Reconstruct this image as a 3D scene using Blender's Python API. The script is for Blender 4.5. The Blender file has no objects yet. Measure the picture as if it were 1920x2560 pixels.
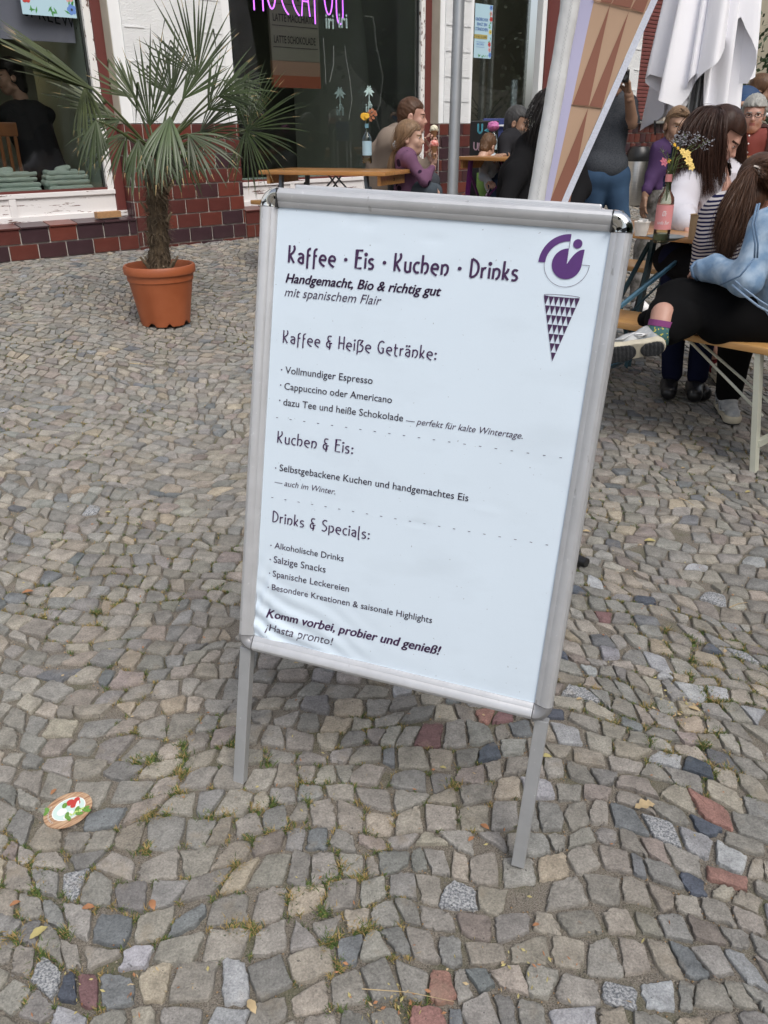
import bpy, bmesh, math, random
import numpy as np
from mathutils import Vector, Matrix, Quaternion
random.seed(7); RNG = np.random.default_rng(11)
R = math.radians
SC = bpy.context.scene; COL = SC.collection
# ------------------------------------------------------------------ camera, sky, sun, exposure
FPX, PITCH, ROLL, CH = 2030.2, 0.4385, -0.0076, 1.2908
_c, _s = math.cos(PITCH), math.sin(PITCH)
_fw = Vector((0, _c, -_s)); _up = Vector((0, _s, _c)); _rt = Vector((1, 0, 0))
RT = _rt*math.cos(ROLL) + _up*math.sin(ROLL); UP = -_rt*math.sin(ROLL) + _up*math.cos(ROLL); FW = _fw
cam = bpy.data.cameras.new('camera'); camo = bpy.data.objects.new('camera', cam); COL.objects.link(camo)
cam.sensor_fit = 'VERTICAL'; cam.sensor_height = 36.0; cam.lens = FPX/2560*36.0
cam.clip_start = 0.05; cam.clip_end = 400
m = Matrix((RT, UP, -FW)).transposed().to_4x4(); m.translation = Vector((0, 0, CH)); camo.matrix_world = m
SC.camera = camo
SUN_EL, SUN_AZ = R(52), R(150)
w = bpy.data.worlds.new('World'); SC.world = w; w.use_nodes = True
nt = w.node_tree; bg = nt.nodes['Background']
sky = nt.nodes.new('ShaderNodeTexSky'); sky.sky_type = 'NISHITA'; sky.sun_disc = False
sky.sun_elevation = SUN_EL; sky.sun_rotation = SUN_AZ; sky.dust_density = 4.0; sky.air_density = 1.0
hs = nt.nodes.new('ShaderNodeHueSaturation'); hs.inputs['Saturation'].default_value = 0.50
nt.links.new(sky.outputs[0], hs.inputs['Color']); nt.links.new(hs.outputs[0], bg.inputs[0])
bg.inputs[1].default_value = 0.15
sl = bpy.data.lights.new('sun', 'SUN'); sl.energy = 1.1; sl.angle = R(36); sl.color = (1, .965, .91)
so = bpy.data.objects.new('sun', sl); COL.objects.link(so)
sd = Vector((math.sin(SUN_AZ)*math.cos(SUN_EL), math.cos(SUN_AZ)*math.cos(SUN_EL), math.sin(SUN_EL)))
so.rotation_euler = sd.to_track_quat('Z', 'Y').to_euler()
vs = SC.view_settings; vs.view_transform = 'Standard'; vs.look = 'None'; vs.exposure = 0.38; vs.gamma = 1
vs.use_curve_mapping = False
SC.cycles.use_denoising = True
SC.cycles.max_bounces = 8; SC.cycles.transparent_max_bounces = 12

# ------------------------------------------------------------------ the lie of the place
BX, BY, BYAW, BLEAN = -0.0325, 1.2391, -0.3315, 0.1868
FY = 0.7293; U = Vector((math.cos(FY), math.sin(FY), 0)); N = Vector((math.sin(FY), -math.cos(FY), 0))
O = Vector((-1.24, 7.2, 0)); CAMP = Vector((0, 0, CH))
def G(x, y):                                   # the pavement falls away from the facade
    s = -(x*N.x + (y-BY)*N.y)
    s = max(-7.0, min(5.6, s))
    return .05*s + (.0075*s*s if s > 0 else 0)
def ray(px, py): return RT*((px-960)/FPX) - UP*((py-1280)/FPX) + FW
def at(px, py, D):
    d = ray(px, py); return CAMP + d*(D/d.y)
def onz(px, py, dz=0.0):
    d = ray(px, py); lo, hi = .3, 40
    for i in range(50):
        mm = (lo+hi)/2; p = CAMP + d*mm
        if p.z > G(p.x, p.y)+dz: lo = mm
        else: hi = mm
    return CAMP + d*lo
def UN(u, n, z=0.0): return O + U*u + N*n + Vector((0, 0, z))
def unof(p): q = p-O; return q.dot(U), q.dot(N)
def FU(px, py, n=0.0):
    d = ray(px, py); t = ((O-CAMP).dot(N)+n)/d.dot(N); p = CAMP+d*t; return (p-O).dot(U), p.z

# ------------------------------------------------------------------ materials
MATS = {}
def mat(name, col, rough=.6, metal=0.0, var=0.0, scale=8.0, bump=0.0, bscale=None, spec=None, col2=None, detail=4.0,
        emit=None, estr=0.0, alpha=None, sheen=0.0, coat=0.0, attr=None, stretch=None):
    if name in MATS: return MATS[name]
    mt = bpy.data.materials.new(name); mt.use_nodes = True; t = mt.node_tree; b = t.nodes['Principled BSDF']
    b.inputs['Base Color'].default_value = (*col, 1); b.inputs['Roughness'].default_value = rough
    b.inputs['Metallic'].default_value = metal
    if spec is not None: b.inputs['Specular IOR Level'].default_value = spec
    if coat: b.inputs['Coat Weight'].default_value = coat; b.inputs['Coat Roughness'].default_value = .15
    pass
    tc = t.nodes.new('ShaderNodeTexCoord'); src = tc.outputs['Object']
    if stretch:
        mp = t.nodes.new('ShaderNodeMapping'); mp.inputs['Scale'].default_value = stretch
        t.links.new(src, mp.inputs[0]); src = mp.outputs[0]
    if attr:
        a = t.nodes.new('ShaderNodeAttribute'); a.attribute_name = attr; base = a.outputs['Color']
        t.links.new(base, b.inputs['Base Color'])
    else: base = None
    if var > 0 or col2:
        n = t.nodes.new('ShaderNodeTexNoise'); n.inputs['Scale'].default_value = scale; n.inputs['Detail'].default_value = detail
        t.links.new(src, n.inputs['Vector'])
        if col2:
            rp = t.nodes.new('ShaderNodeValToRGB'); rp.color_ramp.elements[0].position = .38; rp.color_ramp.elements[1].position = .62
            rp.color_ramp.elements[0].color = (*col, 1); rp.color_ramp.elements[1].color = (*col2, 1)
            t.links.new(n.outputs['Fac'], rp.inputs[0]); t.links.new(rp.outputs[0], b.inputs['Base Color'])
        else:
            mr = t.nodes.new('ShaderNodeMapRange'); mr.inputs[1].default_value = .25; mr.inputs[2].default_value = .75
            mr.inputs[3].default_value = 1-var; mr.inputs[4].default_value = 1+var
            t.links.new(n.outputs['Fac'], mr.inputs[0])
            mx = t.nodes.new('ShaderNodeVectorMath'); mx.operation = 'SCALE'
            if base: t.links.new(base, mx.inputs[0])
            else: mx.inputs[0].default_value = col
            t.links.new(mr.outputs[0], mx.inputs['Scale']); t.links.new(mx.outputs[0], b.inputs['Base Color'])
    if bump > 0:
        n2 = t.nodes.new('ShaderNodeTexNoise'); n2.inputs['Scale'].default_value = bscale or scale*4; n2.inputs['Detail'].default_value = 5
        t.links.new(src, n2.inputs['Vector'])
        bp = t.nodes.new('ShaderNodeBump'); bp.inputs['Strength'].default_value = 1; bp.inputs['Distance'].default_value = bump
        t.links.new(n2.outputs['Fac'], bp.inputs['Height']); t.links.new(bp.outputs[0], b.inputs['Normal'])
    if emit: b.inputs['Emission Color'].default_value = (*emit, 1); b.inputs['Emission Strength'].default_value = estr
    MATS[name] = mt; return mt
def chipped(name, paint, under, scale=14, thr=.56, stretch=None, rough=.6):
    mt = mat(name, paint, rough, bump=.0008, bscale=60); t = mt.node_tree; b = t.nodes['Principled BSDF']
    n = t.nodes.new('ShaderNodeTexNoise'); n.inputs['Scale'].default_value = scale; n.inputs['Detail'].default_value = 9; n.inputs['Roughness'].default_value = .68
    tc = t.nodes.new('ShaderNodeTexCoord'); mp = t.nodes.new('ShaderNodeMapping'); mp.inputs['Scale'].default_value = stretch or (1, 1, 1)
    t.links.new(tc.outputs['Object'], mp.inputs[0]); t.links.new(mp.outputs[0], n.inputs['Vector'])
    rp = t.nodes.new('ShaderNodeValToRGB'); e = rp.color_ramp.elements; e[0].position = thr; e[1].position = thr+.02
    e[0].color = (*paint, 1); e[1].color = (*under, 1); t.links.new(n.outputs['Fac'], rp.inputs[0]); t.links.new(rp.outputs[0], b.inputs['Base Color'])
    return mt
def glassmat(name, tint=(1, 1, 1), refl=1.0):
    mt = bpy.data.materials.new(name); mt.use_nodes = True; t = mt.node_tree
    for n in list(t.nodes):
        if n.type == 'BSDF_PRINCIPLED': t.nodes.remove(n)
    out = [n for n in t.nodes if n.type == 'OUTPUT_MATERIAL'][0]
    tr = t.nodes.new('ShaderNodeBsdfTransparent'); tr.inputs[0].default_value = (*tint, 1)
    gl = t.nodes.new('ShaderNodeBsdfGlossy'); gl.inputs['Roughness'].default_value = .015
    fr = t.nodes.new('ShaderNodeFresnel'); fr.inputs['IOR'].default_value = 1.52
    ml = t.nodes.new('ShaderNodeMath'); ml.operation = 'MULTIPLY'; ml.inputs[1].default_value = refl
    mx = t.nodes.new('ShaderNodeMixShader'); t.links.new(fr.outputs[0], ml.inputs[0]); t.links.new(ml.outputs[0], mx.inputs[0])
    t.links.new(tr.outputs[0], mx.inputs[1]); t.links.new(gl.outputs[0], mx.inputs[2]); t.links.new(mx.outputs[0], out.inputs[0])
    MATS[name] = mt; return mt

# ------------------------------------------------------------------ mesh helpers
def tag(o, label=None, cat=None, group=None, kind=None):
    if label: o['label'] = label
    if cat: o['category'] = cat
    if group: o['group'] = group
    if kind: o['kind'] = kind
    return o
def empty(name, loc=(0, 0, 0), rz=0.0, **k):
    o = bpy.data.objects.new(name, None); COL.objects.link(o); o.location = loc; o.rotation_euler = (0, 0, rz)
    o.empty_display_size = .05
    return tag(o, **k)
class MB:
    """collects geometry; build() links one mesh object (children are given in the parent's space)"""
    def __init__(s, org=None): s.v = []; s.f = []; s.mi = []; s.org = Vector(org) if org is not None else Vector((0, 0, 0))
    def add(s, vs, fs, mi=0):
        o = len(s.v); s.v += [tuple(Vector(v)-s.org) for v in vs]; s.f += [[i+o for i in f] for f in fs]; s.mi += [mi]*len(fs)
        return s
    def box(s, lo, hi, mi=0, M=None):
        (x0, y0, z0), (x1, y1, z1) = lo, hi
        vs = [Vector(p) for p in ((x0, y0, z0), (x1, y0, z0), (x1, y1, z0), (x0, y1, z0), (x0, y0, z1), (x1, y0, z1), (x1, y1, z1), (x0, y1, z1))]
        if M: vs = [M @ v for v in vs]
        return s.add(vs, [[0, 3, 2, 1], [4, 5, 6, 7], [0, 1, 5, 4], [1, 2, 6, 5], [2, 3, 7, 6], [3, 0, 4, 7]], mi)
    def bbox(s, lo, hi, r=.004, mi=0, M=None):
        """box with chamfered edges"""
        bm = bmesh.new(); bmesh.ops.create_cube(bm, size=1)
        for v in bm.verts:
            v.co = Vector([(lo[i]+hi[i])/2+v.co[i]*(hi[i]-lo[i]) for i in range(3)])
        r = min(r, min(hi[i]-lo[i] for i in range(3))*.45)
        bmesh.ops.bevel(bm, geom=list(bm.edges), offset=r, segments=2, affect='EDGES', profile=.6)
        bm.verts.index_update(); vs = [M @ v.co if M else v.co.copy() for v in bm.verts]
        s.add(vs, [[v.index for v in f.verts] for f in bm.faces], mi); bm.free(); return s
    def beam(s, a, b, wx, wy, upv=(0, 0, 1), mi=0, r=0.0, ext=0.0):
        a = Vector(a); b = Vector(b); z = (b-a); L = z.length; z = z.normalized()
        x = Vector(upv).cross(z)
        if x.length < 1e-3: x = Vector((1, 0, 0)).cross(z)
        x.normalize(); y = z.cross(x); M = Matrix((x, y, z)).transposed().to_4x4(); M.translation = a
        if r: return s.bbox((-wx/2, -wy/2, -ext), (wx/2, wy/2, L+ext), r, mi, M)
        return s.box((-wx/2, -wy/2, -ext), (wx/2, wy/2, L+ext), mi, M)
    def tube(s, pts, rad, n=8, mi=0, cap=True):
        pts = [Vector(p) for p in pts]
        rs = rad if isinstance(rad, (list, tuple)) else [rad]*len(pts)
        o = len(s.v); t0 = (pts[1]-pts[0]).normalized(); x = t0.orthogonal().normalized(); k = len(pts)
        for i, p in enumerate(pts):
            t = (pts[min(i+1, k-1)]-pts[max(i-1, 0)]); t = t.normalized() if t.length > 1e-9 else t0
            x = (x-t*x.dot(t)); x = x.normalized() if x.length > 1e-6 else t.orthogonal().normalized(); y = t.cross(x)
            for j in range(n):
                a = 2*math.pi*j/n; s.v.append(tuple(p+(x*math.cos(a)+y*math.sin(a))*rs[i]-s.org))
        for i in range(k-1):
            for j in range(n):
                s.f.append([o+i*n+j, o+i*n+(j+1) % n, o+(i+1)*n+(j+1) % n, o+(i+1)*n+j]); s.mi.append(mi)
        if cap:
            s.f.append([o+j for j in range(n)][::-1]); s.f.append([o+(k-1)*n+j for j in range(n)]); s.mi += [mi, mi]
        return s
    def lathe(s, prof, c=(0, 0, 0), n=24, mi=0, M=None):
        c = Vector(c); o = len(s.v); k = len(prof)
        for (r, z) in prof:
            for j in range(n):
                a = 2*math.pi*j/n; p = Vector((r*math.cos(a), r*math.sin(a), z))
                p = (M @ p) if M else p+c
                s.v.append(tuple(p-s.org))
        for i in range(k-1):
            for j in range(n):
                s.f.append([o+i*n+j, o+i*n+(j+1) % n, o+(i+1)*n+(j+1) % n, o+(i+1)*n+j]); s.mi.append(mi)
        if prof[0][0] > 1e-6: s.f.append([o+j for j in range(n)][::-1]); s.mi.append(mi)
        if prof[-1][0] > 1e-6: s.f.append([o+(k-1)*n+j for j in range(n)]); s.mi.append(mi)
        return s
    def prism(s, poly, d, M=None, mi=0):
        """poly: list of (x, z); extruded by d along +y"""
        n = len(poly); vs = [Vector((x, 0, z)) for x, z in poly]+[Vector((x, d, z)) for x, z in poly]
        if M: vs = [M @ v for v in vs]
        return s.add(vs, [list(range(n)), [n+i for i in range(n)][::-1]]+[[i, n+i, n+(i+1) % n, (i+1) % n] for i in range(n)], mi)
    def build(s, name, m, parent=None, smooth=False, label=None, **k):
        me = bpy.data.meshes.new(name); me.from_pydata(s.v, [], s.f); me.update()
        for x in (m if isinstance(m, (list, tuple)) else [m]): me.materials.append(x)
        if isinstance(m, (list, tuple)) and len(m) > 1: me.polygons.foreach_set('material_index', s.mi)
        if smooth:
            me.polygons.foreach_set('use_smooth', [True]*len(me.polygons))
            if smooth != 'all': me.set_sharp_from_angle(angle=R(smooth if not isinstance(smooth, bool) else 38))
        o = bpy.data.objects.new(name, me); COL.objects.link(o)
        if parent: o.parent = parent
        else: o.location = s.org
        return tag(o, label, **k)
def obj_mesh(name, vs, fs, m, parent=None, smooth=True, mi=None, **k):
    b = MB(); b.v = [tuple(v) for v in vs]; b.f = [list(f) for f in fs]; b.mi = list(mi) if mi is not None else [0]*len(b.f)
    return b.build(name, m, parent, smooth='all' if smooth else False, **k)

# ------------------------------------------------------------------ signed-distance bodies (one continuous surface each)
def snet(fn, lo, hi, h):
    lo = np.array(lo, float); hi = np.array(hi, float); n = np.maximum(((hi-lo)/h).astype(int)+1, 4)
    ax = [lo[i]+np.arange(n[i])*h for i in range(3)]
    X, Y, Z = np.meshgrid(*ax, indexing='ij', sparse=False)
    V = fn(X.astype(np.float32), Y.astype(np.float32), Z.astype(np.float32))
    ins = V < 0; c = ins[:-1, :-1, :-1].astype(np.int8)*0
    for dx in (0, 1):
        for dy in (0, 1):
            for dz in (0, 1): c = c+ins[dx:n[0]-1+dx, dy:n[1]-1+dy, dz:n[2]-1+dz]
    act = (c > 0) & (c < 8); idx = np.argwhere(act)
    if len(idx) == 0: return np.zeros((0, 3)), []
    num = np.full(act.shape, -1, np.int64); num[act] = np.arange(len(idx))
    P = np.zeros((len(idx), 3)); W = np.zeros(len(idx)); i, j, k = idx.T
    cor = [(a, b, d) for a in (0, 1) for b in (0, 1) for d in (0, 1)]
    for a in cor:
        for axn in range(3):
            if a[axn]: continue
            b = list(a); b[axn] = 1
            va = V[i+a[0], j+a[1], k+a[2]]; vb = V[i+b[0], j+b[1], k+b[2]]; cr = (va < 0) != (vb < 0)
            t = np.where(cr, va/np.where(cr, va-vb, 1), 0)
            p = np.array(a, float)[None, :].repeat(len(idx), 0); p[:, axn] += t
            P[cr] += p[cr]; W[cr] += 1
    P = (P/W[:, None]+idx)*h+lo
    F = []
    for axn in range(3):
        sl0 = [slice(None)]*3; sl1 = [slice(None)]*3; sl0[axn] = slice(0, -1); sl1[axn] = slice(1, None)
        a = ins[tuple(sl0)]; b = ins[tuple(sl1)]; e = np.argwhere(a != b); u, v = [q for q in range(3) if q != axn]
        e = e[(e[:, u] > 0) & (e[:, v] > 0) & (e[:, u] < n[u]-1) & (e[:, v] < n[v]-1)]
        if len(e) == 0: continue
        def cell(du, dv):
            q = e.copy(); q[:, u] -= du; q[:, v] -= dv; return num[q[:, 0], q[:, 1], q[:, 2]]
        q = np.stack([cell(0, 0), cell(1, 0), cell(1, 1), cell(0, 1)], 1)
        flip = a[e[:, 0], e[:, 1], e[:, 2]] ^ (axn == 1)
        q[~flip] = q[~flip][:, ::-1]; F.append(q)
    F = np.concatenate(F); F = F[(F >= 0).all(1)]
    return P, F[:, ::-1].tolist()
def sd_cap(X, Y, Z, a, b, ra, rb):
    a = np.array(a, np.float32); b = np.array(b, np.float32); d = b-a; L = float(d@d)+1e-12
    t = np.clip(((X-a[0])*d[0]+(Y-a[1])*d[1]+(Z-a[2])*d[2])/L, 0, 1)
    return np.sqrt((X-a[0]-t*d[0])**2+(Y-a[1]-t*d[1])**2+(Z-a[2]-t*d[2])**2)-(ra+(rb-ra)*t)
def sd_ell(X, Y, Z, c, r, M=None):
    x, y, z = X-c[0], Y-c[1], Z-c[2]
    if M is not None:
        a = np.array(M, np.float32); x, y, z = (a[0, 0]*x+a[1, 0]*y+a[2, 0]*z, a[0, 1]*x+a[1, 1]*y+a[2, 1]*z, a[0, 2]*x+a[1, 2]*y+a[2, 2]*z)
    k0 = np.sqrt((x/r[0])**2+(y/r[1])**2+(z/r[2])**2); k1 = np.sqrt((x/r[0]**2)**2+(y/r[1]**2)**2+(z/r[2]**2)**2)+1e-9
    return k0*(k0-1)/k1
def smin(a, b, k): h = np.clip(.5+.5*(b-a)/k, 0, 1); return b*(1-h)+a*h-k*h*(1-h)
def prims_fn(prims, k=.03, wr=0.0, ws=30.0, seed=0.0):
    def fn(X, Y, Z):
        d = None
        for p in prims:
            if p[0] == 'c': q = sd_cap(X, Y, Z, *p[1:5])
            elif p[0] == 'e': q = sd_ell(X, Y, Z, p[1], p[2], p[3] if len(p) > 3 else None)
            elif p[0] == '-c': d = -smin(-d, sd_cap(X, Y, Z, *p[1:5]), k*.4) if False else np.maximum(d, -sd_cap(X, Y, Z, *p[1:5])); continue
            elif p[0] == '-e':
                d = -smin(-d, sd_ell(X, Y, Z, p[1], p[2], p[3] if len(p) > 3 else None), .006); continue
            d = q if d is None else smin(d, q, k)
        if wr:
            w_ = ws*.55; A = w_*(.55*X+.25*Y+1.05*Z)+1.8*np.sin(X*w_*.7+seed)+1.3*np.sin(Y*w_*.9+Z*w_*.35+seed*2); B = w_*(-.8*X+.5*Y+.75*Z)+1.6*np.sin(Z*w_*.6+seed*3)+1.2*np.sin(X*w_*.8+seed)
            mk = .55+.45*np.sin(X*w_*.43+Z*w_*.37+seed*5); d = d+wr*1.5*((np.abs(np.sin(A))**.7-.6)*mk+(np.abs(np.sin(B))**.7-.6)*(1-mk)*.9)
        return d
    return fn
def bounds(prims, pad=.03):
    lo = np.full(3, 9e9); hi = -lo
    for p in prims:
        if p[0] == 'c':
            for q, r in ((p[1], p[3]), (p[2], p[4])): lo = np.minimum(lo, np.array(q)-r); hi = np.maximum(hi, np.array(q)+r)
        elif p[0] == 'e': r = max(p[2]); lo = np.minimum(lo, np.array(p[1])-r); hi = np.maximum(hi, np.array(p[1])+r)
    return lo-pad, hi+pad
def sdf(prims, res=.012, k=.03, wr=0.0, ws=30.0, seed=0.0):
    lo, hi = bounds(prims); return snet(prims_fn(prims, k, wr, ws, seed), lo, hi, res)
def v3(v): return np.array(v, float)

# ------------------------------------------------------------------ writing
def text_mesh(s, size=1.0, bold=0.0, shear=0.0, spacing=1.0, res=3):
    bold_ = max(bold, 0); bold = 0.0
    cu = bpy.data.curves.new('t', 'FONT'); cu.body = s; cu.size = size; cu.offset = bold; cu.shear = shear
    cu.space_character = spacing; cu.resolution_u = res; cu.fill_mode = 'FRONT'
    o = bpy.data.objects.new('t', cu); COL.objects.link(o)
    dg = bpy.context.evaluated_depsgraph_get(); me = bpy.data.meshes.new_from_object(o.evaluated_get(dg))
    v = [tuple(q.co) for q in me.vertices]; f = [list(p.vertices) for p in me.polygons]
    bpy.data.objects.remove(o); bpy.data.curves.remove(cu); bpy.data.meshes.remove(me)
    if bold_:
        n = len(v); vv, ff = list(v), list(f)
        for k, (dx, dy) in enumerate(((bold_, 0), (-bold_, 0), (0, bold_*.6), (0, -bold_*.6))):
            ff += [[a+len(vv) for a in q] for q in f]; vv += [(a+dx, b+dy, (k+1)*1.0) for a, b, c in v]
        v, f = vv, ff
    return v, f
def arc(cx, cy, rx, ry, a0, a1, n=10):
    return [(cx+rx*math.cos(R(a0+(a1-a0)*i/n)), cy+ry*math.sin(R(a0+(a1-a0)*i/n))) for i in range(n+1)]
def bez(p0, p1, p2, n=8): return [((1-t)**2*p0[0]+2*t*(1-t)*p1[0]+t*t*p2[0], (1-t)**2*p0[1]+2*t*(1-t)*p1[1]+t*t*p2[1]) for t in [i/n for i in range(n+1)]]
GL = {
 'K': (.50, [[(.05, 0), (.05, 1)], bez((.30, 1.0), (.47, .74), (.12, .46)), [(.1, .44), (.36, 0)]]),
 'a': (.45, [arc(.2, .42, .15, .14, 150, 0)+[(.35, .42), (.35, 0)], bez((.35, .36), (.1, .34), (.08, .18))+bez((.08, .18), (.1, .04), (.35, .0))]),
 'f': (.34, [[(.12, -.26), (.12, .72)]+arc(.26, .72, .14, .16, 180, 80), [(.12, .5), (.28, .5)]]),
 'e': (.5, [[(.07, .3), (.43, .3)]+arc(.25, .3, .18, .26, 0, 180)+bez((.07, .3), (.07, .08), (.38, -.06))]),
 'E': (.46, [[(.42, 1), (.08, 1), (.06, 0), (.4, 0)], [(.07, .58), (.36, .58)]]),
 'i': (.18, [[(.09, 0), (.09, .6)], 'dot.09,.8']),
 's': (.4, [arc(.2, .43, .13, .14, 35, 250, 8)[:7]+bez((.12, .33), (.36, .24), (.3, .1))+bez((.3, .1), (.24, -.03), (.05, .03))]),
 'u': (.46, [[(.08, .58), (.08, .2)]+arc(.21, .2, .13, .2, 180, 270)+[(.36, .05)], [(.36, .58), (.36, 0)]]),
 'c': (.38, [arc(.24, .29, .18, .28, 55, 305, 12)]),
 'h': (.48, [[(.08, 0), (.08, 1)], [(.08, .42)]+arc(.24, .38, .15, .18, 130, 0)+bez((.39, .38), (.4, .05), (.22, 0))]),
 'n': (.48, [[(.08, 0), (.08, .58)], [(.08, .42)]+arc(.24, .38, .15, .18, 130, 0)+bez((.39, .38), (.4, .05), (.22, 0))]),
 'D': (.52, [[(.07, 0), (.07, 1)], bez((.07, 1), (.5, .86), (.44, .4))+bez((.44, .4), (.38, .03), (.07, 0))]),
 'r': (.33, [[(.08, 0), (.08, .58)], bez((.08, .36), (.14, .6), (.29, .54))]),
 'k': (.42, [[(.07, 0), (.07, 1)], bez((.3, .62), (.28, .38), (.1, .3)), [(.1, .3), (.34, 0)]]),
 '&': (.5, [bez((.38, .9), (.1, 1.0), (.12, .72))+bez((.12, .72), (.14, .52), (.32, .52)), bez((.32, .52), (.02, .5), (.06, .2))+bez((.06, .2), (.1, .0), (.3, .06))+[(.3, .06), (.3, .38)], [(.2, .36), (.44, .36)], [(.3, .06), (.26, -.14)]]),
 'H': (.5, [[(.07, 0), (.07, 1)], [(.41, 0), (.41, 1)], [(.07, .48), (.41, .48)]]),
 'ß': (.56, [[(.1, -.26), (.1, .72)]+arc(.22, .72, .12, .14, 180, 90), [(.22, .86), (.44, .86), (.26, .5)]+bez((.26, .5), (.56, .46), (.46, .16))+bez((.46, .16), (.38, -.08), (.18, 0))]),
 'G': (.56, [arc(.31, .5, .24, .46, 50, 300, 14)+[(.43, .44), (.3, .44)]]),
 't': (.36, [[(.12, .86), (.12, .16)]+arc(.24, .16, .12, .22, 180, 300), [(.02, .56), (.3, .56)]]),
 'ä': (.45, [arc(.2, .42, .15, .14, 150, 0)+[(.35, .42), (.35, 0)], bez((.35, .36), (.1, .34), (.08, .18))+bez((.08, .18), (.1, .04), (.35, .0)), 'dot.12,.8', 'dot.3,.8']),
 ':': (.2, ['dot.1,.06', 'dot.1,.46']),
 'S': (.48, [bez((.4, .9), (.2, 1.08), (.1, .8))+bez((.1, .8), (.08, .58), (.28, .5))+bez((.28, .5), (.48, .34), (.36, .12))+bez((.36, .12), (.24, -.08), (.05, .08))]),
 'p': (.48, [[(.08, -.28), (.08, .58)], arc(.24, .3, .16, .27, 115, -115, 12)]),
 'l': (.24, [[(.08, 1), (.08, -.05)]+arc(.16, -.05, .08, .14, 180, 270)]),
 '·': (.3, ['dot.15,.42']), ' ': (.3, []),
 'M': (.62, [[(.08, 0), (.08, .95)]+bez((.08, .95), (.24, .9), (.31, .3))+bez((.31, .3), (.38, .9), (.54, .95))+[(.54, 0)]]),
 'O': (.62, [arc(.31, .5, .25, .5, 0, 360, 24)]), 'C': (.52, [bez((.46, 1), (.0, .8), (.09, .45))+bez((.09, .45), (.18, .12), (.5, 0))]),
 'A': (.54, [[(.04, 0), (.27, 1), (.5, 0)], [(.12, .3), (.42, .3)]]), 'F': (.5, [[(.08, -.12), (.08, 1), (.46, 1)], [(.08, .5), (.38, .5)]]),
 'U': (.54, [[(.08, 1), (.08, .26)]+arc(.27, .26, .19, .26, 180, 360)+[(.46, 1)]]),
}
def stroke_text(s, wid=.1, track=.04):
    """ribbon letters: verts (x, y, layer), faces, total width"""
    V, F = [], []; x0 = 0; lay = 0
    for ch in s:
        adv, strokes = GL[ch]
        for st in strokes:
            lay += 1; zz = lay % 7
            if isinstance(st, str):
                cx, cy = [float(q) for q in st[3:].split(',')]; o = len(V)
                V += [(x0+cx+wid*.85*math.cos(a), cy+wid*.85*math.sin(a), zz) for a in [math.pi*2*i/12 for i in range(12)]]; F.append([o+i for i in range(12)]); continue
            pts = [np.array(p) for p in st]; q = [pts[0]]
            for p in pts[1:]:
                if np.linalg.norm(p-q[-1]) > 1e-4: q.append(p)
            o = len(V)
            for i, p in enumerate(q):
                a = q[max(i-1, 0)]; b = q[min(i+1, len(q)-1)]
                t = (b-a)/np.linalg.norm(b-a); nn = np.array([-t[1], t[0]]); sc = 1
                if 0 < i < len(q)-1:
                    t1 = (p-a)/np.linalg.norm(p-a); sc = min(1/max(abs(t1@t), .5), 1.6)
                V.append((x0+p[0]+nn[0]*wid/2*sc, p[1]+nn[1]*wid/2*sc, zz)); V.append((x0+p[0]-nn[0]*wid/2*sc, p[1]-nn[1]*wid/2*sc, zz))
            for i in range(len(q)-1): F.append([o+2*i, o+2*i+1, o+2*i+3, o+2*i+2])
        x0 += adv+track
    return V, F, x0
def fit_write(name, vf, m, parent, place, x0, x1, y, h=None, hs_=None, z=0.0, lay=0.0, thick=False, **k):
    """scales flat letters to run from x0 to x1 with the base line at y; place(x, y, z) -> parent's space"""
    v, f = vf[0], vf[1]; xs = [p[0] for p in v]; a, b = min(xs), max(xs); sx = (x1-x0)/(b-a); sy = hs_ if hs_ else sx
    vs = [place(x0+(p[0]-a)*sx, y+p[1]*sy, z+p[2]*lay) for p in v]
    return obj_mesh(name, vs, f, m, parent, smooth=False, **k)
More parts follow.
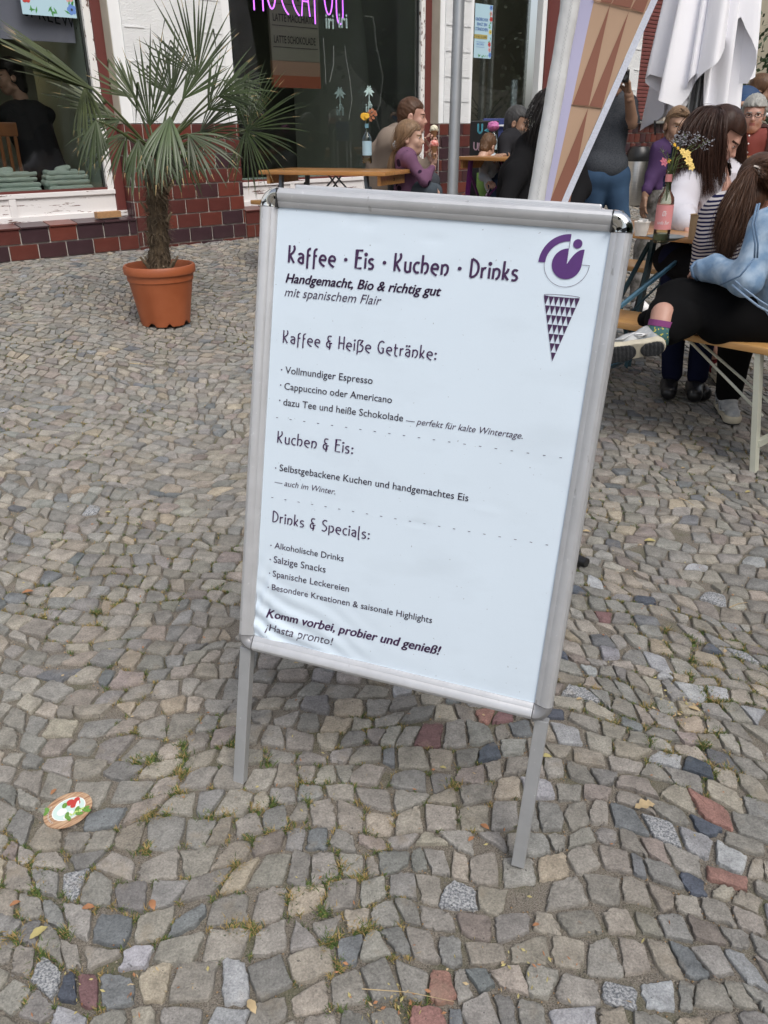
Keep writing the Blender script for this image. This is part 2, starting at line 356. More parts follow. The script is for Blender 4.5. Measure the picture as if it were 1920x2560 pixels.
# ------------------------------------------------------------------ pavement of small cobbles
def stone_mat():
    mt = bpy.data.materials.new('cobble'); mt.use_nodes = True; t = mt.node_tree; b = t.nodes['Principled BSDF']; L = t.links.new
    g = t.nodes.new('ShaderNodeNewGeometry'); a = t.nodes.new('ShaderNodeAttribute'); a.attribute_name = 'Col'
    def noise(sc, det=4, rough=.6):
        n = t.nodes.new('ShaderNodeTexNoise'); n.inputs['Scale'].default_value = sc; n.inputs['Detail'].default_value = det
        n.inputs['Roughness'].default_value = rough; L(g.outputs['Position'], n.inputs['Vector']); return n.outputs['Fac']
    def mrange(x, a0, a1, b0, b1):
        r = t.nodes.new('ShaderNodeMapRange'); L(x, r.inputs[0])
        for i, q in enumerate((a0, a1, b0, b1)): r.inputs[i+1].default_value = q
        return r.outputs[0]
    def mul(x, y):
        mm = t.nodes.new('ShaderNodeMath'); mm.operation = 'MULTIPLY'; L(x, mm.inputs[0]); L(y, mm.inputs[1]); return mm.outputs[0]
    v = mul(mrange(noise(30, 6, .72), .3, .7, .68, 1.30), mrange(noise(240, 4, .75), .3, .7, .72, 1.26))
    sc = t.nodes.new('ShaderNodeVectorMath'); sc.operation = 'SCALE'; L(a.outputs['Color'], sc.inputs[0]); L(v, sc.inputs['Scale'])
    sp = t.nodes.new('ShaderNodeValToRGB'); L(noise(250, 4, .6), sp.inputs[0]); e = sp.color_ramp.elements
    e[0].position = .40; e[0].color = (.13, .14, .155, 1); e[1].position = .62; e[1].color = (.44, .445, .45, 1)
    mx = t.nodes.new('ShaderNodeMix'); mx.data_type = 'RGBA'; L(a.outputs['Alpha'], mx.inputs[0]); L(sc.outputs[0], mx.inputs[6]); L(sp.outputs[0], mx.inputs[7])
    # rusty and pale stains on some stones, black pores
    st = t.nodes.new('ShaderNodeMix'); st.data_type = 'RGBA'; st.inputs[7].default_value = (.27, .225, .165, 1)
    L(mrange(noise(13, 3, .6), .6, .74, 0, .45), st.inputs[0]); L(mx.outputs[2], st.inputs[6])
    po = t.nodes.new('ShaderNodeMix'); po.data_type = 'RGBA'; po.inputs[7].default_value = (.03, .03, .028, 1)
    L(mrange(noise(120, 3, .6), .66, .72, 0, .75), po.inputs[0]); L(st.outputs[2], po.inputs[6]); L(po.outputs[2], b.inputs['Base Color'])
    b.inputs['Roughness'].default_value = .72; b.inputs['Specular IOR Level'].default_value = .35
    bp = t.nodes.new('ShaderNodeBump'); bp.inputs['Distance'].default_value = .0050; L(noise(60, 9, .68), bp.inputs['Height'])
    L(bp.outputs[0], b.inputs['Normal']); return mt
def dirt_mat():
    mt = bpy.data.materials.new('joint_sand'); mt.use_nodes = True; t = mt.node_tree; b = t.nodes['Principled BSDF']; L = t.links.new
    g = t.nodes.new('ShaderNodeNewGeometry'); n = t.nodes.new('ShaderNodeTexNoise'); n.inputs['Scale'].default_value = 420; n.inputs['Detail'].default_value = 3
    L(g.outputs['Position'], n.inputs['Vector']); r = t.nodes.new('ShaderNodeValToRGB'); L(n.outputs['Fac'], r.inputs[0]); e = r.color_ramp.elements
    e[0].position = .3; e[0].color = (.07, .062, .05, 1); e[1].position = .66; e[1].color = (.27, .24, .20, 1)
    n2 = t.nodes.new('ShaderNodeTexNoise'); n2.inputs['Scale'].default_value = 9; n2.inputs['Detail'].default_value = 5; L(g.outputs['Position'], n2.inputs['Vector'])
    mr = t.nodes.new('ShaderNodeMapRange'); mr.inputs[1].default_value = .5; mr.inputs[2].default_value = .68; mr.inputs[4].default_value = .55; L(n2.outputs['Fac'], mr.inputs[0])
    mx = t.nodes.new('ShaderNodeMix'); mx.data_type = 'RGBA'; mx.inputs[7].default_value = (.075, .085, .03, 1); L(mr.outputs[0], mx.inputs[0]); L(r.outputs[0], mx.inputs[6]); L(mx.outputs[2], b.inputs['Base Color'])
    b.inputs['Roughness'].default_value = .95; bp = t.nodes.new('ShaderNodeBump'); bp.inputs['Distance'].default_value = .003; L(n.outputs['Fac'], bp.inputs['Height']); L(bp.outputs[0], b.inputs['Normal'])
    return mt
M_STONE, M_DIRT = stone_mat(), dirt_mat()
def axis_pts(a, b, st, far):
    c = list(np.arange(a, b+1e-6, st)); k = st
    lo = a; hi = b
    while hi < far: k *= 1.6; hi += k; c.append(hi)
    k = st
    while lo > -far: k *= 1.6; lo -= k; c.insert(0, lo)
    return c
gx = axis_pts(-5, 9, .25, 90); gy = axis_pts(0, 15, .25, 90)
vs_ = []
for y in gy:
    for x in gx: vs_.append((x, y, G(x, y)-.0085 if (unof(Vector((x, y, 0)))[1] < 8.55) else G(x, y)-.14))
fs_ = [[j*len(gx)+i, j*len(gx)+i+1, (j+1)*len(gx)+i+1, (j+1)*len(gx)+i] for j in range(len(gy)-1) for i in range(len(gx)-1)]
pav = obj_mesh('pavement', vs_, fs_, M_DIRT, kind='structure')

P = .0625
def clip(poly, nx, ny, d):
    out = []; n = len(poly)
    for i in range(n):
        a = poly[i]; b = poly[(i+1) % n]; da = a[0]*nx+a[1]*ny-d; db = b[0]*nx+b[1]*ny-d
        if da <= 0: out.append(a)
        if (da < 0 < db) or (db < 0 < da):
            t = da/(da-db); out.append((a[0]+(b[0]-a[0])*t, a[1]+(b[1]-a[1])*t))
    return out
def proj(p):
    d = p-CAMP; z = d.dot(FW)
    return (960+FPX*d.dot(RT)/z, 1280-FPX*d.dot(UP)/z, z) if z > .05 else None
ROT = R(-7); cr, sr = math.cos(ROT), math.sin(ROT)
def warp(a, b):
    a2 = a+.055*math.sin(b*2.1+.7)+.03*math.sin(b*5.3+a*1.3)+.012*math.sin(a*11+b*7); b2 = b+.075*math.sin(a*1.6+.4)+.04*math.sin(a*3.9+b*1.1)+.02*math.sin(a*8.7+b*5)+.010*math.sin(a*19-b*13)
    b2 += .16*a*max(0, min(1, (a-.3)*1.2))*-1
    return a2*cr-b2*sr, a2*sr+b2*cr+.3
def rowb(j): return j*P*.95+rowoff.get(j, 0)
rowoff = {j: RNG.normal(0, .09*P) for j in range(-50, 300)}
bn = {}
def bnd(j, a):                                   # jagged common edge between two rows
    k = a/(P*.55); i = math.floor(k); f = k-i
    g = lambda q: bn.setdefault((j, q), RNG.normal(0, .13*P))
    return rowb(j)+g(i)*(1-f)+g(i+1)*f
allst = []
for j in range(-34, 280):
    b0 = j*P*.95
    yc = b0+.3
    if yc > 14: break
    ext = .58*max(yc, .4)+2.4
    a = -ext-RNG.uniform(0, P); ps = RNG.normal(0, .1*P)
    while a < ext:
        wdt = P*(RNG.uniform(.70, 1.22) if RNG.uniform() > .08 else RNG.uniform(.42, .6)); ns = RNG.normal(0, .11*P)
        c = [(a-ps, bnd(j, a)), (a+wdt-ns, bnd(j, a+wdt)), (a+wdt+ns, bnd(j+1, a+wdt)), (a+ps, bnd(j+1, a))]
        a0 = a; a += wdt; ps = ns
        xm, ym = warp(a0+wdt/2, b0+P/2)
        if ym < .3 or ym > 12.5 or abs(xm) > .50*ym+1.5: continue
        u, n_ = unof(Vector((xm, ym, 0)))
        if n_ < -.05 or RNG.uniform() < .004: continue
        cxm = sum(p_[0] for p_ in c)/4; cym = sum(p_[1] for p_ in c)/4; poly = []
        t_ = RNG.uniform()
        for q_ in range(4):
            p_ = c[q_]; sh = RNG.uniform(.055, .15) if RNG.uniform() > .12 else RNG.uniform(.14, .32)
            poly.append((p_[0]+(cxm-p_[0])*sh*1.35+RNG.normal(0, .012)*P, p_[1]+(cym-p_[1])*sh*1.35+RNG.normal(0, .012)*P))
            p2 = c[(q_+1) % 4]
            if RNG.uniform() < .62:
                mx, my = (p_[0]+p2[0])/2, (p_[1]+p2[1])/2; k_ = RNG.uniform(.02, .16); f_ = RNG.uniform(-.25, .25)
                poly.append((mx+(cxm-mx)*k_+(p2[0]-p_[0])*f_, my+(cym-my)*k_+(p2[1]-p_[1])*f_))
        ra = RNG.normal(0, R(4.5)); ca_, sa_ = math.cos(ra), math.sin(ra); poly = [(cxm+(p_[0]-cxm)*ca_-(p_[1]-cym)*sa_, cym+(p_[0]-cxm)*sa_+(p_[1]-cym)*ca_) for p_ in poly]
        if t_ < .10: poly.pop(int(RNG.integers(0, len(poly))))
        pp = [warp(*p_) for p_ in poly]
        pp = clip(pp, -N.x, -N.y, -(N.x*O.x+N.y*O.y)-.006)
        if len(pp) < 3: continue
        ar = abs(sum(pp[i][0]*pp[(i+1) % len(pp)][1]-pp[(i+1) % len(pp)][0]*pp[i][1] for i in range(len(pp))))/2
        if ar < .0007: continue
        cx_ = sum(p_[0] for p_ in pp)/len(pp); cy_ = sum(p_[1] for p_ in pp)/len(pp)
        pj = proj(Vector((cx_, cy_, G(cx_, cy_)))); size = 0
        if pj and -30 < pj[0] < 1950 and pj[1] < 2600:
            size = ar/pj[2]**2*(CH/math.hypot(cx_, cy_, CH))
            X_ = pj[0]; Y_ = pj[1]
            if 660 < Y_ < 1700 and 610+(Y_-1600)*-.05 < X_ < 1400: size = 0
        allst.append((size, pp, cx_, cy_, ar))
allst.sort(key=lambda q: -q[0])
PAL = [((.222, .208, .184), 30), ((.205, .197, .180), 26), ((.245, .222, .188), 16), ((.185, .182, .172), 14), ((.27, .235, .185), 5), ((.2, .174, .157), 5), ((.13, .137, .142), 4)]
PALR = PAL+[((.07, .08, .1), 2.2), ((.22, .125, .105), 1.1), ((.15, .09, .09), 1.2), ((.27, .275, .285), 7)]
def pick(pal):
    t = RNG.uniform(0, sum(w_ for _, w_ in pal))
    for c_, w_ in pal:
        t -= w_
        if t <= 0: return c_
    return pal[0][0]
def stone_geo(pp, cx_, cy_, lod, org=None):
    n = len(pp); ring = []
    for i in range(n):                           # round corners
        a, b, c = pp[i-1], pp[i], pp[(i+1) % n]
        la = math.hypot(a[0]-b[0], a[1]-b[1]); lc = math.hypot(c[0]-b[0], c[1]-b[1]); r1 = min(.0055, la*.24)/la; r2 = min(.0055, lc*.24)/lc
        p1 = (b[0]+(a[0]-b[0])*r1, b[1]+(a[1]-b[1])*r1); p2 = (b[0]+(c[0]-b[0])*r2, b[1]+(c[1]-b[1])*r2)
        if lod == 0:
            ring += [p1, ((p1[0]+p2[0]+2*b[0])/4, (p1[1]+p2[1]+2*b[1])/4), p2]
            q = pp[(i+1) % n]
            for t in (.36, .64) if lc > .03 else (.5,):
                ring.append((b[0]+(q[0]-b[0])*t, b[1]+(q[1]-b[1])*t))
        elif lod == 1: ring += [p1, p2]
        else: ring += [b]
    am = (.0013, .0010, 0)[lod]
    ring = [(x+RNG.normal(0, am), y+RNG.normal(0, am)) for x, y in ring] if am else ring
    tx, ty = RNG.normal(0, .018), RNG.normal(0, .018); hz = RNG.normal(0, .0016)
    zb = G(cx_, cy_); gxs = (G(cx_+.05, cy_)-G(cx_-.05, cy_))/.1; gys = (G(cx_, cy_+.05)-G(cx_, cy_-.05))/.1
    def z(x, y, d): return zb+(x-cx_)*(gxs+tx)+(y-cy_)*(gys+ty)+d+hz
    m_ = len(ring); V = []
    lv = ((-.02, 1.03), (-.0026, 1.0), (.0004, .955), (.0014, .8)) if lod == 0 else (((-.02, 1.02), (-.0022, 1.0), (.0012, .9)) if lod == 1 else ((-.016, 1.0), (.0, .97)))
    for dz, sc in lv:
        for x, y in ring:
            px_, py_ = cx_+(x-cx_)*sc, cy_+(y-cy_)*sc
            V.append((px_, py_, z(px_, py_, dz+(RNG.normal(0, .0005) if lod == 0 and dz > -.01 else 0))))
    V.append((cx_, cy_, z(cx_, cy_, .0018)))
    F = []
    for k in range(len(lv)-1):
        for i in range(m_): F.append([k*m_+i, k*m_+(i+1) % m_, (k+1)*m_+(i+1) % m_, (k+1)*m_+i])
    t = (len(lv)-1)*m_
    for i in range(m_): F.append([t+i, t+(i+1) % m_, len(V)-1])
    if org: V = [(a-org[0], b-org[1], c-org[2]) for a, b, c in V]
    return V, F
def stone_col(x, y):
    pal = PALR if (x > .05+.25*math.sin(y*2.2) and y < 2.4) or y < 1.0 else PAL
    c = pick(pal); k = RNG.uniform(.96, 1.40); gr = 0.0
    pr = .05 if (y < 1.25 and x > -.05) else (.02 if y < 1.6 else .006)
    if RNG.uniform() < pr: gr = 1.0
    c = tuple(q*k*(1+RNG.normal(0, .012)) for q in c)
    return (*c, gr)
def paint(me, cols):
    at_ = me.color_attributes.new('Col', 'FLOAT_COLOR', 'POINT'); at_.data.foreach_set('color', np.array(cols, np.float32).ravel())
SV, SF, SCc = [], [], []
NIND = 299
for i, (size, pp, cx_, cy_, ar) in enumerate(allst):
    if unof(Vector((cx_, cy_, 0)))[1] < 0: continue
    c = stone_col(cx_, cy_); D_ = math.hypot(cx_, cy_)
    if i < NIND:
        org = (cx_, cy_, G(cx_, cy_)); V, F = stone_geo(pp, cx_, cy_, 0, org)
        me = bpy.data.meshes.new('cobblestone'); me.from_pydata(V, [], F); me.materials.append(M_STONE); paint(me, [c]*len(V))
        me.polygons.foreach_set('use_smooth', [True]*len(F)); me.set_sharp_from_angle(angle=R(48))
        o = bpy.data.objects.new('cobblestone', me); COL.objects.link(o); o.location = org; o.parent = pav
    else:
        V, F = stone_geo(pp, cx_, cy_, 0 if (D_ < 1.9 and size > 0) else (1 if D_ < 4.2 else 2)); o_ = len(SV)
        SV += V; SF += [[a+o_ for a in f] for f in F]; SCc += [c]*len(V)
me = bpy.data.meshes.new('small_cobbles'); me.from_pydata(SV, [], SF); me.materials.append(M_STONE); paint(me, SCc)
me.polygons.foreach_set('use_smooth', [True]*len(SF)); me.set_sharp_from_angle(angle=R(48))
o = bpy.data.objects.new('small_cobbles', me); COL.objects.link(o); o.parent = pav; o['kind'] = 'stuff'
print('stones', len(allst), 'verts', len(SV))

# grit, moss, grass in the joints
def in_view(x, y, mg=30):
    p_ = proj(Vector((x, y, G(x, y)))); return p_ and -mg < p_[0] < 1920+mg and p_[1] < 2560+mg
corners = []
for s_ in allst:
    if s_[0] > 0 and math.hypot(s_[2], s_[3]) < 6.5:
        for p_ in s_[1]: corners.append(p_)
random.shuffle(corners)
bl = MB(); bm_ = []; mo = MB()
def patch(x, y): return math.sin(x*4.1+y*2.3)+math.sin(y*5.2-x*1.9+1)+.7*math.sin(x*11+y*9)
ng = 0
spots = []
for (x, y) in corners:
    d_ = math.hypot(x, y)
    pt = patch(x, y)
    if d_ < 2.2 and pt > 1.0 and ng < 90 and RNG.uniform() < .18: kind_ = 'grass'; ng += 1
    elif pt > .35 and RNG.uniform() < .30: kind_ = 'tiny'
    else: continue
    yel = RNG.uniform() < .4
    nb_ = (85 if kind_ == 'grass' else 26) if d_ < 2.4 else 10
    rad = .011 if kind_ == 'grass' else .007
    for k in range(nb_):
        a = RNG.uniform(0, 6.28); r_ = abs(RNG.normal(0, rad)); bx_, by_ = x+r_*math.cos(a), y+r_*math.sin(a); z0 = G(bx_, by_)-.006
        L_ = RNG.uniform(.006, .014 if kind_ == 'grass' else .008); w_ = RNG.uniform(.0005, .0010)*(1 if kind_ == 'grass' else .9)*(1.5 if d_ > 2.4 else 1); a2 = RNG.uniform(0, 6.28); ln = L_*RNG.uniform(.5, 1.6)
        dx, dy = math.cos(a2), math.sin(a2); px_, py_ = -dy*w_, dx*w_
        mi = 1 if RNG.uniform() < (.62 if yel else .25) else (2 if RNG.uniform() < .3 else 0)
        bl.add([(bx_-px_, by_-py_, z0), (bx_+px_, by_+py_, z0), (bx_+dx*ln*.5+px_, by_+dy*ln*.5+py_, z0+L_*.75), (bx_+dx*ln*.5-px_, by_+dy*ln*.5-py_, z0+L_*.75), (bx_+dx*ln, by_+dy*ln, z0+L_)],
               [[0, 1, 2, 3], [3, 2, 4]], mi)
    if kind_ == 'grass':
        bl.lathe([(0.0001, .004), (.006, .003), (.011, -.004)], c=(x, y, G(x, y)-.006), n=7, mi=0)
tag(bl.build('joint_grass', [mat('grass_green', (.085, .13, .03), .8, var=.3, scale=60), mat('grass_straw', (.32, .23, .09), .8, var=.3, scale=60), mat('grass_dark', (.045, .075, .02), .8)]), kind='stuff', cat='grass', label='short moss and dry grass growing in the joints between the cobbles')
gb = MB()
for (x, y) in corners[:9000]:
    d_ = math.hypot(x, y)
    if d_ > 3: continue
    for k in range(4):
        xx, yy = x+RNG.normal(0, .010), y+RNG.normal(0, .010); r_ = RNG.uniform(.0009, .0028); z0 = G(xx, yy)-.0065+r_*.5
        gb.add([(xx+r_, yy, z0), (xx-r_*.6, yy+r_*.8, z0), (xx-r_*.6, yy-r_*.8, z0), (xx, yy, z0+r_*1.2)], [[0, 1, 3], [1, 2, 3], [2, 0, 3]], int(RNG.integers(0, 4)))
tag(gb.build('joint_grit', [mat('grit_a', (.33, .29, .24), .9), mat('grit_b', (.12, .11, .1), .9), mat('grit_c', (.36, .24, .13), .9), mat('grit_d', (.2, .19, .18), .9)]), kind='stuff', cat='grit', label='loose grit and crumbs lying in the joints of the paving')
# dry leaves one can pick out
M_LF = [mat('leaf_tan', (.46, .35, .2), .7, var=.25, scale=60), mat('leaf_orange', (.36, .17, .08), .7, var=.3, scale=60), mat('leaf_yellow', (.42, .36, .15), .7, var=.2, scale=60)]
def leaf(px_, py_, ln, ang, m_, label, group='dry leaves lying on the cobbles', oak=False):
    p0 = onz(px_, py_); b = MB(p0); n = 9; dx, dy = math.cos(ang), math.sin(ang); V = []
    for i in range(n):
        t = i/(n-1); wd = ln*.24*math.sin(math.pi*min(1, t*1.06))**.7*(1+(.38 if oak else .12)*math.sin(i*2.3)); cu = .3*ln*abs(math.sin(t*3))*.35
        for sgn, up_ in ((-1, .22), (0, 0), (1, .3)):
            V.append((p0.x+dx*ln*(t-.5)-dy*wd*sgn, p0.y+dy*ln*(t-.5)+dx*wd*sgn, p0.z+.003+cu+abs(sgn)*wd*up_))
    b.add(V, [[i*3+a, i*3+a+1, (i+1)*3+a+1, (i+1)*3+a] for i in range(n-1) for a in (0, 1)])
    return tag(b.build('dry_leaf', M_LF[m_], smooth='all'), label=label, cat='leaf', group=group)
leaf(1612, 2018, .047, .2, 0, 'large pale oak leaf on the cobbles right of the sign leg, above a red stone', oak=True)
leaf(1735, 1775, .03, -.6, 0, 'tan leaf at the clump of dry grass on the right of the sign')
leaf(382, 2265, .026, -1.1, 1, 'orange split leaf on the cobbles below the round lid, right of a grass tuft')
leaf(222, 2272, .024, .1, 1, 'pale orange leaf by the grass tuft at lower left')
leaf(98, 2335, .034, .8, 2, 'yellow green curled leaf on the cobbles at the lower left')
leaf(630, 2520, .03, -1.0, 0, 'brown leaf beside a cobble at the bottom edge')
leaf(39, 2262, .02, .5, 1, 'small orange leaf at the left edge below the lid')
leaf(1212, 2070, .022, -.7, 1, 'orange leaf between cobbles left of the right sign leg')
leaf(1178, 2100, .017, .7, 1, 'reddish scrap of leaf left of the right sign leg')
leaf(1366, 1894, .026, -.2, 2, 'pale yellow leaf beside the right sign leg')
leaf(1108, 1922, .016, -.3, 2, 'tiny yellow leaf under the sign between its legs')
leaf(70, 1483, .034, .35, 1, 'red brown leaf at the left edge of the paving')
leaf(740, 1660, .014, 0, 0, 'small tan leaf just below the left end of the sign frame')
leaf(1625, 1355, .04, -.15, 2, 'long pale leaf on the paving right of the sign')
leaf(1466, 1331, .03, -.2, 0, 'curled pale leaf beside the right frame of the sign')
leaf(1812, 1630, .018, 1.0, 0, 'small tan leaf on the cobbles at the right side')
leaf(1708, 1172, .022, .3, 0, 'pale leaf on the paving below the white shoe')
leaf(1870, 1232, .028, .3, 2, 'yellow leaf at the right edge of the paving')
leaf(270, 1283, .022, 0, 2, 'pale round leaf on the paving left of the sign')
leaf(135, 2022-40, .018, 1.2, 1, 'orange leaf tucked against the round lid')
leaf(1448, 1710+40, .016, .2, 0, 'small tan leaf right of the sign above its corner')
leaf(1340, 2330-15, .014, .2, 1, 'tiny scrap of leaf at the lower right')
b = MB(); rr = random.Random(3)
for (cx_, cy_, sp_, cnt) in ((1700, 1770, 42, 60), (980, 2500, 90, 60), (300, 2480, 120, 40), (1310, 2420, 60, 30), (1560, 1240, 60, 24), (830, 1900, 260, 60), (350, 1500, 330, 90), (1650, 1500, 260, 110), (1500, 2200, 350, 50), (300, 1100, 280, 60)):
    for k in range(cnt):
        px_, py_ = cx_+rr.gauss(0, sp_), cy_+rr.gauss(0, sp_*.6)
        if not (0 < px_ < 1920 and 700 < py_ < 2560): continue
        p0 = onz(px_, py_); L_ = rr.uniform(.0018, .0062); a = rr.uniform(0, 6.28); w_ = L_*rr.uniform(.15, .5); z_ = p0.z+rr.uniform(.001, .006)
        b.add([(p0.x-math.cos(a)*L_, p0.y-math.sin(a)*L_, z_), (p0.x+math.sin(a)*w_, p0.y-math.cos(a)*w_, z_+.002), (p0.x+math.cos(a)*L_, p0.y+math.sin(a)*L_, z_+rr.uniform(0, .003)), (p0.x-math.sin(a)*w_, p0.y+math.cos(a)*w_, z_)], [[0, 1, 2, 3]], rr.randrange(3))
tag(b.build('leaf_scraps', M_LF), kind='stuff', cat='leaf scraps', label='scraps of dry leaf and straw scattered over the paving')
for q, (a, b2, lb) in enumerate([((1697, 1248), (1735, 1268), 'short dry stalk with a knob on the paving right of the sign'), ((905, 2478), (1135, 2510), 'long thin straw lying across the cobbles at the bottom'), ((1822, 1523), (1868, 1510), 'thin dry stalk at the right side of the paving'), ((325, 911), (382, 917), 'thin straw lying on the paving below the flower pot')]):
    pa, pb = onz(*a), onz(*b2); t = MB(pa); t.tube([pa+Vector((0, 0, .006)), (pa+pb)/2+Vector((.002, .004, .008)), pb+Vector((0, 0, .006))], [.0018, .0012, .0007] if q != 1 else [.0009, .0007, .0004], 5); tag(t.build('dry_stalk', M_LF[0]), label=lb, cat='twig', group='dry stalks on the cobbles')

# ------------------------------------------------------------------ street behind the camera (seen in the window glass)
b = MB(); P4 = [UN(-25, 8.75, -.27), UN(40, 8.75, -.27), UN(40, 16, -.27), UN(-25, 16, -.27)]
b.add(P4, [[0, 1, 2, 3]]); b.build('road', mat('asphalt', (.05, .05, .052), .85, var=.2, scale=30, bump=.002), kind='structure')
b = MB(); Mf = Matrix((U, -N, Vector((0, 0, 1)))).transposed().to_4x4(); Mf.translation = O
b.bbox((-25, -8.75, -.35), (40, -8.58, -.165), .02, M=Mf); b.build('kerb', mat('kerb_stone', (.3, .3, .29), .8, var=.15), kind='structure')
M_TYRE = mat('tyre', (.015, .015, .016), .8); M_RIM = mat('rim', (.4, .4, .42), .3, metal=1)
def car(u0, n0, colr, nm, label):
    root = empty('parked_car', UN(u0, n0, -.27), FY, label=label, cat='car', group='cars parked along the kerb')
    pr = [(-2.2, .35), (-2.25, .75), (-2.1, .98), (-1.75, 1.05), (-1.25, 1.46), (.2, 1.5), (.95, 1.05), (1.95, .88), (2.2, .65), (2.2, .3)]
    bm2 = MB(); n = len(pr); V = []
    for yy, ins in ((-.88, .0), (-.78, 1), (.78, 1), (.88, .0)):
        for x, z in pr: V.append((x*(1 if ins else .985), yy if z < 1.08 else yy*.78, z if ins else z-.04))
    F = [[k*n+i, k*n+(i+1) % n, (k+1)*n+(i+1) % n, (k+1)*n+i] for k in range(3) for i in range(n)]+[list(range(n))[::-1], [3*n+i for i in range(n)]]
    bm2.add(V, F); bm2.build('body', mat('paint_'+nm, colr, .25, coat=1), root, smooth=30)
    for s in (-1, 1):
        g = MB(); g.add([(-1.6, s*.855, 1.08), (-1.2, s*.70, 1.4), (.15, s*.70, 1.43), (.75, s*.855, 1.08)], [[0, 1, 2, 3]]); g.build('side_window', mat('car_glass', (.01, .012, .014), .05), root)
        g = MB(); g.tube([(-1.65, s*.87, 1.06), (-1.22, s*.715, 1.42), (.16, s*.715, 1.45), (.8, s*.865, 1.06)], .012, 5); g.build('chrome_trim', mat('chrome_trim', (.7, .7, .7), .15, metal=1), root)
        for xx in (-1.35, 1.4):
            t = MB(); t.lathe([(.001, -.1), (.3, -.1), (.32, -.06), (.32, .06), (.3, .1), (.001, .1)], M=Matrix.Translation((xx, s*.82, .32)) @ Matrix.Rotation(R(90), 4, 'X'), n=20); wh = t.build('wheel', M_TYRE, root, smooth=30)
            t = MB(); t.lathe([(.001, -.105), (.19, -.105), (.2, -.02), (.2, .02), (.19, .105), (.001, .105)], M=Matrix.Translation((xx, s*.82, .32)) @ Matrix.Rotation(R(90), 4, 'X'), n=12); t.build('rim', M_RIM, wh)
car(-1.6, 10.0, (.02, .05, .14), 'blue', 'dark blue parked car mirrored in the left shop window')
car(3.4, 9.9, (.03, .035, .045), 'slate', 'dark grey parked car mirrored in the middle shop window')
car(8.4, 9.9, (.012, .012, .014), 'black', 'black parked car mirrored beside the window edge')
car(13.2, 9.9, (.25, .26, .27), 'silver', 'silver parked car farther along the kerb')
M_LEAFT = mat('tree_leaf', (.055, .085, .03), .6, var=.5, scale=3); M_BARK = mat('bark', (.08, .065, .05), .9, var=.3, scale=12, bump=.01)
def tree(u0, n0, h, r, seed, label):
    rg = np.random.default_rng(seed); base = UN(u0, n0, -.3); root = empty('street_tree', base, label=label, cat='tree', group='street trees across the road')
    t = MB(); t.tube([(0, 0, 0), (.05, .02, h*.3), (.0, .1, h*.6), (.1, 0, h*.85)], [.22, .17, .11, .04], 9)
    for k in range(6):
        a = rg.uniform(0, 6.28); z = h*rg.uniform(.3, .6); t.tube([(0, 0, z), (math.cos(a)*r*.4, math.sin(a)*r*.4, z+h*.12), (math.cos(a)*r*.75, math.sin(a)*r*.75, z+h*.2)], [.08, .05, .02], 6)
    t.build('trunk', M_BARK, root, smooth=True)
    cen = rg.normal(0, 1, (46, 3)); cen /= np.linalg.norm(cen, axis=1)[:, None]; cen *= rg.uniform(.35, 1, (46, 1)); cen *= np.array([r, r, h*.36]); cen[:, 2] += h*.62
    n = 16000; ci = rg.integers(0, 46, n); p = cen[ci]+rg.normal(0, r*.17, (n, 3)); a = rg.normal(0, 1, (n, 3)); a /= np.linalg.norm(a, axis=1)[:, None]; b_ = rg.normal(0, 1, (n, 3)); b_ = np.cross(a, b_); b_ /= np.linalg.norm(b_, axis=1)[:, None]
    s = rg.uniform(.05, .11, (n, 1)); V = np.concatenate([p-a*s, p-b_*s*.5, p+a*s, p+b_*s*.5], 1).reshape(-1, 3)
    me = bpy.data.meshes.new('crown'); me.from_pydata(V.tolist(), [], [[4*i, 4*i+1, 4*i+2, 4*i+3] for i in range(n)]); me.materials.append(M_LEAFT)
    o = bpy.data.objects.new('crown', me); COL.objects.link(o); o.parent = root
    V, F = sdf([('e', tuple(c), (r*.42, r*.42, r*.36)) for c in cen[:26]]+[('e', (0, 0, h*.6), (r*.7, r*.7, h*.26))], r*.09, .3); obj_mesh('sky_block_core', V, F, mat('core_green', (.04, .055, .025), .9, var=.5, scale=2.5), root)  # solid dark core added inside the crown to block sky gaps in the mirrored view
for k, (u0, n0, h, r) in enumerate([(1.0, 14.5, 8, 3.2), (5.5, 13.5, 9, 3.4), (10, 14.2, 8.5, 3.4), (15, 13.5, 9, 3.6), (20, 12, 9.5, 3.8), (27, 9, 10, 4.5), (-3, 15.5, 8, 3)]):
    tree(u0, n0, h, r, 50+k, ['broad green street tree behind the parked cars', 'tall dark street tree between two parked cars', 'spreading tree mirrored in the cafe window', 'tree far along the kerb with dense crown', 'big tree at the end of the row of cars', 'largest tree closing the street on the right', 'small tree at the left end of the road'][k])

hs2 = empty('row_house', UN(-14, 24, -.3), FY, label='plain plastered house across the street beyond the trees', cat='building')
q = MB(); q.box((0, -8, 0), (50, 0, 9)); q.build('wall', mat('house_wall', (.30, .27, .22), .9, var=.1), hs2); q = MB(); q.add([(-.3, -8.4, 9), (50.3, -8.4, 9), (50.3, .4, 9), (-.3, .4, 9), (-.3, -4, 11.5), (50.3, -4, 11.5)], [[0, 1, 5, 4], [2, 3, 4, 5], [0, 4, 3], [1, 2, 5], [0, 3, 2, 1]]); q.build('roof', mat('tile_roof', (.10, .045, .035), .8), hs2)
for fl in range(3):
    for k in range(14):
        q = MB(); q.box((1.2+k*3.5, -.0, .9+fl*2.9), (2.4+k*3.5, .03, 2.6+fl*2.9)); q.build('window', mat('dark_pane', (.02, .025, .03), .1), hs2)
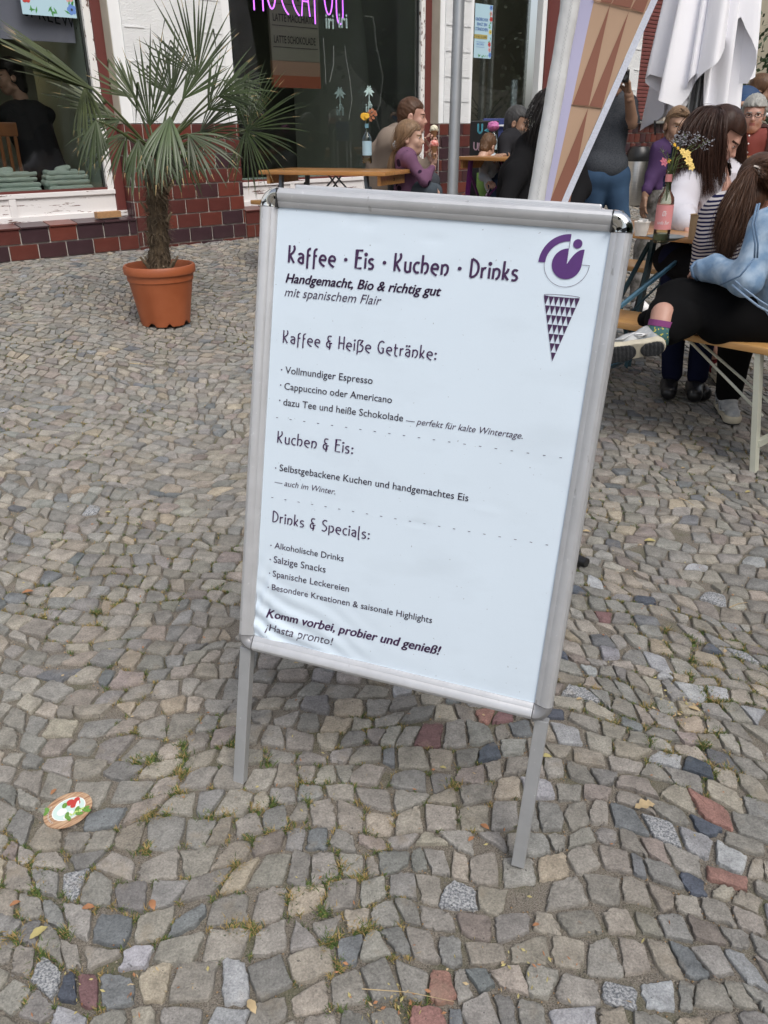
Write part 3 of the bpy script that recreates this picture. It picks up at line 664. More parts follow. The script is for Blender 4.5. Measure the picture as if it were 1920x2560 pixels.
# ------------------------------------------------------------------ the cafe building
bld = empty('cafe_building', O, FY, label='cafe front with white plaster piers, brown glazed tiles and large old shop windows', cat='building')
M_TILE = []
for k, c in enumerate([(.115, .033, .025), (.085, .028, .025), (.058, .026, .029), (.14, .038, .027), (.048, .025, .030), (.10, .030, .025)]):
    M_TILE.append(mat('glazed_tile_%s' % 'abcdef'[k], c, .3, var=.22, scale=9, bump=.0006, bscale=30, spec=.5))
M_MORT = mat('mortar', (.50, .47, .43), .9, var=.15, scale=30)
M_PLAS = mat('rough_plaster', (.72, .73, .73), .85, var=.05, scale=5, bump=.009, bscale=95)
M_PLSM = mat('smooth_plaster', (.78, .79, .79), .7, var=.03, scale=5, bump=.0006, bscale=20)
M_BEIGE = mat('beige_render', (.42, .38, .31), .8, var=.1, scale=7)
M_RED = chipped('oxblood_paint', (.13, .035, .03), (.09, .035, .03), 10, .6, (30, 30, 2), .45)
M_PEEL = chipped('peeling_white', (.74, .73, .71), (.13, .075, .06), 20, .57, (2.2, 2.2, .8), .6)
M_PEELH = chipped('peeling_white_board', (.72, .70, .69), (.14, .07, .055), 12, .60, (.35, 2, 3), .6)
M_MINT = mat('mint_board', (.42, .55, .5), .6)
M_GL = glassmat('shop_glass', (.97, .985, .975), .75)
def lx(name, lo, hi, m_, r=0, parent=bld, **k):
    b = MB(); (b.bbox(lo, hi, r) if r else b.box(lo, hi)); return b.build(name, m_, parent, **k)
ZT = 1.355; RH = .1085; TW = .206; Z0 = ZT-8*RH
brick_cache = {}
nbr = 0
def tiles(u0, u1, y, z0, z1, rows_top=ZT, side=None, w_=TW, seed=0, hfix=RH, first=0.0):
    """running bond of glazed tiles; each a brick of its own; local x = u, y into the wall"""
    global nbr
    rg = random.Random(seed); k = 0; zt = rows_top; jt = .0095
    while zt > z0+.01:
        zb = max(zt-hfix, z0); x = u0-(w_*.5 if (k % 2) else 0)-first-rg.uniform(0, .02)
        while x < u1:
            a, b_ = max(x, u0), min(x+w_, u1)
            if b_-a > .02 and zt <= z1+.02:
                key = (round(b_-a, 3), round(zt-zb, 3), side); mi = rg.randrange(6)
                kk = key+(mi,)
                if kk not in brick_cache:
                    q = MB(); wd, hh = b_-a-jt, zt-zb-jt
                    if side: q.bbox((0, -wd/2, -hh/2), (.011, wd/2, hh/2), .0022)
                    else: q.bbox((-wd/2, -.0, -hh/2), (wd/2, .011, hh/2), .0022)
                    o = q.build('brick', M_TILE[mi], bld, smooth=30); brick_cache[kk] = o.data
                else:
                    o = bpy.data.objects.new('brick', brick_cache[kk]); COL.objects.link(o); o.parent = bld
                pr = rg.uniform(-.0008, .0008)
                o.location = (y+pr, (a+b_)/2, (zt+zb)/2) if side else ((a+b_)/2, y+pr, (zt+zb)/2); nbr += 1
            x += w_
        zt -= hfix; k += 1
D0 = .13; uA0, uA1, uB0, uB1 = -.872, .118, 2.432, 2.893
WALLZ = 6.5
# piers: mortar core below, plaster above
for (a, b_, sd_) in ((uA0, uA1, 1), (uB0, uB1, 2)):
    lx('mortar_bed', (a+.006, .007, .2), (b_-.006, .45, ZT-.004), M_MORT)
    tiles(a+.001, b_, -.004, Z0-.2, ZT, seed=sd_, first=.06)
    tiles(.012, .165, a-.005, Z0, ZT, side=True, w_=.12, seed=sd_+5)
    lx('white_border', (a+.001, .014, ZT+.002), (b_-.001, .40, WALLZ-.5), M_PLSM)
    lx('plaster_panel', (a+.085 if a < 0 else a+.06, .0015, ZT+.002), (b_-.075 if a < 0 else b_-.05, .2, WALLZ-.5), M_PLAS)
    lx('beige_reveal', (a-.004, .02, ZT), (a+.0, D0, WALLZ-.6), M_BEIGE)
    zz = ZT+.19; k = 0; rg = random.Random(int(a*10))
    q = MB()
    while zz < 3.2:
        c = rg.uniform(.0, .5)
        for (s0, s1) in ((a+.1, a+.1+rg.uniform(.12, .28)), (b_-.09-rg.uniform(.1, .25), b_-.09)):
            if s1 > s0 and a < 0: q.box((s0, -.004, zz), (s1, .004, zz+.009))
            elif a > 0: q.box((a+.065, -.003, zz), (b_-.055, .004, zz+.006))
        zz += .215/ (1 if a < 0 else 1); k += 1
    q.build('plaster_joint', M_PLSM, bld, kind='stuff')
# plinths under the windows, with sloping tile sills
def windowbay(u0, u1, seed, glass_z=.905, right_post=True):
    g0 = Z0
    lx('plinth_core', (u0+.004, .008, .2), (u1-.004, .5, .688), M_MORT)
    tiles(u0, u1, -.004, .3, .69, rows_top=.688, seed=seed)
    q = MB(); x = u0
    rg = random.Random(seed)
    while x < u1-.02:
        e = min(x+TW, u1); q2 = MB(); M = Matrix.Translation(((x+e)/2, .045, .697+rg.uniform(-.001, .001))) @ Matrix.Rotation(R(9), 4, 'X')
        q2.bbox((-(e-x)/2+.003, -.06, -.006), ((e-x)/2-.003, .095, .006), .003, M=M); q2.build('sill_tile', M_TILE[rg.randrange(6)], bld); x = e
    y = D0
    lx('bottom_board', (u0, y-.012, .71), (u1-.001, y+.06, .752), M_PEELH, .004)
    lx('apron_board', (u0, y+.012, .752), (u1-.001, y+.055, .872), M_PEELH)
    lx('bottom_rail', (u0, y-.004, .872), (u1-.001, y+.058, .905), M_PEELH, .004)
    x = u1-.83
    while x > u0: lx('apron_stile', (x-.05, y-.002, .753), (x, y+.014, .871), M_PEELH, .003); x -= .86
    lx('dark_bead', (u0, y+.006, .905), (u1-.08, y+.05, .921), M_RED)
    if right_post:
        lx('red_post', (u1-.078, y-.006, .705), (u1-.002, y+.09, 4.2), M_RED, .004)
        lx('white_stile', (u1-.134, y+.002, .9), (u1-.080, y+.07, 4.2), M_PEEL, .004)
    return y
for (a, b_, s) in ((-3.4, uA0, 11), (uA1, uB0, 12)):
    windowbay(a, b_, s)
    xr = b_-.135
    lx('window_pane', (a+.002, D0+.036, .905), (xr, D0+.042, 4.2), M_GL)
    lx('dark_seal', (xr-.014, D0+.03, .92), (xr+.001, D0+.05, 4.2), mat('seal', (.02, .025, .024), .6))
# third bay: door side
lx('plinth_core', (uB1+.004, .15, .2), (4.1, .5, .7), M_MORT)
lx('apron_board', (uB1, D0, .5), (4.1, D0+.05, .9), M_PEELH)
lx('window_pane', (uB1+.002, D0+.036, .9), (3.93, D0+.042, 4.2), M_GL)
u3 = FU(1366, 0, -D0)[0]
lx('white_stile', (u3-.055, D0-.01, .6), (u3+.015, D0+.07, 4.2), M_PLSM, .004)
lx('red_post', (u3+.02, D0-.03, .3), (u3+.2, D0+.08, 4.2), M_RED, .004)
# inner door frame seen through the glass
for du in (-.34, -.2): lx('inner_frame', (u3+du, D0+.55, .5), (u3+du+.035, D0+.6, 3.2), mat('dull_white', (.5, .52, .5), .6))
lx('inner_panel', (u3-.12, D0+.3, 1.52), (u3-.03, D0+.31, 1.8), mat('pale_blue_box', (.45, .55, .6), .5))
# fourth pier and bay hidden partly by banner and parasol
u4a, u4b = u3+.22, FU(1597, 200)[0]
lx('mortar_bed', (u4a, .007, .2), (u4b-.01, .45, ZT-.01), M_MORT)
lx('plaster_panel', (u4a, .002, ZT-.005), (u4b-.01, .4, WALLZ-.5), M_PLAS)
for k in range(9): lx('plaster_notch', (u4b-.12-.03*(k % 2), -.006, 1.5+k*.215), (u4b-.03, .004, 1.515+k*.215), M_PLSM)
u4c = FU(1840, 200)[0]
lx('mortar_bed', (u4b-.004, .009, .2), (u4c, .45, ZT-.02), M_MORT)
tiles(FU(1540, 330)[0], FU(1700, 330)[0], -.004, .75, ZT, seed=31, w_=.125, first=.02)
lx('tile_field', (FU(1700, 330)[0]+.01, -.003, .3), (u4c, .012, ZT), M_TILE[1])
us = FU(1642, 250, -.14)[0]
q = MB(); z = 1.40
while z < 3.4: q.bbox((u4b+.004, .15, z), (us, .168, z+.037), .008); z += .042
q.build('roller_slats', mat('oxblood_slat', (.17, .055, .05), .5, var=.2, scale=6), bld, kind='stuff')
lx('beige_jamb', (us+.002, .02, ZT+.03), (us+.21, .4, WALLZ-.6), M_BEIGE)
lx('white_jamb', (us+.212, .1, ZT+.03), (us+.30, .4, WALLZ-.6), M_PLSM)
lx('zinc_sill', (u4b+.0, -.06, ZT), (us+.32, .14, ZT+.028), mat('zinc', (.33, .34, .33), .45, metal=.5, var=.2), .006)
ug = us+.3
for k in range(4):
    lx('white_stile', (ug+.01+k*.75, .12, ZT), (ug+.08+k*.75, .2, 4.2), M_PLSM)
lx('window_pane', (ug+.02, .16, ZT), (u4c-.02, .166, 4.2), M_GL)
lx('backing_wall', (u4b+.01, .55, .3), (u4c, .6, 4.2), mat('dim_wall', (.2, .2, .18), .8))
# beige neighbouring wall with rain pipe
lx('beige_wall', (u4c+.002, .02, .2), (u4c+9, .45, WALLZ), mat('beige_stucco', (.36, .33, .26), .85, var=.14, scale=4, bump=.006, bscale=14))
b = MB(); up_ = FU(1866, 60)[0]; b.tube([(up_, -.07, .3), (up_, -.07, 6.4)], .055, 14)
for z in (1.95, 4.0): b.lathe([(.06, z), (.066, z+.01), (.066, z+.05), (.06, z+.06)], c=(up_, -.07, 0), n=14)
tag(b.build('rain_pipe', mat('zinc_pipe', (.2, .22, .22), .45, metal=.6, var=.15), bld, smooth=True))
# upper wall, lintel, side and back walls, roof
lx('upper_wall', (-9, .0, 4.2), (u4c, .5, WALLZ), M_PLAS)
lx('left_wall', (-9, .02, .2), (-3.4, .5, 4.2), M_PLAS)
lx('roof', (-9, -.1, WALLZ), (u4c+9, 8, WALLZ+.2), mat('roofing', (.1, .08, .07), .9))
# interior
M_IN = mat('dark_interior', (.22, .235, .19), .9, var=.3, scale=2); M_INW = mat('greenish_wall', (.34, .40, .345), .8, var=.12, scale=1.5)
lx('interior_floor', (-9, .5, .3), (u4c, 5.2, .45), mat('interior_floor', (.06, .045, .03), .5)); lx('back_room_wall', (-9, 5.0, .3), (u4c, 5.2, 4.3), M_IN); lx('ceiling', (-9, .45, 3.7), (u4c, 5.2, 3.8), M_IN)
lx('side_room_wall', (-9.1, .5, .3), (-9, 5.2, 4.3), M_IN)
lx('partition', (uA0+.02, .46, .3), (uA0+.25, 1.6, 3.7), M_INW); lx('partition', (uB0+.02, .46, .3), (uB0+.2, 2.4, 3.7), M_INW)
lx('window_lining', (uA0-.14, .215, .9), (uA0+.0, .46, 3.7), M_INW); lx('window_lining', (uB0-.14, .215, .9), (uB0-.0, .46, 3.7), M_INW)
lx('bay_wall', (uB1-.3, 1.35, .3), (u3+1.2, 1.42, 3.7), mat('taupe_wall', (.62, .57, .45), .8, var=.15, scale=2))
lx('window_board', (-3.4, .19, .78), (uA0-.02, .62, .895), mat('sage_board', (.35, .42, .37), .7)); lx('window_board', (uA1, .19, .78), (uB0, .5, .895), M_MINT)
lx('mint_ledge', (uA1+.01, D0+.055, .90), (uB0-.15, .19, .935), M_MINT)
# neighbour house jutting out at far right
nb_ = empty('side_house', UN(FU(1893, 60)[0]+.6, .0, 0), FY, label='pale side house with a metal louvre at the top right corner', cat='building')
lx('wall', (0, -1.6, .2), (6, -.0, 6), mat('side_stucco', (.48, .45, .38), .85, var=.1, scale=3), 0, nb_)
q = MB()
for k in range(7): q.box((.25, -1.75+.0, 2.45+k*.05), (1.3, -1.6, 2.47+k*.05))
q.build('louvre', mat('grey_metal', (.25, .26, .26), .4, metal=.7), nb_); lx('ledge', (-.05, -1.72, 2.25), (3, -1.6, 2.36), mat('side_ledge', (.55, .52, .45), .7), .02, nb_)

# neon lettering
nu0, nz0 = FU(632, 25, -.2); nu1, nz1 = FU(864, 46, -.2)
neon = empty('neon_sign', UN(nu0, -.2, nz0), FY, label='violet neon lettering hanging inside the middle shop window', cat='neon sign')
M_NEON = mat('neon', (.5, .1, .9), .4, emit=(.62, .16, 1.0), estr=1.9)
X = 0; ws = []; seq = 'MOCCA FOU'
tot = sum((GL[c][0]+.07) if c != ' ' else .1 for c in seq); sx = (nu1-nu0)/tot; sh = .36
for c in seq:
    if c == ' ': X += .1; continue
    b = MB()
    dz = {'M': 0, 'O': .06, 'C': -.02, 'A': -.02, 'F': -.04, 'U': -.12}[c]
    if seq.index('F') < len(ws)+1: pass
    for st in GL[c][1]:
        pts = [(X*sx+p[0]*sx, 0, (p[1]+dz)*sh+(nz1-nz0)*0) for p in st]; b.tube(pts, .0052, 7)
    b.build('neon_letter', M_NEON, neon, smooth=True); ws.append(c); X += GL[c][0]+.07
b = MB()
for k in range(9): x = tot*sx*(k+.3)/9; b.tube([(x, 0, .3), (x, .0, 1.1)], .0015, 4)
b.build('hanging_wire', mat('wire', (.3, .3, .3), .5), neon)
# posters in the windows
def flowers(b, pts, s):
    for (x, z, m_) in pts:
        for k in range(5):
            a = k*1.257+x*9; b.add([(x+math.cos(a+t)*s*.45*0+math.cos(a)*s*.5+math.cos(t)*s*.42, -.0006-.0002*k, z+math.sin(a)*s*.5+math.sin(t)*s*.42) for t in [i*.785 for i in range(8)]], [list(range(8))[::-1]], m_)
        b.add([(x+math.cos(t)*s*.22, -.0022, z+math.sin(t)*s*.22) for t in [i*.785 for i in range(8)]], [list(range(8))[::-1]], 5)
PM = [mat('print_red', (.5, .06, .05), .5), mat('print_blue', (.13, .25, .6), .5), mat('print_green', (.08, .3, .08), .5), mat('print_yellow', (.6, .48, .12), .5), mat('print_pink', (.65, .35, .35), .5), mat('print_dark', (.03, .04, .04), .5)]
def leaves_(b, pts, s):
    for (x, z, a) in pts:
        b.add([(x+math.cos(a)*s, -.0012, z+math.sin(a)*s), (x-math.sin(a)*s*.3, -.0012, z+math.cos(a)*s*.3), (x-math.cos(a)*s, -.0012, z-math.sin(a)*s), (x+math.sin(a)*s*.3, -.0012, z-math.cos(a)*s*.3)], [[0, 1, 2, 3]], 2)
def poster(px0, py1, px1, n, h, w_=None, label=None, right=True, lines=()):
    ua, zb = FU(px0, py1, n); ub, _z = FU(px1, py1, n); wd = ub-ua
    r_ = empty('window_poster', UN(ua, n, zb), FY, label=label, cat='poster')
    q = MB(); q.box((0, 0, 0), (wd, .0012, h)); q.build('sheet', mat('poster_blue', (.42, .60, .68), .5), r_)
    q = MB(); f = wd*.085
    flowers(q, [(wd*.9, h*.5, 3), (wd*.88, h*.27, 0), (wd*.92, h*.74, 0), (wd*.93, h*.07, 1), (wd*.9, h*.95, 1), (wd*.9, h*.17, 4), (wd*.9, h*.84, 4)] if right else [(wd*.1, h*.16, 0), (wd*.17, h*.2, 0), (wd*.92, h*.08, 1), (wd*.9, h*.2, 4), (wd*.08, h*.42, 3)], wd*.1)
    rg = random.Random(int(px0)); leaves_(q, [(wd*rg.uniform(.15, .85), h*rg.uniform(.02, .07), rg.uniform(0, 3)) for k in range(9)]+[(wd*rg.uniform(.82, .95), h*rg.uniform(.1, .9), rg.uniform(0, 3)) for k in range(14)], wd*.06)
    q.build('flower_print', PM, r_)
    for (s, x0, x1, z, m_) in lines: fit_write('lettering', text_mesh(s, bold=.02), MATS[m_], r_, lambda x, y, z_: (x, -.0015, y), x0*wd, x1*wd, z*h, hs_=h*.085)
    return r_, wd, h
M_pb = mat('print_blue2', (.1, .2, .55), .5)
pr_, wd, h = poster(1184, 144, 1227, -.158, .47, label='pale blue flower poster inside the window right of the white pier', lines=[('KINDERCHOR', .04, .74, .69, 'print_blue2'), ('SINGT EIN', .12, .7, .60, 'print_blue2'), ('STÄNDCHEN', .04, .74, .51, 'print_blue2')])
q = MB(); q.box((.0, -.002, h*.36), (wd*.74, -.0005, h*.44)); q.build('ochre_band', mat('ochre', (.4, .33, .1), .5), pr_)
fit_write('lettering', text_mesh('21.06. 15 UHR'), MATS['print_dark'], pr_, lambda x, y, z_: (x, -.003, y), wd*.06, wd*.7, h*.38, hs_=h*.05)
fit_write('lettering', text_mesh('MOCCAFOU'), M_pb, pr_, lambda x, y, z_: (x, -.0015, y), wd*.14, wd*.56, h*.24, hs_=h*.055)
q = MB()
for z in (.30, .205): q.box((wd*.12, -.002, h*z), (wd*.6, -.0008, h*z+.002))
q.build('rule', M_pb, pr_)
poster(57, 35, 191, -.158, .62, label='pale blue poster with red and blue flowers in the left shop window', right=False)
# stickers and lettering on the middle pane
M_STK = mat('sticker', (.45, .6, .58), .5)
def palm_sticker(px_, py_, s, m_, label):
    u0, z0 = FU(px_, py_, -.12); r_ = empty('palm_sticker', UN(u0, -.128, z0), FY, label=label, cat='sticker')
    q = MB()
    for (a, l) in ((200, .9), (232, .95), (160, .5), (340, .9), (308, .95), (20, .5), (120, .55), (60, .55)):
        a = R(a); w2 = .2; q.add([(0, 0, 0), (math.cos(a+.35)*l*.5*s, 0, math.sin(a+.35)*l*.5*s), (math.cos(a)*l*s, 0, math.sin(a)*l*s), (math.cos(a-.35)*l*.5*s, 0, math.sin(a-.35)*l*.5*s)], [[0, 1, 2, 3]])
    q.box((-.05*s, -.0006, -1.75*s), (.05*s, .0004, 0)); q.build('palm_shape', m_, r_)
    fit_write('lettering', text_mesh('n.'), m_, r_, lambda x, y, z: (x, -.0008, y), -.12*s, .5*s, -1.7*s)
    fit_write('lettering', text_mesh('iri', bold=.02), m_, r_, lambda x, y, z: (x, -.0008, y), -.55*s, .45*s, -2.35*s)
    return r_
palm_sticker(924, 224, .078, M_STK, 'bright pale palm sticker on the middle pane above the flower bottle')
palm_sticker(851, 228, .082, mat('sticker_dim', (.14, .2, .19), .5), 'dim palm sticker on the middle pane left of the bright one')
for (px_, py_, s, lb) in ((816, 70, .09, 'small white letters on the middle pane under the letter F of the neon'), (848, 68, .1, 'small white letters on the middle pane under the letter U of the neon')):
    u0, z0 = FU(px_, py_, -.12); o = fit_write('glass_lettering', text_mesh('iri', bold=.02), M_STK, None, lambda x, y, z: tuple(UN(u0, -.128, z0)+U*x+Vector((0, 0, y))), 0, s, 0, hs_=.16); tag(o, lb, 'lettering')
# cables behind the glass
for q_, (pts, lb) in enumerate([([(912, 40), (932, 42), (936, 60), (940, 110), (958, 190), (950, 260), (938, 290), (950, 325)], 'long white cable hanging right of the neon sign'), ([(808, 95), (812, 150), (815, 210)], 'thin white cable under the left half of the neon'), ([(834, 115), (834, 160), (824, 205)], 'middle curved cable hanging in the window'), ([(862, 115), (866, 150), (875, 200), (880, 250), (872, 300)], 'thin cable left of the long white one')]):
    P_ = [UN(FU(x, y, -.21)[0], -.21, FU(x, y, -.21)[1]) for x, y in pts]; b = MB(P_[0]); b.tube(P_, .0045 if q_ == 0 else .0028, 6); tag(b.build('hanging_cable', mat('white_cable', (.6, .62, .6), .5), smooth=True), lb, 'cable')
# menu board and interior pieces
def inner(px0, py0, px1, py1, n):      # rectangle from two pixels at depth n
    a, zt = FU(px0, py0, n); b_, zb = FU(px1, py1, n); return a, b_, zb, zt
a, b_, zb, zt = inner(672, 0, 802, 222, -.75); zt = 2.7
mbd = empty('menu_board', UN(a, -.75, zb), FY, label='hanging olive menu board with dark rows and orange foot behind the middle window', cat='menu board')
lx('panel', (0, 0, .22), (b_-a, .03, zt-zb), mat('olive_panel', (.16, .165, .12), .7), 0, mbd); lx('orange_foot', (0, -.004, 0), (b_-a, .03, .1), mat('orange_foot', (.26, .075, .035), .6), 0, mbd); lx('tan_foot', (0, -.002, .1), (b_-a, .03, .218), mat('tan_foot', (.26, .17, .11), .6), 0, mbd)
for k, s in enumerate(['LATTE SCHOKOLADE', 'LATTE MACCHIATO', 'MALZ TORTE', 'CROISSANTS', 'CAPPUCCINO']):
    z = .36+.17*k; fit_write('lettering', text_mesh(s, bold=.02), mat('board_ink', (.02, .02, .018), .7), mbd, lambda x, y, z_: (x, -.003, y), .03, (b_-a)*(.92 if k < 2 else .6), z, hs_=.085); lx('rule', (.02, -.003, z-.035), (b_-a-.02, .001, z-.03), MATS['board_ink'], 0, mbd)
# cushions, chair, light and woman in the left window
def blanket_stack(px0, px1, py1, seed, label):
    ua, zb = FU(px0, py1, -.30); ub, _z = FU(px1, py1, -.30); wd = ub-ua; cx_ = (ua+ub)/2; r_ = empty('folded_blankets', UN(cx_, -.33, .897), FY, label=label, cat='blankets')
    rg = random.Random(seed); z = .0
    for k in range(4):
        t = .042-.004*k; w2 = wd*(.5-.02*k)*rg.uniform(.9, 1.02); off = rg.uniform(-.03, .03)
        pr = [('c', (off-w2+.03, 0, z+t*.5), (off+w2-.03, .0, z+t*.5+rg.uniform(-.006, .008)), t*.55, t*.5), ('c', (off-w2+.04, .1, z+t*.5), (off+w2-.05, .1, z+t*.6), t*.55, t*.6), ('c', (off-w2+.03, -.01, z+t*.5), (off-w2+.05, .1, z+t*.5), t*.5, t*.5)]
        if k == 3: pr += [('c', (off-w2*.3, .03, z+.03), (off+w2*.2, .05, z+.045), .03, .025)]
        V, F = sdf(pr, .009, .03, .004, 38, seed+k); obj_mesh('blanket', V, F, mat('sage_blanket', (.42, .51, .46), .9, var=.08, scale=6, sheen=.3), r_)
        z += t*.98
blanket_stack(-90, 118, 478, 3, 'left stack of sage green folded blankets behind the left shop window')
blanket_stack(122, 246, 470, 9, 'right stack of sage green folded blankets nearer the window frame')
# ------------------------------------------------------------------ the A-frame poster sign
IR = -0.0443
_w = Vector((math.cos(BYAW), math.sin(BYAW), 0)); _n = Vector((-math.sin(BYAW), math.cos(BYAW), 0))
_u = Vector((0, 0, 1))*math.cos(BLEAN)+_n*math.sin(BLEAN)
w2 = _w*math.cos(IR)+_u*math.sin(IR); u2 = -_w*math.sin(IR)+_u*math.cos(IR); y2 = u2.cross(w2)
SM = Matrix((w2, y2, u2)).transposed().to_4x4(); SM.translation = Vector((BX, BY, 0))
sign = empty('a_frame_sign', label='silver aluminium A-frame sign with a white poster of purple coffee and ice cream writing', cat='sign'); sign.matrix_world = SM
XO, ZB, ZTP, XI, ZI0, ZI1 = .3195, .3235, 1.2135, .287, .357, 1.180
def alu(name, base, rough):
    mt = mat(name, base, rough, metal=.4, var=.06, scale=30); t = mt.node_tree; b = t.nodes['Principled BSDF']
    n = t.nodes.new('ShaderNodeTexNoise'); n.inputs['Scale'].default_value = 1; n.inputs['Detail'].default_value = 8; n.inputs['Roughness'].default_value = .7
    tc = t.nodes.new('ShaderNodeTexCoord'); mp = t.nodes.new('ShaderNodeMapping'); mp.inputs['Scale'].default_value = (90, 90, 26); t.links.new(tc.outputs['Object'], mp.inputs[0]); t.links.new(mp.outputs[0], n.inputs[0])
    r = t.nodes.new('ShaderNodeMapRange'); r.inputs[1].default_value = .35; r.inputs[2].default_value = .75; r.inputs[3].default_value = rough-.06; r.inputs[4].default_value = rough+.16
    t.links.new(n.outputs['Fac'], r.inputs[0]); t.links.new(r.outputs[0], b.inputs['Roughness'])
    src = b.inputs['Base Color'].links[0].from_socket
    for sc_, st_, lo, hi, am, cl in ((75, (1, 1, .35), .69, .73, .38, (.16, .15, .14, 1)), (120, (1, 1, 1), .69, .73, .4, (.80, .81, .82, 1)), (7, (1, 1, 1), .5, .75, .14, (.27, .26, .24, 1))):
        m2 = t.nodes.new('ShaderNodeMapping'); m2.inputs['Scale'].default_value = st_; t.links.new(tc.outputs['Object'], m2.inputs[0]); n2 = t.nodes.new('ShaderNodeTexNoise'); n2.inputs['Scale'].default_value = sc_; n2.inputs['Detail'].default_value = 5; t.links.new(m2.outputs[0], n2.inputs[0])
        r2 = t.nodes.new('ShaderNodeMapRange'); r2.inputs[1].default_value = lo; r2.inputs[2].default_value = hi; r2.inputs[3].default_value = 0; r2.inputs[4].default_value = am; t.links.new(n2.outputs['Fac'], r2.inputs[0])
        mx = t.nodes.new('ShaderNodeMix'); mx.data_type = 'RGBA'; mx.inputs[7].default_value = cl; t.links.new(r2.outputs[0], mx.inputs[0]); t.links.new(src, mx.inputs[6]); src = mx.outputs[2]
    t.links.new(src, b.inputs['Base Color']); return mt
M_AL = alu('aluminium', (.56, .57, .59), .36); M_ALD = alu('aluminium_leg', (.40, .41, .42), .42)
M_CH = mat('worn_chrome', (.72, .72, .72), .1, metal=1.0); t = M_CH.node_tree; b_ = t.nodes['Principled BSDF']
n = t.nodes.new('ShaderNodeTexNoise'); n.inputs['Scale'].default_value = 90; n.inputs['Detail'].default_value = 4; tc = t.nodes.new('ShaderNodeTexCoord'); t.links.new(tc.outputs['Object'], n.inputs[0])
r = t.nodes.new('ShaderNodeValToRGB'); r.color_ramp.elements[0].position = .57; r.color_ramp.elements[1].position = .6; r.color_ramp.elements[0].color = (.75, .76, .76, 1); r.color_ramp.elements[1].color = (.03, .03, .03, 1)
t.links.new(n.outputs['Fac'], r.inputs[0]); t.links.new(r.outputs[0], b_.inputs['Base Color'])
# clip-frame section: a = distance outward from the inner edge, y = towards the viewer negative
SEC = [(0, .002), (0, -.0035), (.0012, -.0045), (.007, -.0078), (.009, -.0082), (.0095, -.0088), (.017, -.0125), (.023, -.0130), (.028, -.0105), (.0315, -.0055), (.0325, .001), (.0325, .013), (0, .013)]
def rail(p0, p1, out, par, name='rail', m_=None, back=False):
    """p0, p1: (x, z) on the inner edge; out: outward unit (x, z)"""
    b = MB(); n = len(SEC); V = []
    for p in (p0, p1):
        for a, y in SEC: V.append((p[0]+out[0]*a, -y if back else y, p[1]+out[1]*a))
    F = [[i, (i+1) % n, n+(i+1) % n, n+i] for i in range(n)]+[list(range(n))[::-1], [n+i for i in range(n)]]
    b.add(V, F); o = b.build(name, m_ or M_AL, par, smooth=25)
    bm = bmesh.new(); bm.from_mesh(o.data); bmesh.ops.recalc_face_normals(bm, faces=bm.faces); bm.to_mesh(o.data); bm.free(); return o
def corner(cx, cz, a0, par, m_=None, back=False):
    b = MB(); n = len(SEC); K = 8; V = []; g = .0006
    for k in range(K+1):
        an = R(a0+90*k/K)
        for a, y in SEC: V.append((cx+math.cos(an)*(a+g), (-1 if back else 1)*(y-(.0012 if y < .01 else 0)), cz+math.sin(an)*(a+g)))
    F = [[k*n+i, k*n+(i+1) % n, (k+1)*n+(i+1) % n, (k+1)*n+i] for k in range(K) for i in range(n)]+[list(range(n))[::-1], [K*n+i for i in range(n)]]
    b.add(V, F); o = b.build('corner_cap', m_ or M_CH, par, smooth=30); bm = bmesh.new(); bm.from_mesh(o.data); bmesh.ops.recalc_face_normals(bm, faces=bm.faces); bm.to_mesh(o.data); bm.free(); return o
M_GAP = mat('gap_black', (.02, .02, .02), .6)
def frame(par, back=False):
    rail((-XI+.0015, ZI1), (XI-.0015, ZI1), (0, 1), par, back=back); rail((-XI+.0015, ZI0), (XI-.0015, ZI0), (0, -1), par, back=back)
    rail((-XI, ZI0+.001), (-XI, ZI1-.001), (-1, 0), par, back=back); rail((XI, ZI0+.001), (XI, ZI1-.001), (1, 0), par, back=back)
    grey = mat('grey_cap', (.33, .33, .34), .45, metal=.6)
    corner(-XI, ZI1, 90, par, back=back); corner(XI, ZI1, 0, par, back=back); corner(-XI, ZI0, 180, par, grey, back); corner(XI, ZI0, 270, par, grey, back)
frame(sign)
# poster sheet with its dents and the creases at the lower left corner
def dent(x, z):
    y = 0
    dx, dz = x+.29, z-.355                       # from lower left corner
    fall = math.exp(-((dx)**2/.028+(dz)**2/.010))
    y += .0036*fall*math.sin((dx*1.0+dz*2.2)*75+1.5*math.sin(dx*30))
    f2 = math.exp(-(dx**2/.0016))*math.exp(-((z-.44)**2/.006)); y += .0030*f2*math.sin((dx*1.8-dz*.6)*120)
    f3 = math.exp(-((dz-.012-.02*math.sin(dx*6))**2/.0004))*max(0, min(1, (.5-dx)*3)); y -= .0012*f3
    for (px_, pz_, sx_, sz_, am) in ((-.118, 1.165, .018, .008, .0014), (-.155, 1.172, .012, .01, .0010), (-.105, 1.103+.03, .016, .007, .0006), (.0, 1.147, .022, .006, .001), (.215, 1.17, .03, .006, .0013), (.15, .70, .03, .004, -.0006), (.03, .655, .025, .004, .001)):
        y += am*math.exp(-(((x-px_)/sx_)**2+((z-pz_)/sz_)**2))
    return y
b = MB(); nx, nz = 110, 150
for j in range(nz+1):
    for i in range(nx+1):
        x = -XI+2*XI*i/nx; z = ZI0+(ZI1-ZI0)*j/nz; b.v.append((x, dent(x, z), z))
b.f = [[j*(nx+1)+i, j*(nx+1)+i+1, (j+1)*(nx+1)+i+1, (j+1)*(nx+1)+i] for j in range(nz) for i in range(nx)]; b.mi = [0]*len(b.f)
M_POST = mat('poster_white', (.665, .765, .86), .42, bump=.00012, bscale=240, coat=.35, var=.02, scale=4)
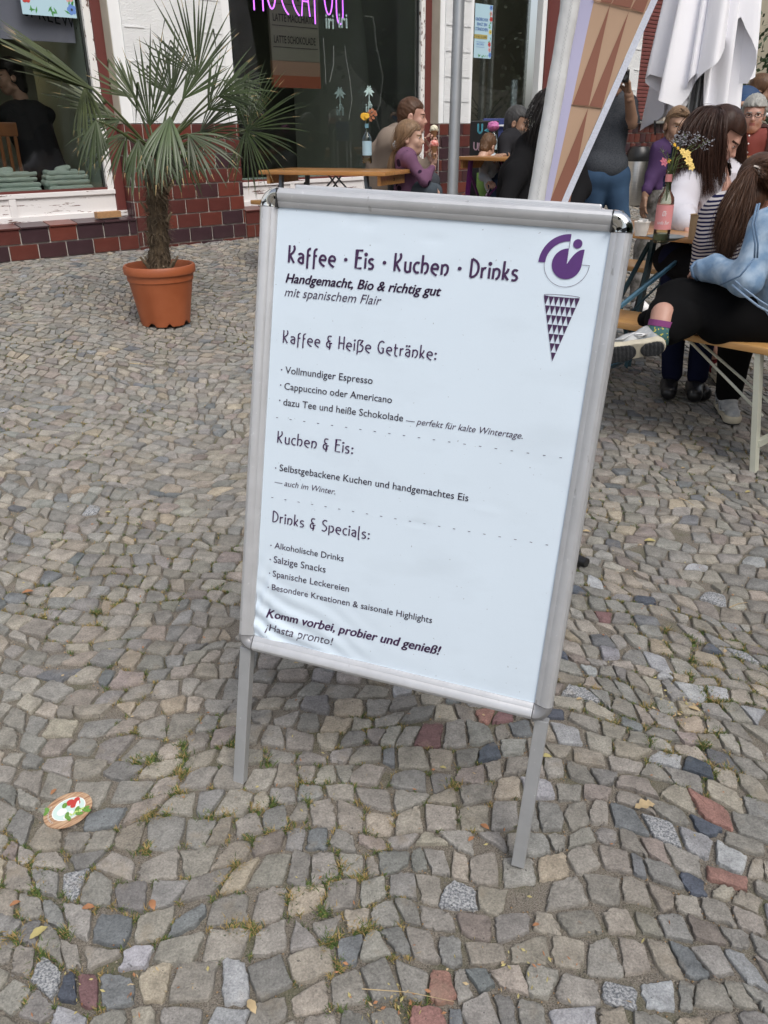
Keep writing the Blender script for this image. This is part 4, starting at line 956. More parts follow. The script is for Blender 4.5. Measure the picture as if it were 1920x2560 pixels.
b.build('poster', M_POST, sign, smooth='all')
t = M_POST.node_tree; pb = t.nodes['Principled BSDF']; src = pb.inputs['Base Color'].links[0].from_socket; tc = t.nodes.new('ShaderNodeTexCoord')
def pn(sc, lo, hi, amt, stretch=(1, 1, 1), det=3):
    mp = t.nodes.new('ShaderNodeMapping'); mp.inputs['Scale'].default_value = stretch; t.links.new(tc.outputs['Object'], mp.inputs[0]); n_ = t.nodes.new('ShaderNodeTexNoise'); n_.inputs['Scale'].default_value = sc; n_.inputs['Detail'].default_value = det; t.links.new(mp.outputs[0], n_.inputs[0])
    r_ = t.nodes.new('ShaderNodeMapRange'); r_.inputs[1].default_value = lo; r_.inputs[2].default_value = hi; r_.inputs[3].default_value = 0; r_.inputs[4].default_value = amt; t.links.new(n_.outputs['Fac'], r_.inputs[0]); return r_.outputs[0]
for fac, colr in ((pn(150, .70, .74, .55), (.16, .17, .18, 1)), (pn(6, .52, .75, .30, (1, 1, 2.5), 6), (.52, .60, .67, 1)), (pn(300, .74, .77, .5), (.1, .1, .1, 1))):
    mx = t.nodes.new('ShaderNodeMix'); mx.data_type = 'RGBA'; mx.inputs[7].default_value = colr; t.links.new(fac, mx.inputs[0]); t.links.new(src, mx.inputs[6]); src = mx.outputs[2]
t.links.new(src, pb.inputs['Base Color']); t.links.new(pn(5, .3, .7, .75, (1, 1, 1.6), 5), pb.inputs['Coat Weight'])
b = MB(); b.box((-XI-.004, .0075, ZI0-.004), (XI+.004, .012, ZI1+.004)); b.build('backing', mat('backing', (.4, .4, .4), .7), sign)
M_INK = mat('purple_ink', (.045, .012, .065), .45); M_INK2 = mat('purple_solid', (.085, .022, .16), .45, var=.06, scale=80); M_INKG = mat('grey_ink', (.055, .035, .075), .5)
SK = .0125                                       # the print sits very slightly skewed in its frame
def PL(x, y, z=0.0): 
    yy = y+(x+.262)*SK; return (x, dent(x, yy)-.0011-z*.00005, yy)
BL = {}
def line(s, x0, x1, y, m_=M_INKG, bold=0.004, shear=0.0, name='lettering', hs=None):
    return fit_write(name, text_mesh(s, bold=bold, shear=shear), m_, sign, lambda a, b_, c: PL(a, b_, c), x0, x1, y, hs_=hs)
def head(s, x0, x1, y, h, wid):
    V, F, W = stroke_text(s, wid); return fit_write('heading_lettering', (V, F), M_INK, sign, lambda a, b_, c: PL(a, b_, c), x0, x1, y, hs_=h, lay=1)
head('Kaffee · Eis · Kuchen · Drinks', -.262, .1515, 1.0885, .0295, .125)
line('Handgemacht, Bio & richtig gut', -.2643, .0252, 1.0540, M_INK, .028, .25)
line('mit spanischem Flair', -.2644, -.0795, 1.0300, M_INKG, 0, .25)
head('Kaffee & Heiße Getränke:', -.2625, .0296, .9475, .0225, .092)
for (s, x1, y) in (('Vollmundiger Espresso', -.0824, .893), ('Cappuccino oder Americano', -.0429, .8635), ('dazu Tee und heiße Schokolade', -.0189, .8338)):
    line(s, -.2536, x1, y-.0005)
line('— perfekt für kalte Wintertage.', -.0137, .1961, .8338-.0025, M_INKG, 0, .25)
head('Kuchen & Eis:', -.2615, -.1075, .7612, .0225, .092)
line('Selbstgebackene Kuchen und handgemachtes Eis', -.253, .1163, .7074); line('— auch im Winter.', -.2618, -.136, .6795, M_INKG, 0, .25)
head('Drinks & Specials:', -.2615, -.0603, .6042, .0225, .092)
for (s, x1, y) in (('Alkoholische Drinks', -.1081, .5512), ('Salzige Snacks', -.1429, .5215), ('Spanische Leckereien', -.0918, .4922), ('Besondere Kreationen & saisonale Highlights', .0775, .4636)): line(s, -.2536, x1, y)
line('Komm vorbei, probier und genieß!', -.2622, .1014, .4036, M_INK, .028, .25); line('¡Hasta pronto!', -.2623, -.1145, .3742, M_INKG, 0, .22)
b = MB()
def disc(b, x, y, r, n=10): V = [PL(x+r*math.cos(i*2*math.pi/n), y+r*math.sin(i*2*math.pi/n)) for i in range(n)]; b.add(V, [list(range(n))[::-1]])
for y in (.8987, .8705, .842, .7122, .5563, .5269, .4976, .4686): disc(b, -.2612, y-.0005, .0014)
b.build('bullet_points', M_INK, sign, kind='stuff')
b = MB()
for y in (.808, .6522):
    for k in range(20):
        x = -.2646+.5289*k/19; V = [PL(x-.0022, y), PL(x+.0022, y), PL(x+.0022, y+.001), PL(x-.0022, y+.001)]; b.add(V, [[0, 1, 2, 3]])
b.build('dashed_rules', M_INK, sign, kind='stuff')
# ice cream emblem
def flat(b, pts, lay=0, mi=0): b.add([PL(x, y, lay) for x, y in pts], [list(range(len(pts)))], mi)
CX, CZ = .2262, 1.1262-.0055
def cc(cx, cz, r, a0, a1, n=24): return [(cx+r*math.cos(R(a0+(a1-a0)*i/n)), cz+r*math.sin(R(a0+(a1-a0)*i/n))) for i in range(n+1)]
b = MB(); A_ = cc(CX, CZ, .0455, 90, 180); B_ = cc(CX, CZ, .0345, 90, 180)
for i in range(24): flat(b, [A_[i], A_[i+1], B_[i+1], B_[i]], 1)
b.build('emblem_quarter_ring', M_INK2, sign)
b = MB(); A_ = cc(CX, CZ, .0360, 180, 360); B_ = cc(CX, CZ, .0354, 180, 360)
for i in range(24): flat(b, [A_[i], A_[i+1], B_[i+1], B_[i]], 1)
def seg(b, p, q, wd): 
    d = np.array(q)-np.array(p); l = np.linalg.norm(d); nn = np.array([-d[1], d[0]])/l*wd/2; flat(b, [tuple(np.array(p)+nn), tuple(np.array(q)+nn), tuple(np.array(q)-nn), tuple(np.array(p)-nn)], 2)
seg(b, (CX+.0235, CZ), (CX+.036, CZ), .0007); seg(b, (CX, CZ+.0235), (CX, CZ+.0455), .0007); b.build('emblem_outline', M_INK, sign)
b = MB(); r0 = .0236
pts = cc(CX, CZ, r0, 90, 360, 40)+[(CX+r0, CZ+.0225)]+[(CX+.0235*(1-t)**1.0+0*t, CZ+.0225*(1-t)**2+(CZ-CZ)*t) for t in [i/8 for i in range(1, 8)]]
top = (CX+r0, CZ+.0235); lf = [(CX+.001+r0*t, CZ+.001+.0225*(1-(1-t)**2.2)) for t in [i/10 for i in range(11)]]
A_ = cc(CX, CZ, r0, 90, 360, 40)
for i in range(40): flat(b, [(CX, CZ), A_[i], A_[i+1]], 3)
for i in range(10): flat(b, [(CX+r0, CZ), lf[i+1], lf[i]], 3)
flat(b, [(CX+r0, CZ), lf[0], (CX, CZ)], 3); b.build('emblem_scoop', M_INK2, sign)
b = MB(); flat(b, cc(CX+.0125, CZ+.0315, .0072, 0, 360, 20)[:-1], 2); b.build('emblem_dot', M_INK2, sign)
b = MB(); xl, xr, zt_, zb_ = .1973, .2550, 1.0715, .9655; xt = .2262
def tri(pts, lay=1): flat(b, pts, lay)
rows = 7; top_ = zt_-.0025
for r_ in range(rows):
    z0, z1 = top_-(top_-zb_)*r_/rows, top_-(top_-zb_)*(r_+1)/rows+.0004; f0, f1 = 1-r_/rows, 1-(r_+1)/rows; m_ = rows-r_
    a0, a1 = xt+(xl-xt)*f0, xt+(xr-xt)*f0; c0, c1 = xt+(xl-xt)*f1, xt+(xr-xt)*f1
    for k in range(m_):
        p0 = a0+(a1-a0)*k/m_; p1 = a0+(a1-a0)*(k+1)/m_; pm = (c0+(c1-c0)*k/(m_-1)) if m_ > 1 else xt
        tri([(p0, z0), (p1, z0), (pm, z1)])
b.build('emblem_cone', M_INK, sign)
b = MB(); E1 = [((xl+xr)/2+(xr-xl)/2*math.cos(a), zt_-.0012+.0022*math.sin(a)) for a in [i*math.pi/16 for i in range(33)]]
for i in range(32): seg(b, E1[i], E1[i+1], .0007)
b.build('emblem_cone_rim', M_INK, sign)
# legs
def leg(x, par):
    q = MB(); q.bbox((x-.0125, -.002, .005), (x+.0125, .018, .325), .0018); q.build('leg', M_ALD, par)
leg(-.3045, sign); leg(.3045, sign)
# rear half, hinged at the top
HZ = 1.222
lean2 = 2*BLEAN*.86
rear = Matrix.Translation((0, .020, HZ)) @ Matrix.Rotation(lean2, 4, 'X') @ Matrix.Translation((0, .020, -HZ))
rr_ = bpy.data.objects.new('rear_frame', None); COL.objects.link(rr_); rr_.parent = sign; rr_.matrix_local = rear
XI = .2545; frame(rr_, back=True)
q = MB(); q.box((-XI-.004, -.006, ZI0-.004), (XI+.004, .002, ZI1+.004)); q.build('rear_sheet', mat('rear_sheet', (.6, .6, .6), .6), rr_)
leg(-.272, rr_); leg(.272, rr_); XI = .287
q = MB(); q.bbox((-.265, .016, 1.2), (.265, .026, 1.2215), .003); q.build('hinge_rail', M_AL, sign)
q = MB(); q.bbox((-.300, .012, 1.192), (-.294, .05, 1.214), .002); q.bbox((.294, .012, 1.192), (.300, .05, 1.214), .002); q.build('hinge', mat('hinge_black', (.02, .02, .02), .4), sign)
q = MB()
for (x, z) in ((-XI, ZI1), (XI, ZI1)): s = 1 if x > 0 else -1; q.box((x-s*.0008-.0012, -.0128, ZI1-.001), (x-s*.0008+.0012, .01, ZI1+.031))
q.build('corner_gap', M_GAP, sign)

# ------------------------------------------------------------------ round printed lid on the cobbles
p0 = onz(172, 2033); lid = empty('round_lid', p0+Vector((0, 0, .009)), label='round printed cardboard lid with tomatoes and green leaves lying on the cobbles at lower left', cat='lid')
lid.rotation_euler = (R(5), R(-4), R(38))
q = MB(); n = 40; ra, rb = .0485, .0425
q.add([(ra*math.cos(i*2*math.pi/n), rb*math.sin(i*2*math.pi/n), -.0015) for i in range(n)]+[(ra*math.cos(i*2*math.pi/n), rb*math.sin(i*2*math.pi/n), .0005) for i in range(n)], [list(range(n))[::-1], [n+i for i in range(n)]]+[[i, (i+1) % n, n+(i+1) % n, n+i] for i in range(n)])
q.build('disc', mat('wood_print', (.3, .15, .08), .5, col2=(.55, .38, .24), scale=28, stretch=(1, 9, 1)), lid)
def ell(cx, cy, rx, ry, rot, z, n=20): c_, s_ = math.cos(R(rot)), math.sin(R(rot)); return [(cx+rx*math.cos(t)*c_-ry*math.sin(t)*s_, cy+rx*math.cos(t)*s_+ry*math.sin(t)*c_, z) for t in [i*2*math.pi/n for i in range(n)]]
def dsc(name, lst, m_):
    q = MB()
    for k, e in enumerate(lst): V = ell(*e[:5], .0009+e[5]*.0002+k*.00002); q.add(V, [list(range(len(V)))])
    q.build(name, m_, lid)
dsc('bowl_ring', [(.002, .001, .034, .027, 0, 0)], mat('print_white', (.8, .8, .78), .5)); dsc('bowl_inside', [(.002, .001, .032, .025, 0, 1)], mat('print_mint', (.55, .7, .66), .5))
dsc('tomato', [(.010, .014, .0085, .0075, 20, 3), (.019, .006, .009, .007, -30, 3), (.012, .002, .006, .005, 0, 4), (.024, .013, .006, .006, 0, 2)], mat('tomato', (.50, .05, .04), .45))
dsc('mozzarella', [(-.012, .001, .010, .009, 0, 5), (-.004, -.014, .012, .006, 20, 5), (.018, -.004, .014, .0035, 60, 6)], MATS['print_white'])
dsc('basil', [(.02+.01*math.cos(k*2.1)-.022*(k % 3 == 2), -.02+.008*math.sin(k*1.7), .008, .0042, k*47, 7) for k in range(8)]+[(-.002, .013, .007, .005, 60, 6), (-.037, .02, .009, .004, 40, 6), (-.034, .026, .006, .004, 100, 6)], mat('basil', (.13, .28, .05), .6, var=.4, scale=300))
dsc('basil_light', [(.024-.006*k, -.017-.002*(k % 2), .004, .002, k*70, 9) for k in range(5)], mat('basil_light', (.5, .65, .2), .5))
q = MB(); tv, tf = text_mesh('OREGANO', bold=.02); W_ = max(v[0] for v in tv); V = []
for x, y, z in tv:
    a = R(205-78*x/W_); rr2 = 1.0; V.append((.0375*math.cos(a)+.0042*y*1.2*math.cos(a)*1.0, .033*math.sin(a)+.0042*y*1.2*math.sin(a), .0018))
q.add(V, tf); q.build('lettering', MATS['print_white'], lid)
# black rod end lying behind the sign
pa = onz(1452, 1420); pb = Vector((.33, 2.56, G(.33, 2.56))); 
M_BLK = mat('black_plastic', (.012, .012, .013), .35)
# ------------------------------------------------------------------ tall ice-cream banner flag
FD = 2.62
def FP(px_, py_, off=0.0): p = at(px_, py_, FD); return p+Vector((0, -off, 0))
flag = empty('banner_flag', (FP(1193, 1215).x, FD, G(.3, FD)), label='tall ice cream cone shaped banner flag in tan and brown triangles with white pole sleeve', cat='flag'); fo = Vector(flag.location)
Lx = lambda y: 1409-.178*y
Rx = lambda y: 1643-.4378*y
def wave(p, t): return Vector((0, .012*math.sin(p.z*5+t*2)+.003*math.sin(p.z*13), 0))
ys = list(range(-900, 870, 22))
def flagpt(t, y, off=0.0):
    x = Lx(y)+(Rx(y)-Lx(y))*t; p = FP(x, y); return p+wave(p, t)+Vector((0, -off, 0))-fo
def ribbon(name, t0, t1, m_, y0=-900, y1=860, off=0.0, seg_=4):
    q = MB(); yy = [y for y in ys if y0 <= y <= y1]; 
    V = []
    for y in yy:
        for k in range(seg_+1): V.append(flagpt(t0(y)+(t1(y)-t0(y))*k/seg_, y, off))
    q.add(V, [[j*(seg_+1)+k, j*(seg_+1)+k+1, (j+1)*(seg_+1)+k+1, (j+1)*(seg_+1)+k] for j in range(len(yy)-1) for k in range(seg_)])
    return q.build(name, m_, flag, smooth='all')
W_ = lambda y: Rx(y)-Lx(y)
M_TAN = mat('flag_tan', (.46, .31, .21), .8, bump=.0004, bscale=500); M_BRN = mat('flag_brown', (.25, .105, .07), .8, bump=.0004, bscale=500)
M_LIL = mat('flag_lilac', (.45, .44, .62), .8); M_SLV = mat('flag_sleeve', (.62, .63, .63), .85, var=.07, scale=30, bump=.002, bscale=40)
sw = lambda y: min(.9, (40-.012*y)/W_(y)); lw = lambda y: min(.96, (78-.04*y)/W_(y))
ribbon('lilac_band', lambda y: sw(y), lambda y: lw(y), M_LIL, seg_=2)
ribbon('tan_field', lambda y: lw(y), lambda y: 1-min(.3, 17/W_(y)), M_TAN, seg_=6)
ribbon('white_hem', lambda y: 1-min(.3, 17/W_(y)), lambda y: 1.0, mat('hem_white', (.60, .63, .72), .8, var=.12, scale=220), off=.0035, seg_=2)
q = MB(); V = [FP(Lx(y)+min(20, W_(y)*.3), y)+wave(FP(Lx(y), y), 0)*.5-fo for y in ys]; q.tube(V, [.0258+.0007*math.sin(i*.9)+.0005*math.sin(i*.37) for i in range(len(ys))], 12); q.build('pole_sleeve', M_SLV, flag, smooth='all')
q = MB(); 
for k in range(120):
    y = -80+k*4.9; p = FP(Lx(y)+18, y, .0262)+wave(FP(Lx(y), y), 0)*.5-fo; dd = .002 if k % 2 else -.002
    q.box((p.x+dd-.0004, p.y-.0006, p.z-.002), (p.x+dd+.0004, p.y+.0006, p.z+.002))
q.build('stitching', mat('thread', (.42, .42, .44), .8), flag, kind='stuff')
# brown triangles: rows bounded by seams; apex up, base down
def fpt(x, y, off): p = FP(x, y); t_ = (x-Lx(y))/W_(y); return p+wave(p, t_)+Vector((0, -off, 0))-fo
TRI = [[(1527, 9), (1433, 260), (1473, 264)], [(1573, 27), (1475, 264), (1506, 269)], [(1472, 269), (1353, 560), (1416, 566)],
       [(1630, -235), (1503, 2), (1529, 8)], [(1668, -225), (1530, 9), (1576, 20)], [(1700, -215), (1578, 21), (1608, 31)], [(1560, 280), (1440, 560), (1452, 562)]][:6]
for tr in TRI:
    q = MB(); (xa, ya), (x0, y0), (x1, y1) = tr; n_ = 8; V = []
    for i in range(n_+1):
        f = i/n_; V += [fpt(xa+(x0-xa)*f, ya+(y0-ya)*f, .0022), fpt(xa+(x1-xa)*f, ya+(y1-ya)*f, .0022)]
    q.add(V, [[2*i, 2*i+1, 2*i+3, 2*i+2] for i in range(n_)]); q.build('brown_triangle', M_BRN, flag, smooth='all')
for (xa, ya, xb, yb) in ((1430, 261, 1506, 270), (1483, -1, 1608, 32)):
    q = MB(); q.tube([fpt(xa+(xb-xa)*i/6, ya+(yb-ya)*i/6, .0026) for i in range(7)], .0011, 4); q.build('seam', mat('flag_seam', (.30, .16, .10), .8), flag)
# rounded ice-cream top (above the picture)
pt0, pt1 = flagpt(0, -900), flagpt(1, -900); wd = (pt1-pt0).length; q = MB(); K = 16
V = [(pt0+pt1)/2]+[(pt0+pt1)/2+(pt1-pt0)*.5*1.08*math.cos(math.pi*i/K)*-1+Vector((0, 0, wd*.85*math.sin(math.pi*i/K))) for i in range(K+1)]
q.add(V, [[0, i+2, i+1] for i in range(K)]); q.build('ice_cream_top', M_LIL, flag)
for (s, zf) in (('MOCCA', .42), ('FOU', .18)):
    V, F, W = stroke_text(s, .12); c = (pt0+pt1)/2
    for side in (-1, 1):
        obj_mesh('lettering', [(c.x-side*((p[0]/W-.5)*wd*.62)*-1, c.y+side*.006+p[2]*.0002*side, c.z+wd*(zf+p[1]*.17)) for p in V], F, M_INK, flag, smooth=False)
foot = FP(Lx(1215), 1215); gz = G(foot.x, FD)
q = MB(); base = Vector((foot.x, FD, gz))-fo; q.tube([flagpt(.05, 850), base+Vector((0, 0, .03))], .011, 10); q.build('pole', mat('steel', (.5, .5, .52), .3, metal=1), flag, smooth=True)
q = MB(); e = onz(1466, 1419)+Vector((0, 0, .017))-fo; q.tube([base+Vector((0, 0, .03)), base+(e-base)*.5+Vector((0, 0, .004)), e], .0125, 12); q.build('foot_bar', M_BLK, flag, smooth=True)
d_ = (e-base); q = MB(); q.tube([base+d_*.90+Vector((0, 0, -.001)), base+d_*1.0], [.0165, .0155], 12); q.build('foot_cap', M_BLK, flag, smooth=True)
for rot in (90, 180, 270):
    v = Matrix.Rotation(R(rot), 3, 'Z') @ d_; v.z = 0; q = MB(); q.tube([base+Vector((0, 0, .03)), base+v*(.62 if rot != 90 else .6)+Vector((0, 0, G(foot.x+v.x*.6, FD+v.y*.6)-gz+.014))], .0125, 10); q.build('foot_bar', M_BLK, flag, smooth=True)
# ------------------------------------------------------------------ terracotta pot and palm
pb_ = onz(415, 806); pot = empty('flower_pot', pb_, label='orange plastic flower pot standing on the paving in front of the tiled pier', cat='flower pot')
M_POT = mat('terracotta_plastic', (.29, .075, .024), .5, col2=(.335, .093, .033), scale=7, detail=8, bump=.0006, bscale=40)
RTOP, RBOT, HP = .203, .142, .335
q = MB(); n = 48; prof = [(RBOT-.006, .012), (RBOT, .0), (RBOT+.003, .03), (RTOP-.022, HP*.74), (RTOP-.016, HP*.75), (RTOP-.014, HP*.86), (RTOP-.002, HP*.865), (RTOP, HP*.885), (RTOP, HP*.97), (RTOP-.006, HP), (RTOP-.016, HP), (RTOP-.022, HP*.97), (RTOP-.03, HP*.8)]
q.lathe(prof, n=n)
V = q.v; 
for i in range(len(V)):                           # drainage notches at the foot
    x, y, z = V[i]; a = math.degrees(math.atan2(y, x)) % 45
    if z < .02 and 16 < a < 30: V[i] = (x*.985, y*.985, z+.02)
q.build('shell', M_POT, pot, smooth=35)
q = MB(); q.lathe([(.001, HP*.82), (RTOP-.026, HP*.8)], n=24); q.build('soil', mat('soil', (.04, .03, .022), .95, bump=.01, bscale=60), pot)
pc = pb_+Vector((0, 0, HP*.8))
palm = empty('fan_palm', pc, label='windmill fan palm with a fibrous brown trunk growing in the orange pot', cat='palm')
M_TR = mat('palm_fibre', (.06, .042, .026), .95, col2=(.12, .085, .05), scale=24, stretch=(2, 2, .5), bump=.012, bscale=30)
crown = Vector(((at(398, 395, 4.95)).x-pc.x, .04, at(398, 395, 4.95).z-pc.z))
q = MB(); pts = []; rs = []
for i in range(22):
    t = i/21; pts.append(Vector((crown.x*t**1.3, crown.y*t, crown.z*t-.02))); rs.append((.068+.006*math.sin(i*1.9)-.012*math.sin(math.pi*t))*(1 if t < .9 else 1-(t-.9)*3))
q.tube(pts, rs, 16)
for i in range(len(q.v)): 
    x, y, z = q.v[i]; q.v[i] = (x+random.gauss(0, .003), y+random.gauss(0, .003), z+random.gauss(0, .004))
q.build('trunk', M_TR, palm, smooth='all')
q = MB(); rg = random.Random(5)
for i in range(1500):
    t = rg.uniform(.03, .98); a = rg.uniform(0, 6.28); c = Vector((crown.x*t**1.3, crown.y*t, crown.z*t)); r0 = .062; p = c+Vector((math.cos(a)*r0, math.sin(a)*r0, 0))
    l = rg.uniform(.02, .075); d = Vector((math.cos(a+rg.uniform(-1, 1))*.6, math.sin(a)*.6, rg.uniform(-.6, .9))).normalized(); w_ = rg.uniform(.0012, .004)
    sdv = d.cross(Vector((0, 0, 1))).normalized()*w_; q.add([p-sdv, p+sdv, p+d*l+Vector((0, 0, -.01))], [[0, 1, 2]])
q.build('trunk_fibre', mat('fibre', (.11, .08, .05), .9, var=.4, scale=40), palm, kind='stuff')
q = MB()
for (a, h_, l) in ((2.6, .03, .1), (-.5, .02, .1), (-.2, .03, .12), (3.6, .05, .09), (5.2, .01, .08), (2.9, .35, .08), (.3, .45, .08), (3.2, .52, .09), (-.3, .3, .07), (2.7, .2, .06)):
    c = Vector((crown.x*(h_/crown.z if crown.z else 0), 0, h_)); p = c+Vector((math.cos(a), math.sin(a), 0))*.06; q.tube([p, p+Vector((math.cos(a)*l*.5, math.sin(a)*l*.5, l*.7))], [.012, .006], 6)
q.build('leaf_stubs', mat('stub', (.16, .12, .075), .9, var=.3, scale=30), palm, kind='stuff')
M_FR = [mat('palm_green', (.028, .045, .010), .45, var=.5, scale=9, spec=.5), mat('palm_green_light', (.055, .082, .033), .42, var=.4, scale=9), mat('palm_tip', (.3, .22, .1), .7), mat('palm_green_olive', (.045, .060, .016), .45, var=.3, scale=9)]
def frond(hub, axis, normal, spread, ln, nl, droop, mi=0, pet_from=None, wd=.014, fold=.0, brk=0.0, seed=0, kink=.6):
    """hub, axis, normal in world space; leaflets fan round the axis"""
    rg = random.Random(seed); hub = Vector(hub)-pc; ax = Vector(axis).normalized(); nn = Vector(normal); nn = (nn-ax*nn.dot(ax)).normalized(); sd2 = nn.cross(ax)
    q = MB(); f0 = Vector(pet_from)-pc if pet_from is not None else crown; mid = (f0+hub)/2+Vector((0, 0, .04))
    ps = [f0*(1-t)**2+mid*2*t*(1-t)+hub*t*t for t in [i/8 for i in range(9)]]; q.tube(ps, [.010-.0055*i/8 for i in range(9)], 6, mi=3)
    for i in range(nl):
        f = (i+.5)/nl*2-1; an = R(spread/2)*f; L_ = ln*(1-.28*abs(f)**1.6)*rg.uniform(.78, 1.08); an += R(rg.uniform(-2.5, 2.5)); d = (ax*math.cos(an)+sd2*math.sin(an)).normalized(); d = (d+nn*(.12*(1-abs(f))+rg.uniform(-.13, .13))).normalized()
        K = 8; p = hub.copy(); tdir = d.copy(); w0 = wd*.62*rg.uniform(.8, 1.15); q_ = []; kk = rg.uniform(kink-.12, kink+.2) if rg.random() < brk else 9
        side = (nn.cross(d)).normalized()
        for k in range(K+1):
            t = k/K; ww = w0*(.22+.78*min(1, t*2.2))*(1 if t < .55 else max(.05, 1-((t-.55)/.45)**1.5)); q_.append((p-side*ww, p+side*ww, p+nn*ww*.35))
            st = L_/K; tdir = (tdir+Vector((0, 0, -1))*droop*(.04+.3*t*t)).normalized()
            if t > kk: tdir = (tdir*.35+Vector((rg.uniform(-.15, .15), rg.uniform(-.15, .15), -1))).normalized(); kk = 9; droop_ = 1
            p = p+tdir*st
        V = [v for tr_ in q_ for v in (tr_[0], tr_[2], tr_[1])]; o = len(q.v); q.v += [tuple(v) for v in V]
        for k in range(K):
            for c in (0, 1): q.f.append([o+k*3+c, o+k*3+c+1, o+(k+1)*3+c+1, o+(k+1)*3+c]); q.mi.append(2 if (k == K-1 and i % 3 == 0) else mi)
    return q.build('frond', M_FR, palm, smooth='all')
CW = crown+pc
def ax_(p, q_): return Vector(q_)-Vector(p)
H = lambda x, y, d: at(x, y, d)
frond(H(235, 225, 4.72), ax_(H(235, 225, 4.72), H(60, 128, 4.6)), (.5, -.6, .6), 34, .50, 24, .12, 3, brk=.22, wd=.0145, seed=1, kink=.55)
frond(H(492, 190, 5.1), ax_(H(492, 190, 5.1), H(455, 20, 5.15)), (.1, -1, .2), 118, .44, 26, .10, 0, brk=.12, wd=.0085, seed=2)
frond(H(615, 325, 5.0), ax_(H(615, 325, 5.0), H(700, 318, 4.9)), (-.2, -.9, .3), 250, .42, 40, .25, 0, brk=.05, wd=.0075, seed=3, pet_from=H(440, 400, 5))
frond(H(375, 315, 4.95), ax_(H(375, 315, 4.95), H(378, 120, 5.0)), (0, -1, .1), 84, .47, 16, .05, 0, brk=.15, wd=.010, seed=4)
frond(H(425, 292, 4.62), ax_(H(425, 292, 4.62), H(400, 420, 4.42)), (.1, -.8, .55), 66, .42, 16, .85, 1, brk=0, wd=.0125, seed=5)
frond(H(212, 215, 4.8), ax_(H(212, 215, 4.8), H(228, 320, 4.7)), (-.3, -.8, .3), 80, .34, 14, .9, 3, brk=0, wd=.010, seed=6, pet_from=H(262, 258, 4.72))
frond(H(520, 275, 5.05), ax_(H(520, 275, 5.05), H(600, 190, 5.1)), (-.2, -.8, .5), 110, .40, 24, .25, 0, brk=.15, wd=.009, seed=7)
frond(H(318, 330, 4.8), ax_(H(318, 330, 4.8), H(238, 410, 4.7)), (-.2, -.8, .5), 90, .34, 18, .5, 0, brk=0, wd=.010, seed=8)
frond(H(470, 335, 4.75), ax_(H(470, 335, 4.75), H(545, 400, 4.7)), (.2, -.8, .5), 100, .34, 18, .6, 0, brk=0, wd=.010, seed=9)
frond(H(335, 245, 5.2), ax_(H(335, 245, 5.2), H(262, 165, 5.3)), (.3, -.9, .3), 70, .34, 16, .15, 3, brk=.3, wd=.010, seed=10)
frond(H(560, 200, 5.2), ax_(H(560, 200, 5.2), H(625, 250, 5.2)), (.3, -.7, .6), 120, .34, 20, .55, 0, brk=.1, wd=.008, seed=11)
frond(H(240, 300, 4.65), ax_(H(240, 300, 4.65), H(228, 400, 4.6)), (0, -1, .3), 70, .3, 12, .9, 0, brk=0, wd=.011, seed=12)
frond(H(345, 350, 4.7), ax_(H(345, 350, 4.7), H(352, 460, 4.6)), (0, -1, .2), 70, .33, 14, .9, 0, brk=0, wd=.012, seed=13)
frond(H(455, 250, 4.9), ax_(H(455, 250, 4.9), H(520, 170, 4.95)), (-.4, -.8, .4), 70, .38, 18, .12, 0, brk=.1, wd=.010, seed=14)
frond(H(290, 290, 4.85), ax_(H(290, 290, 4.85), H(160, 235, 4.8)), (.4, -.8, .5), 40, .42, 14, .3, 3, brk=.4, wd=.011, seed=15)
frond(H(300, 300, 5.1), ax_(H(300, 300, 5.1), H(230, 330, 5.1)), (.2, -.8, .5), 90, .34, 16, .4, 0, brk=.1, wd=.010, seed=21)
frond(H(430, 240, 5.25), ax_(H(430, 240, 5.25), H(400, 130, 5.3)), (.1, -1, .1), 100, .36, 18, .1, 0, brk=.2, wd=.009, seed=22)
frond(H(500, 330, 5.15), ax_(H(500, 330, 5.15), H(590, 300, 5.2)), (-.1, -.8, .5), 110, .36, 20, .4, 0, brk=.1, wd=.009, seed=23)
frond(H(545, 240, 4.95), ax_(H(545, 240, 4.95), H(640, 210, 4.9)), (-.3, -.8, .4), 80, .34, 16, .35, 0, brk=.25, wd=.008, seed=24)
frond(H(385, 345, 4.6), ax_(H(385, 345, 4.6), H(440, 450, 4.5)), (.2, -.9, .3), 70, .30, 12, .9, 1, brk=0, wd=.012, seed=25)
frond(H(440, 350, 5.1), ax_(H(440, 350, 5.1), H(500, 455, 5.1)), (.1, -.9, .3), 90, .34, 16, .6, 0, brk=0, wd=.010, seed=16)
q = MB(); 
for (p, q_) in (((395, 400, 4.95), (560, 320, 5.0)), ((400, 410, 4.95), (505, 385, 4.9)), ((410, 480, 4.93), (495, 395, 4.95)), ((395, 420, 4.93), (300, 330, 4.9)), ((400, 400, 4.93), (390, 330, 4.95))): 
    a, c = H(*p)-pc, H(*q_)-pc; q.tube([a, (a+c)/2+Vector((0, 0, .02)), c], [.008, .006, .005], 6)
q.build('leaf_stalks', M_FR[3], palm)
# ------------------------------------------------------------------ timber wedge under the left window, grate at the wall foot
u0, z0 = FU(243, 552, -.04); b = MB(UN(u0, -.02, z0)); M = Matrix.Translation(UN((u0+FU(302, 548, -.04)[0])/2, -.05, .735)) @ Matrix.Rotation(FY, 4, 'Z'); wl = FU(302, 548, -.04)[0]-u0
b.bbox((-wl/2, -.03, -.022), (wl/2, .03, .022), .003, M=M); tag(b.build('wood_block', mat('raw_pine', (.36, .2, .09), .6, var=.2, scale=6, stretch=(2, 14, 14))), 'short raw timber block lying on the tiled sill under the left window', 'wood block')
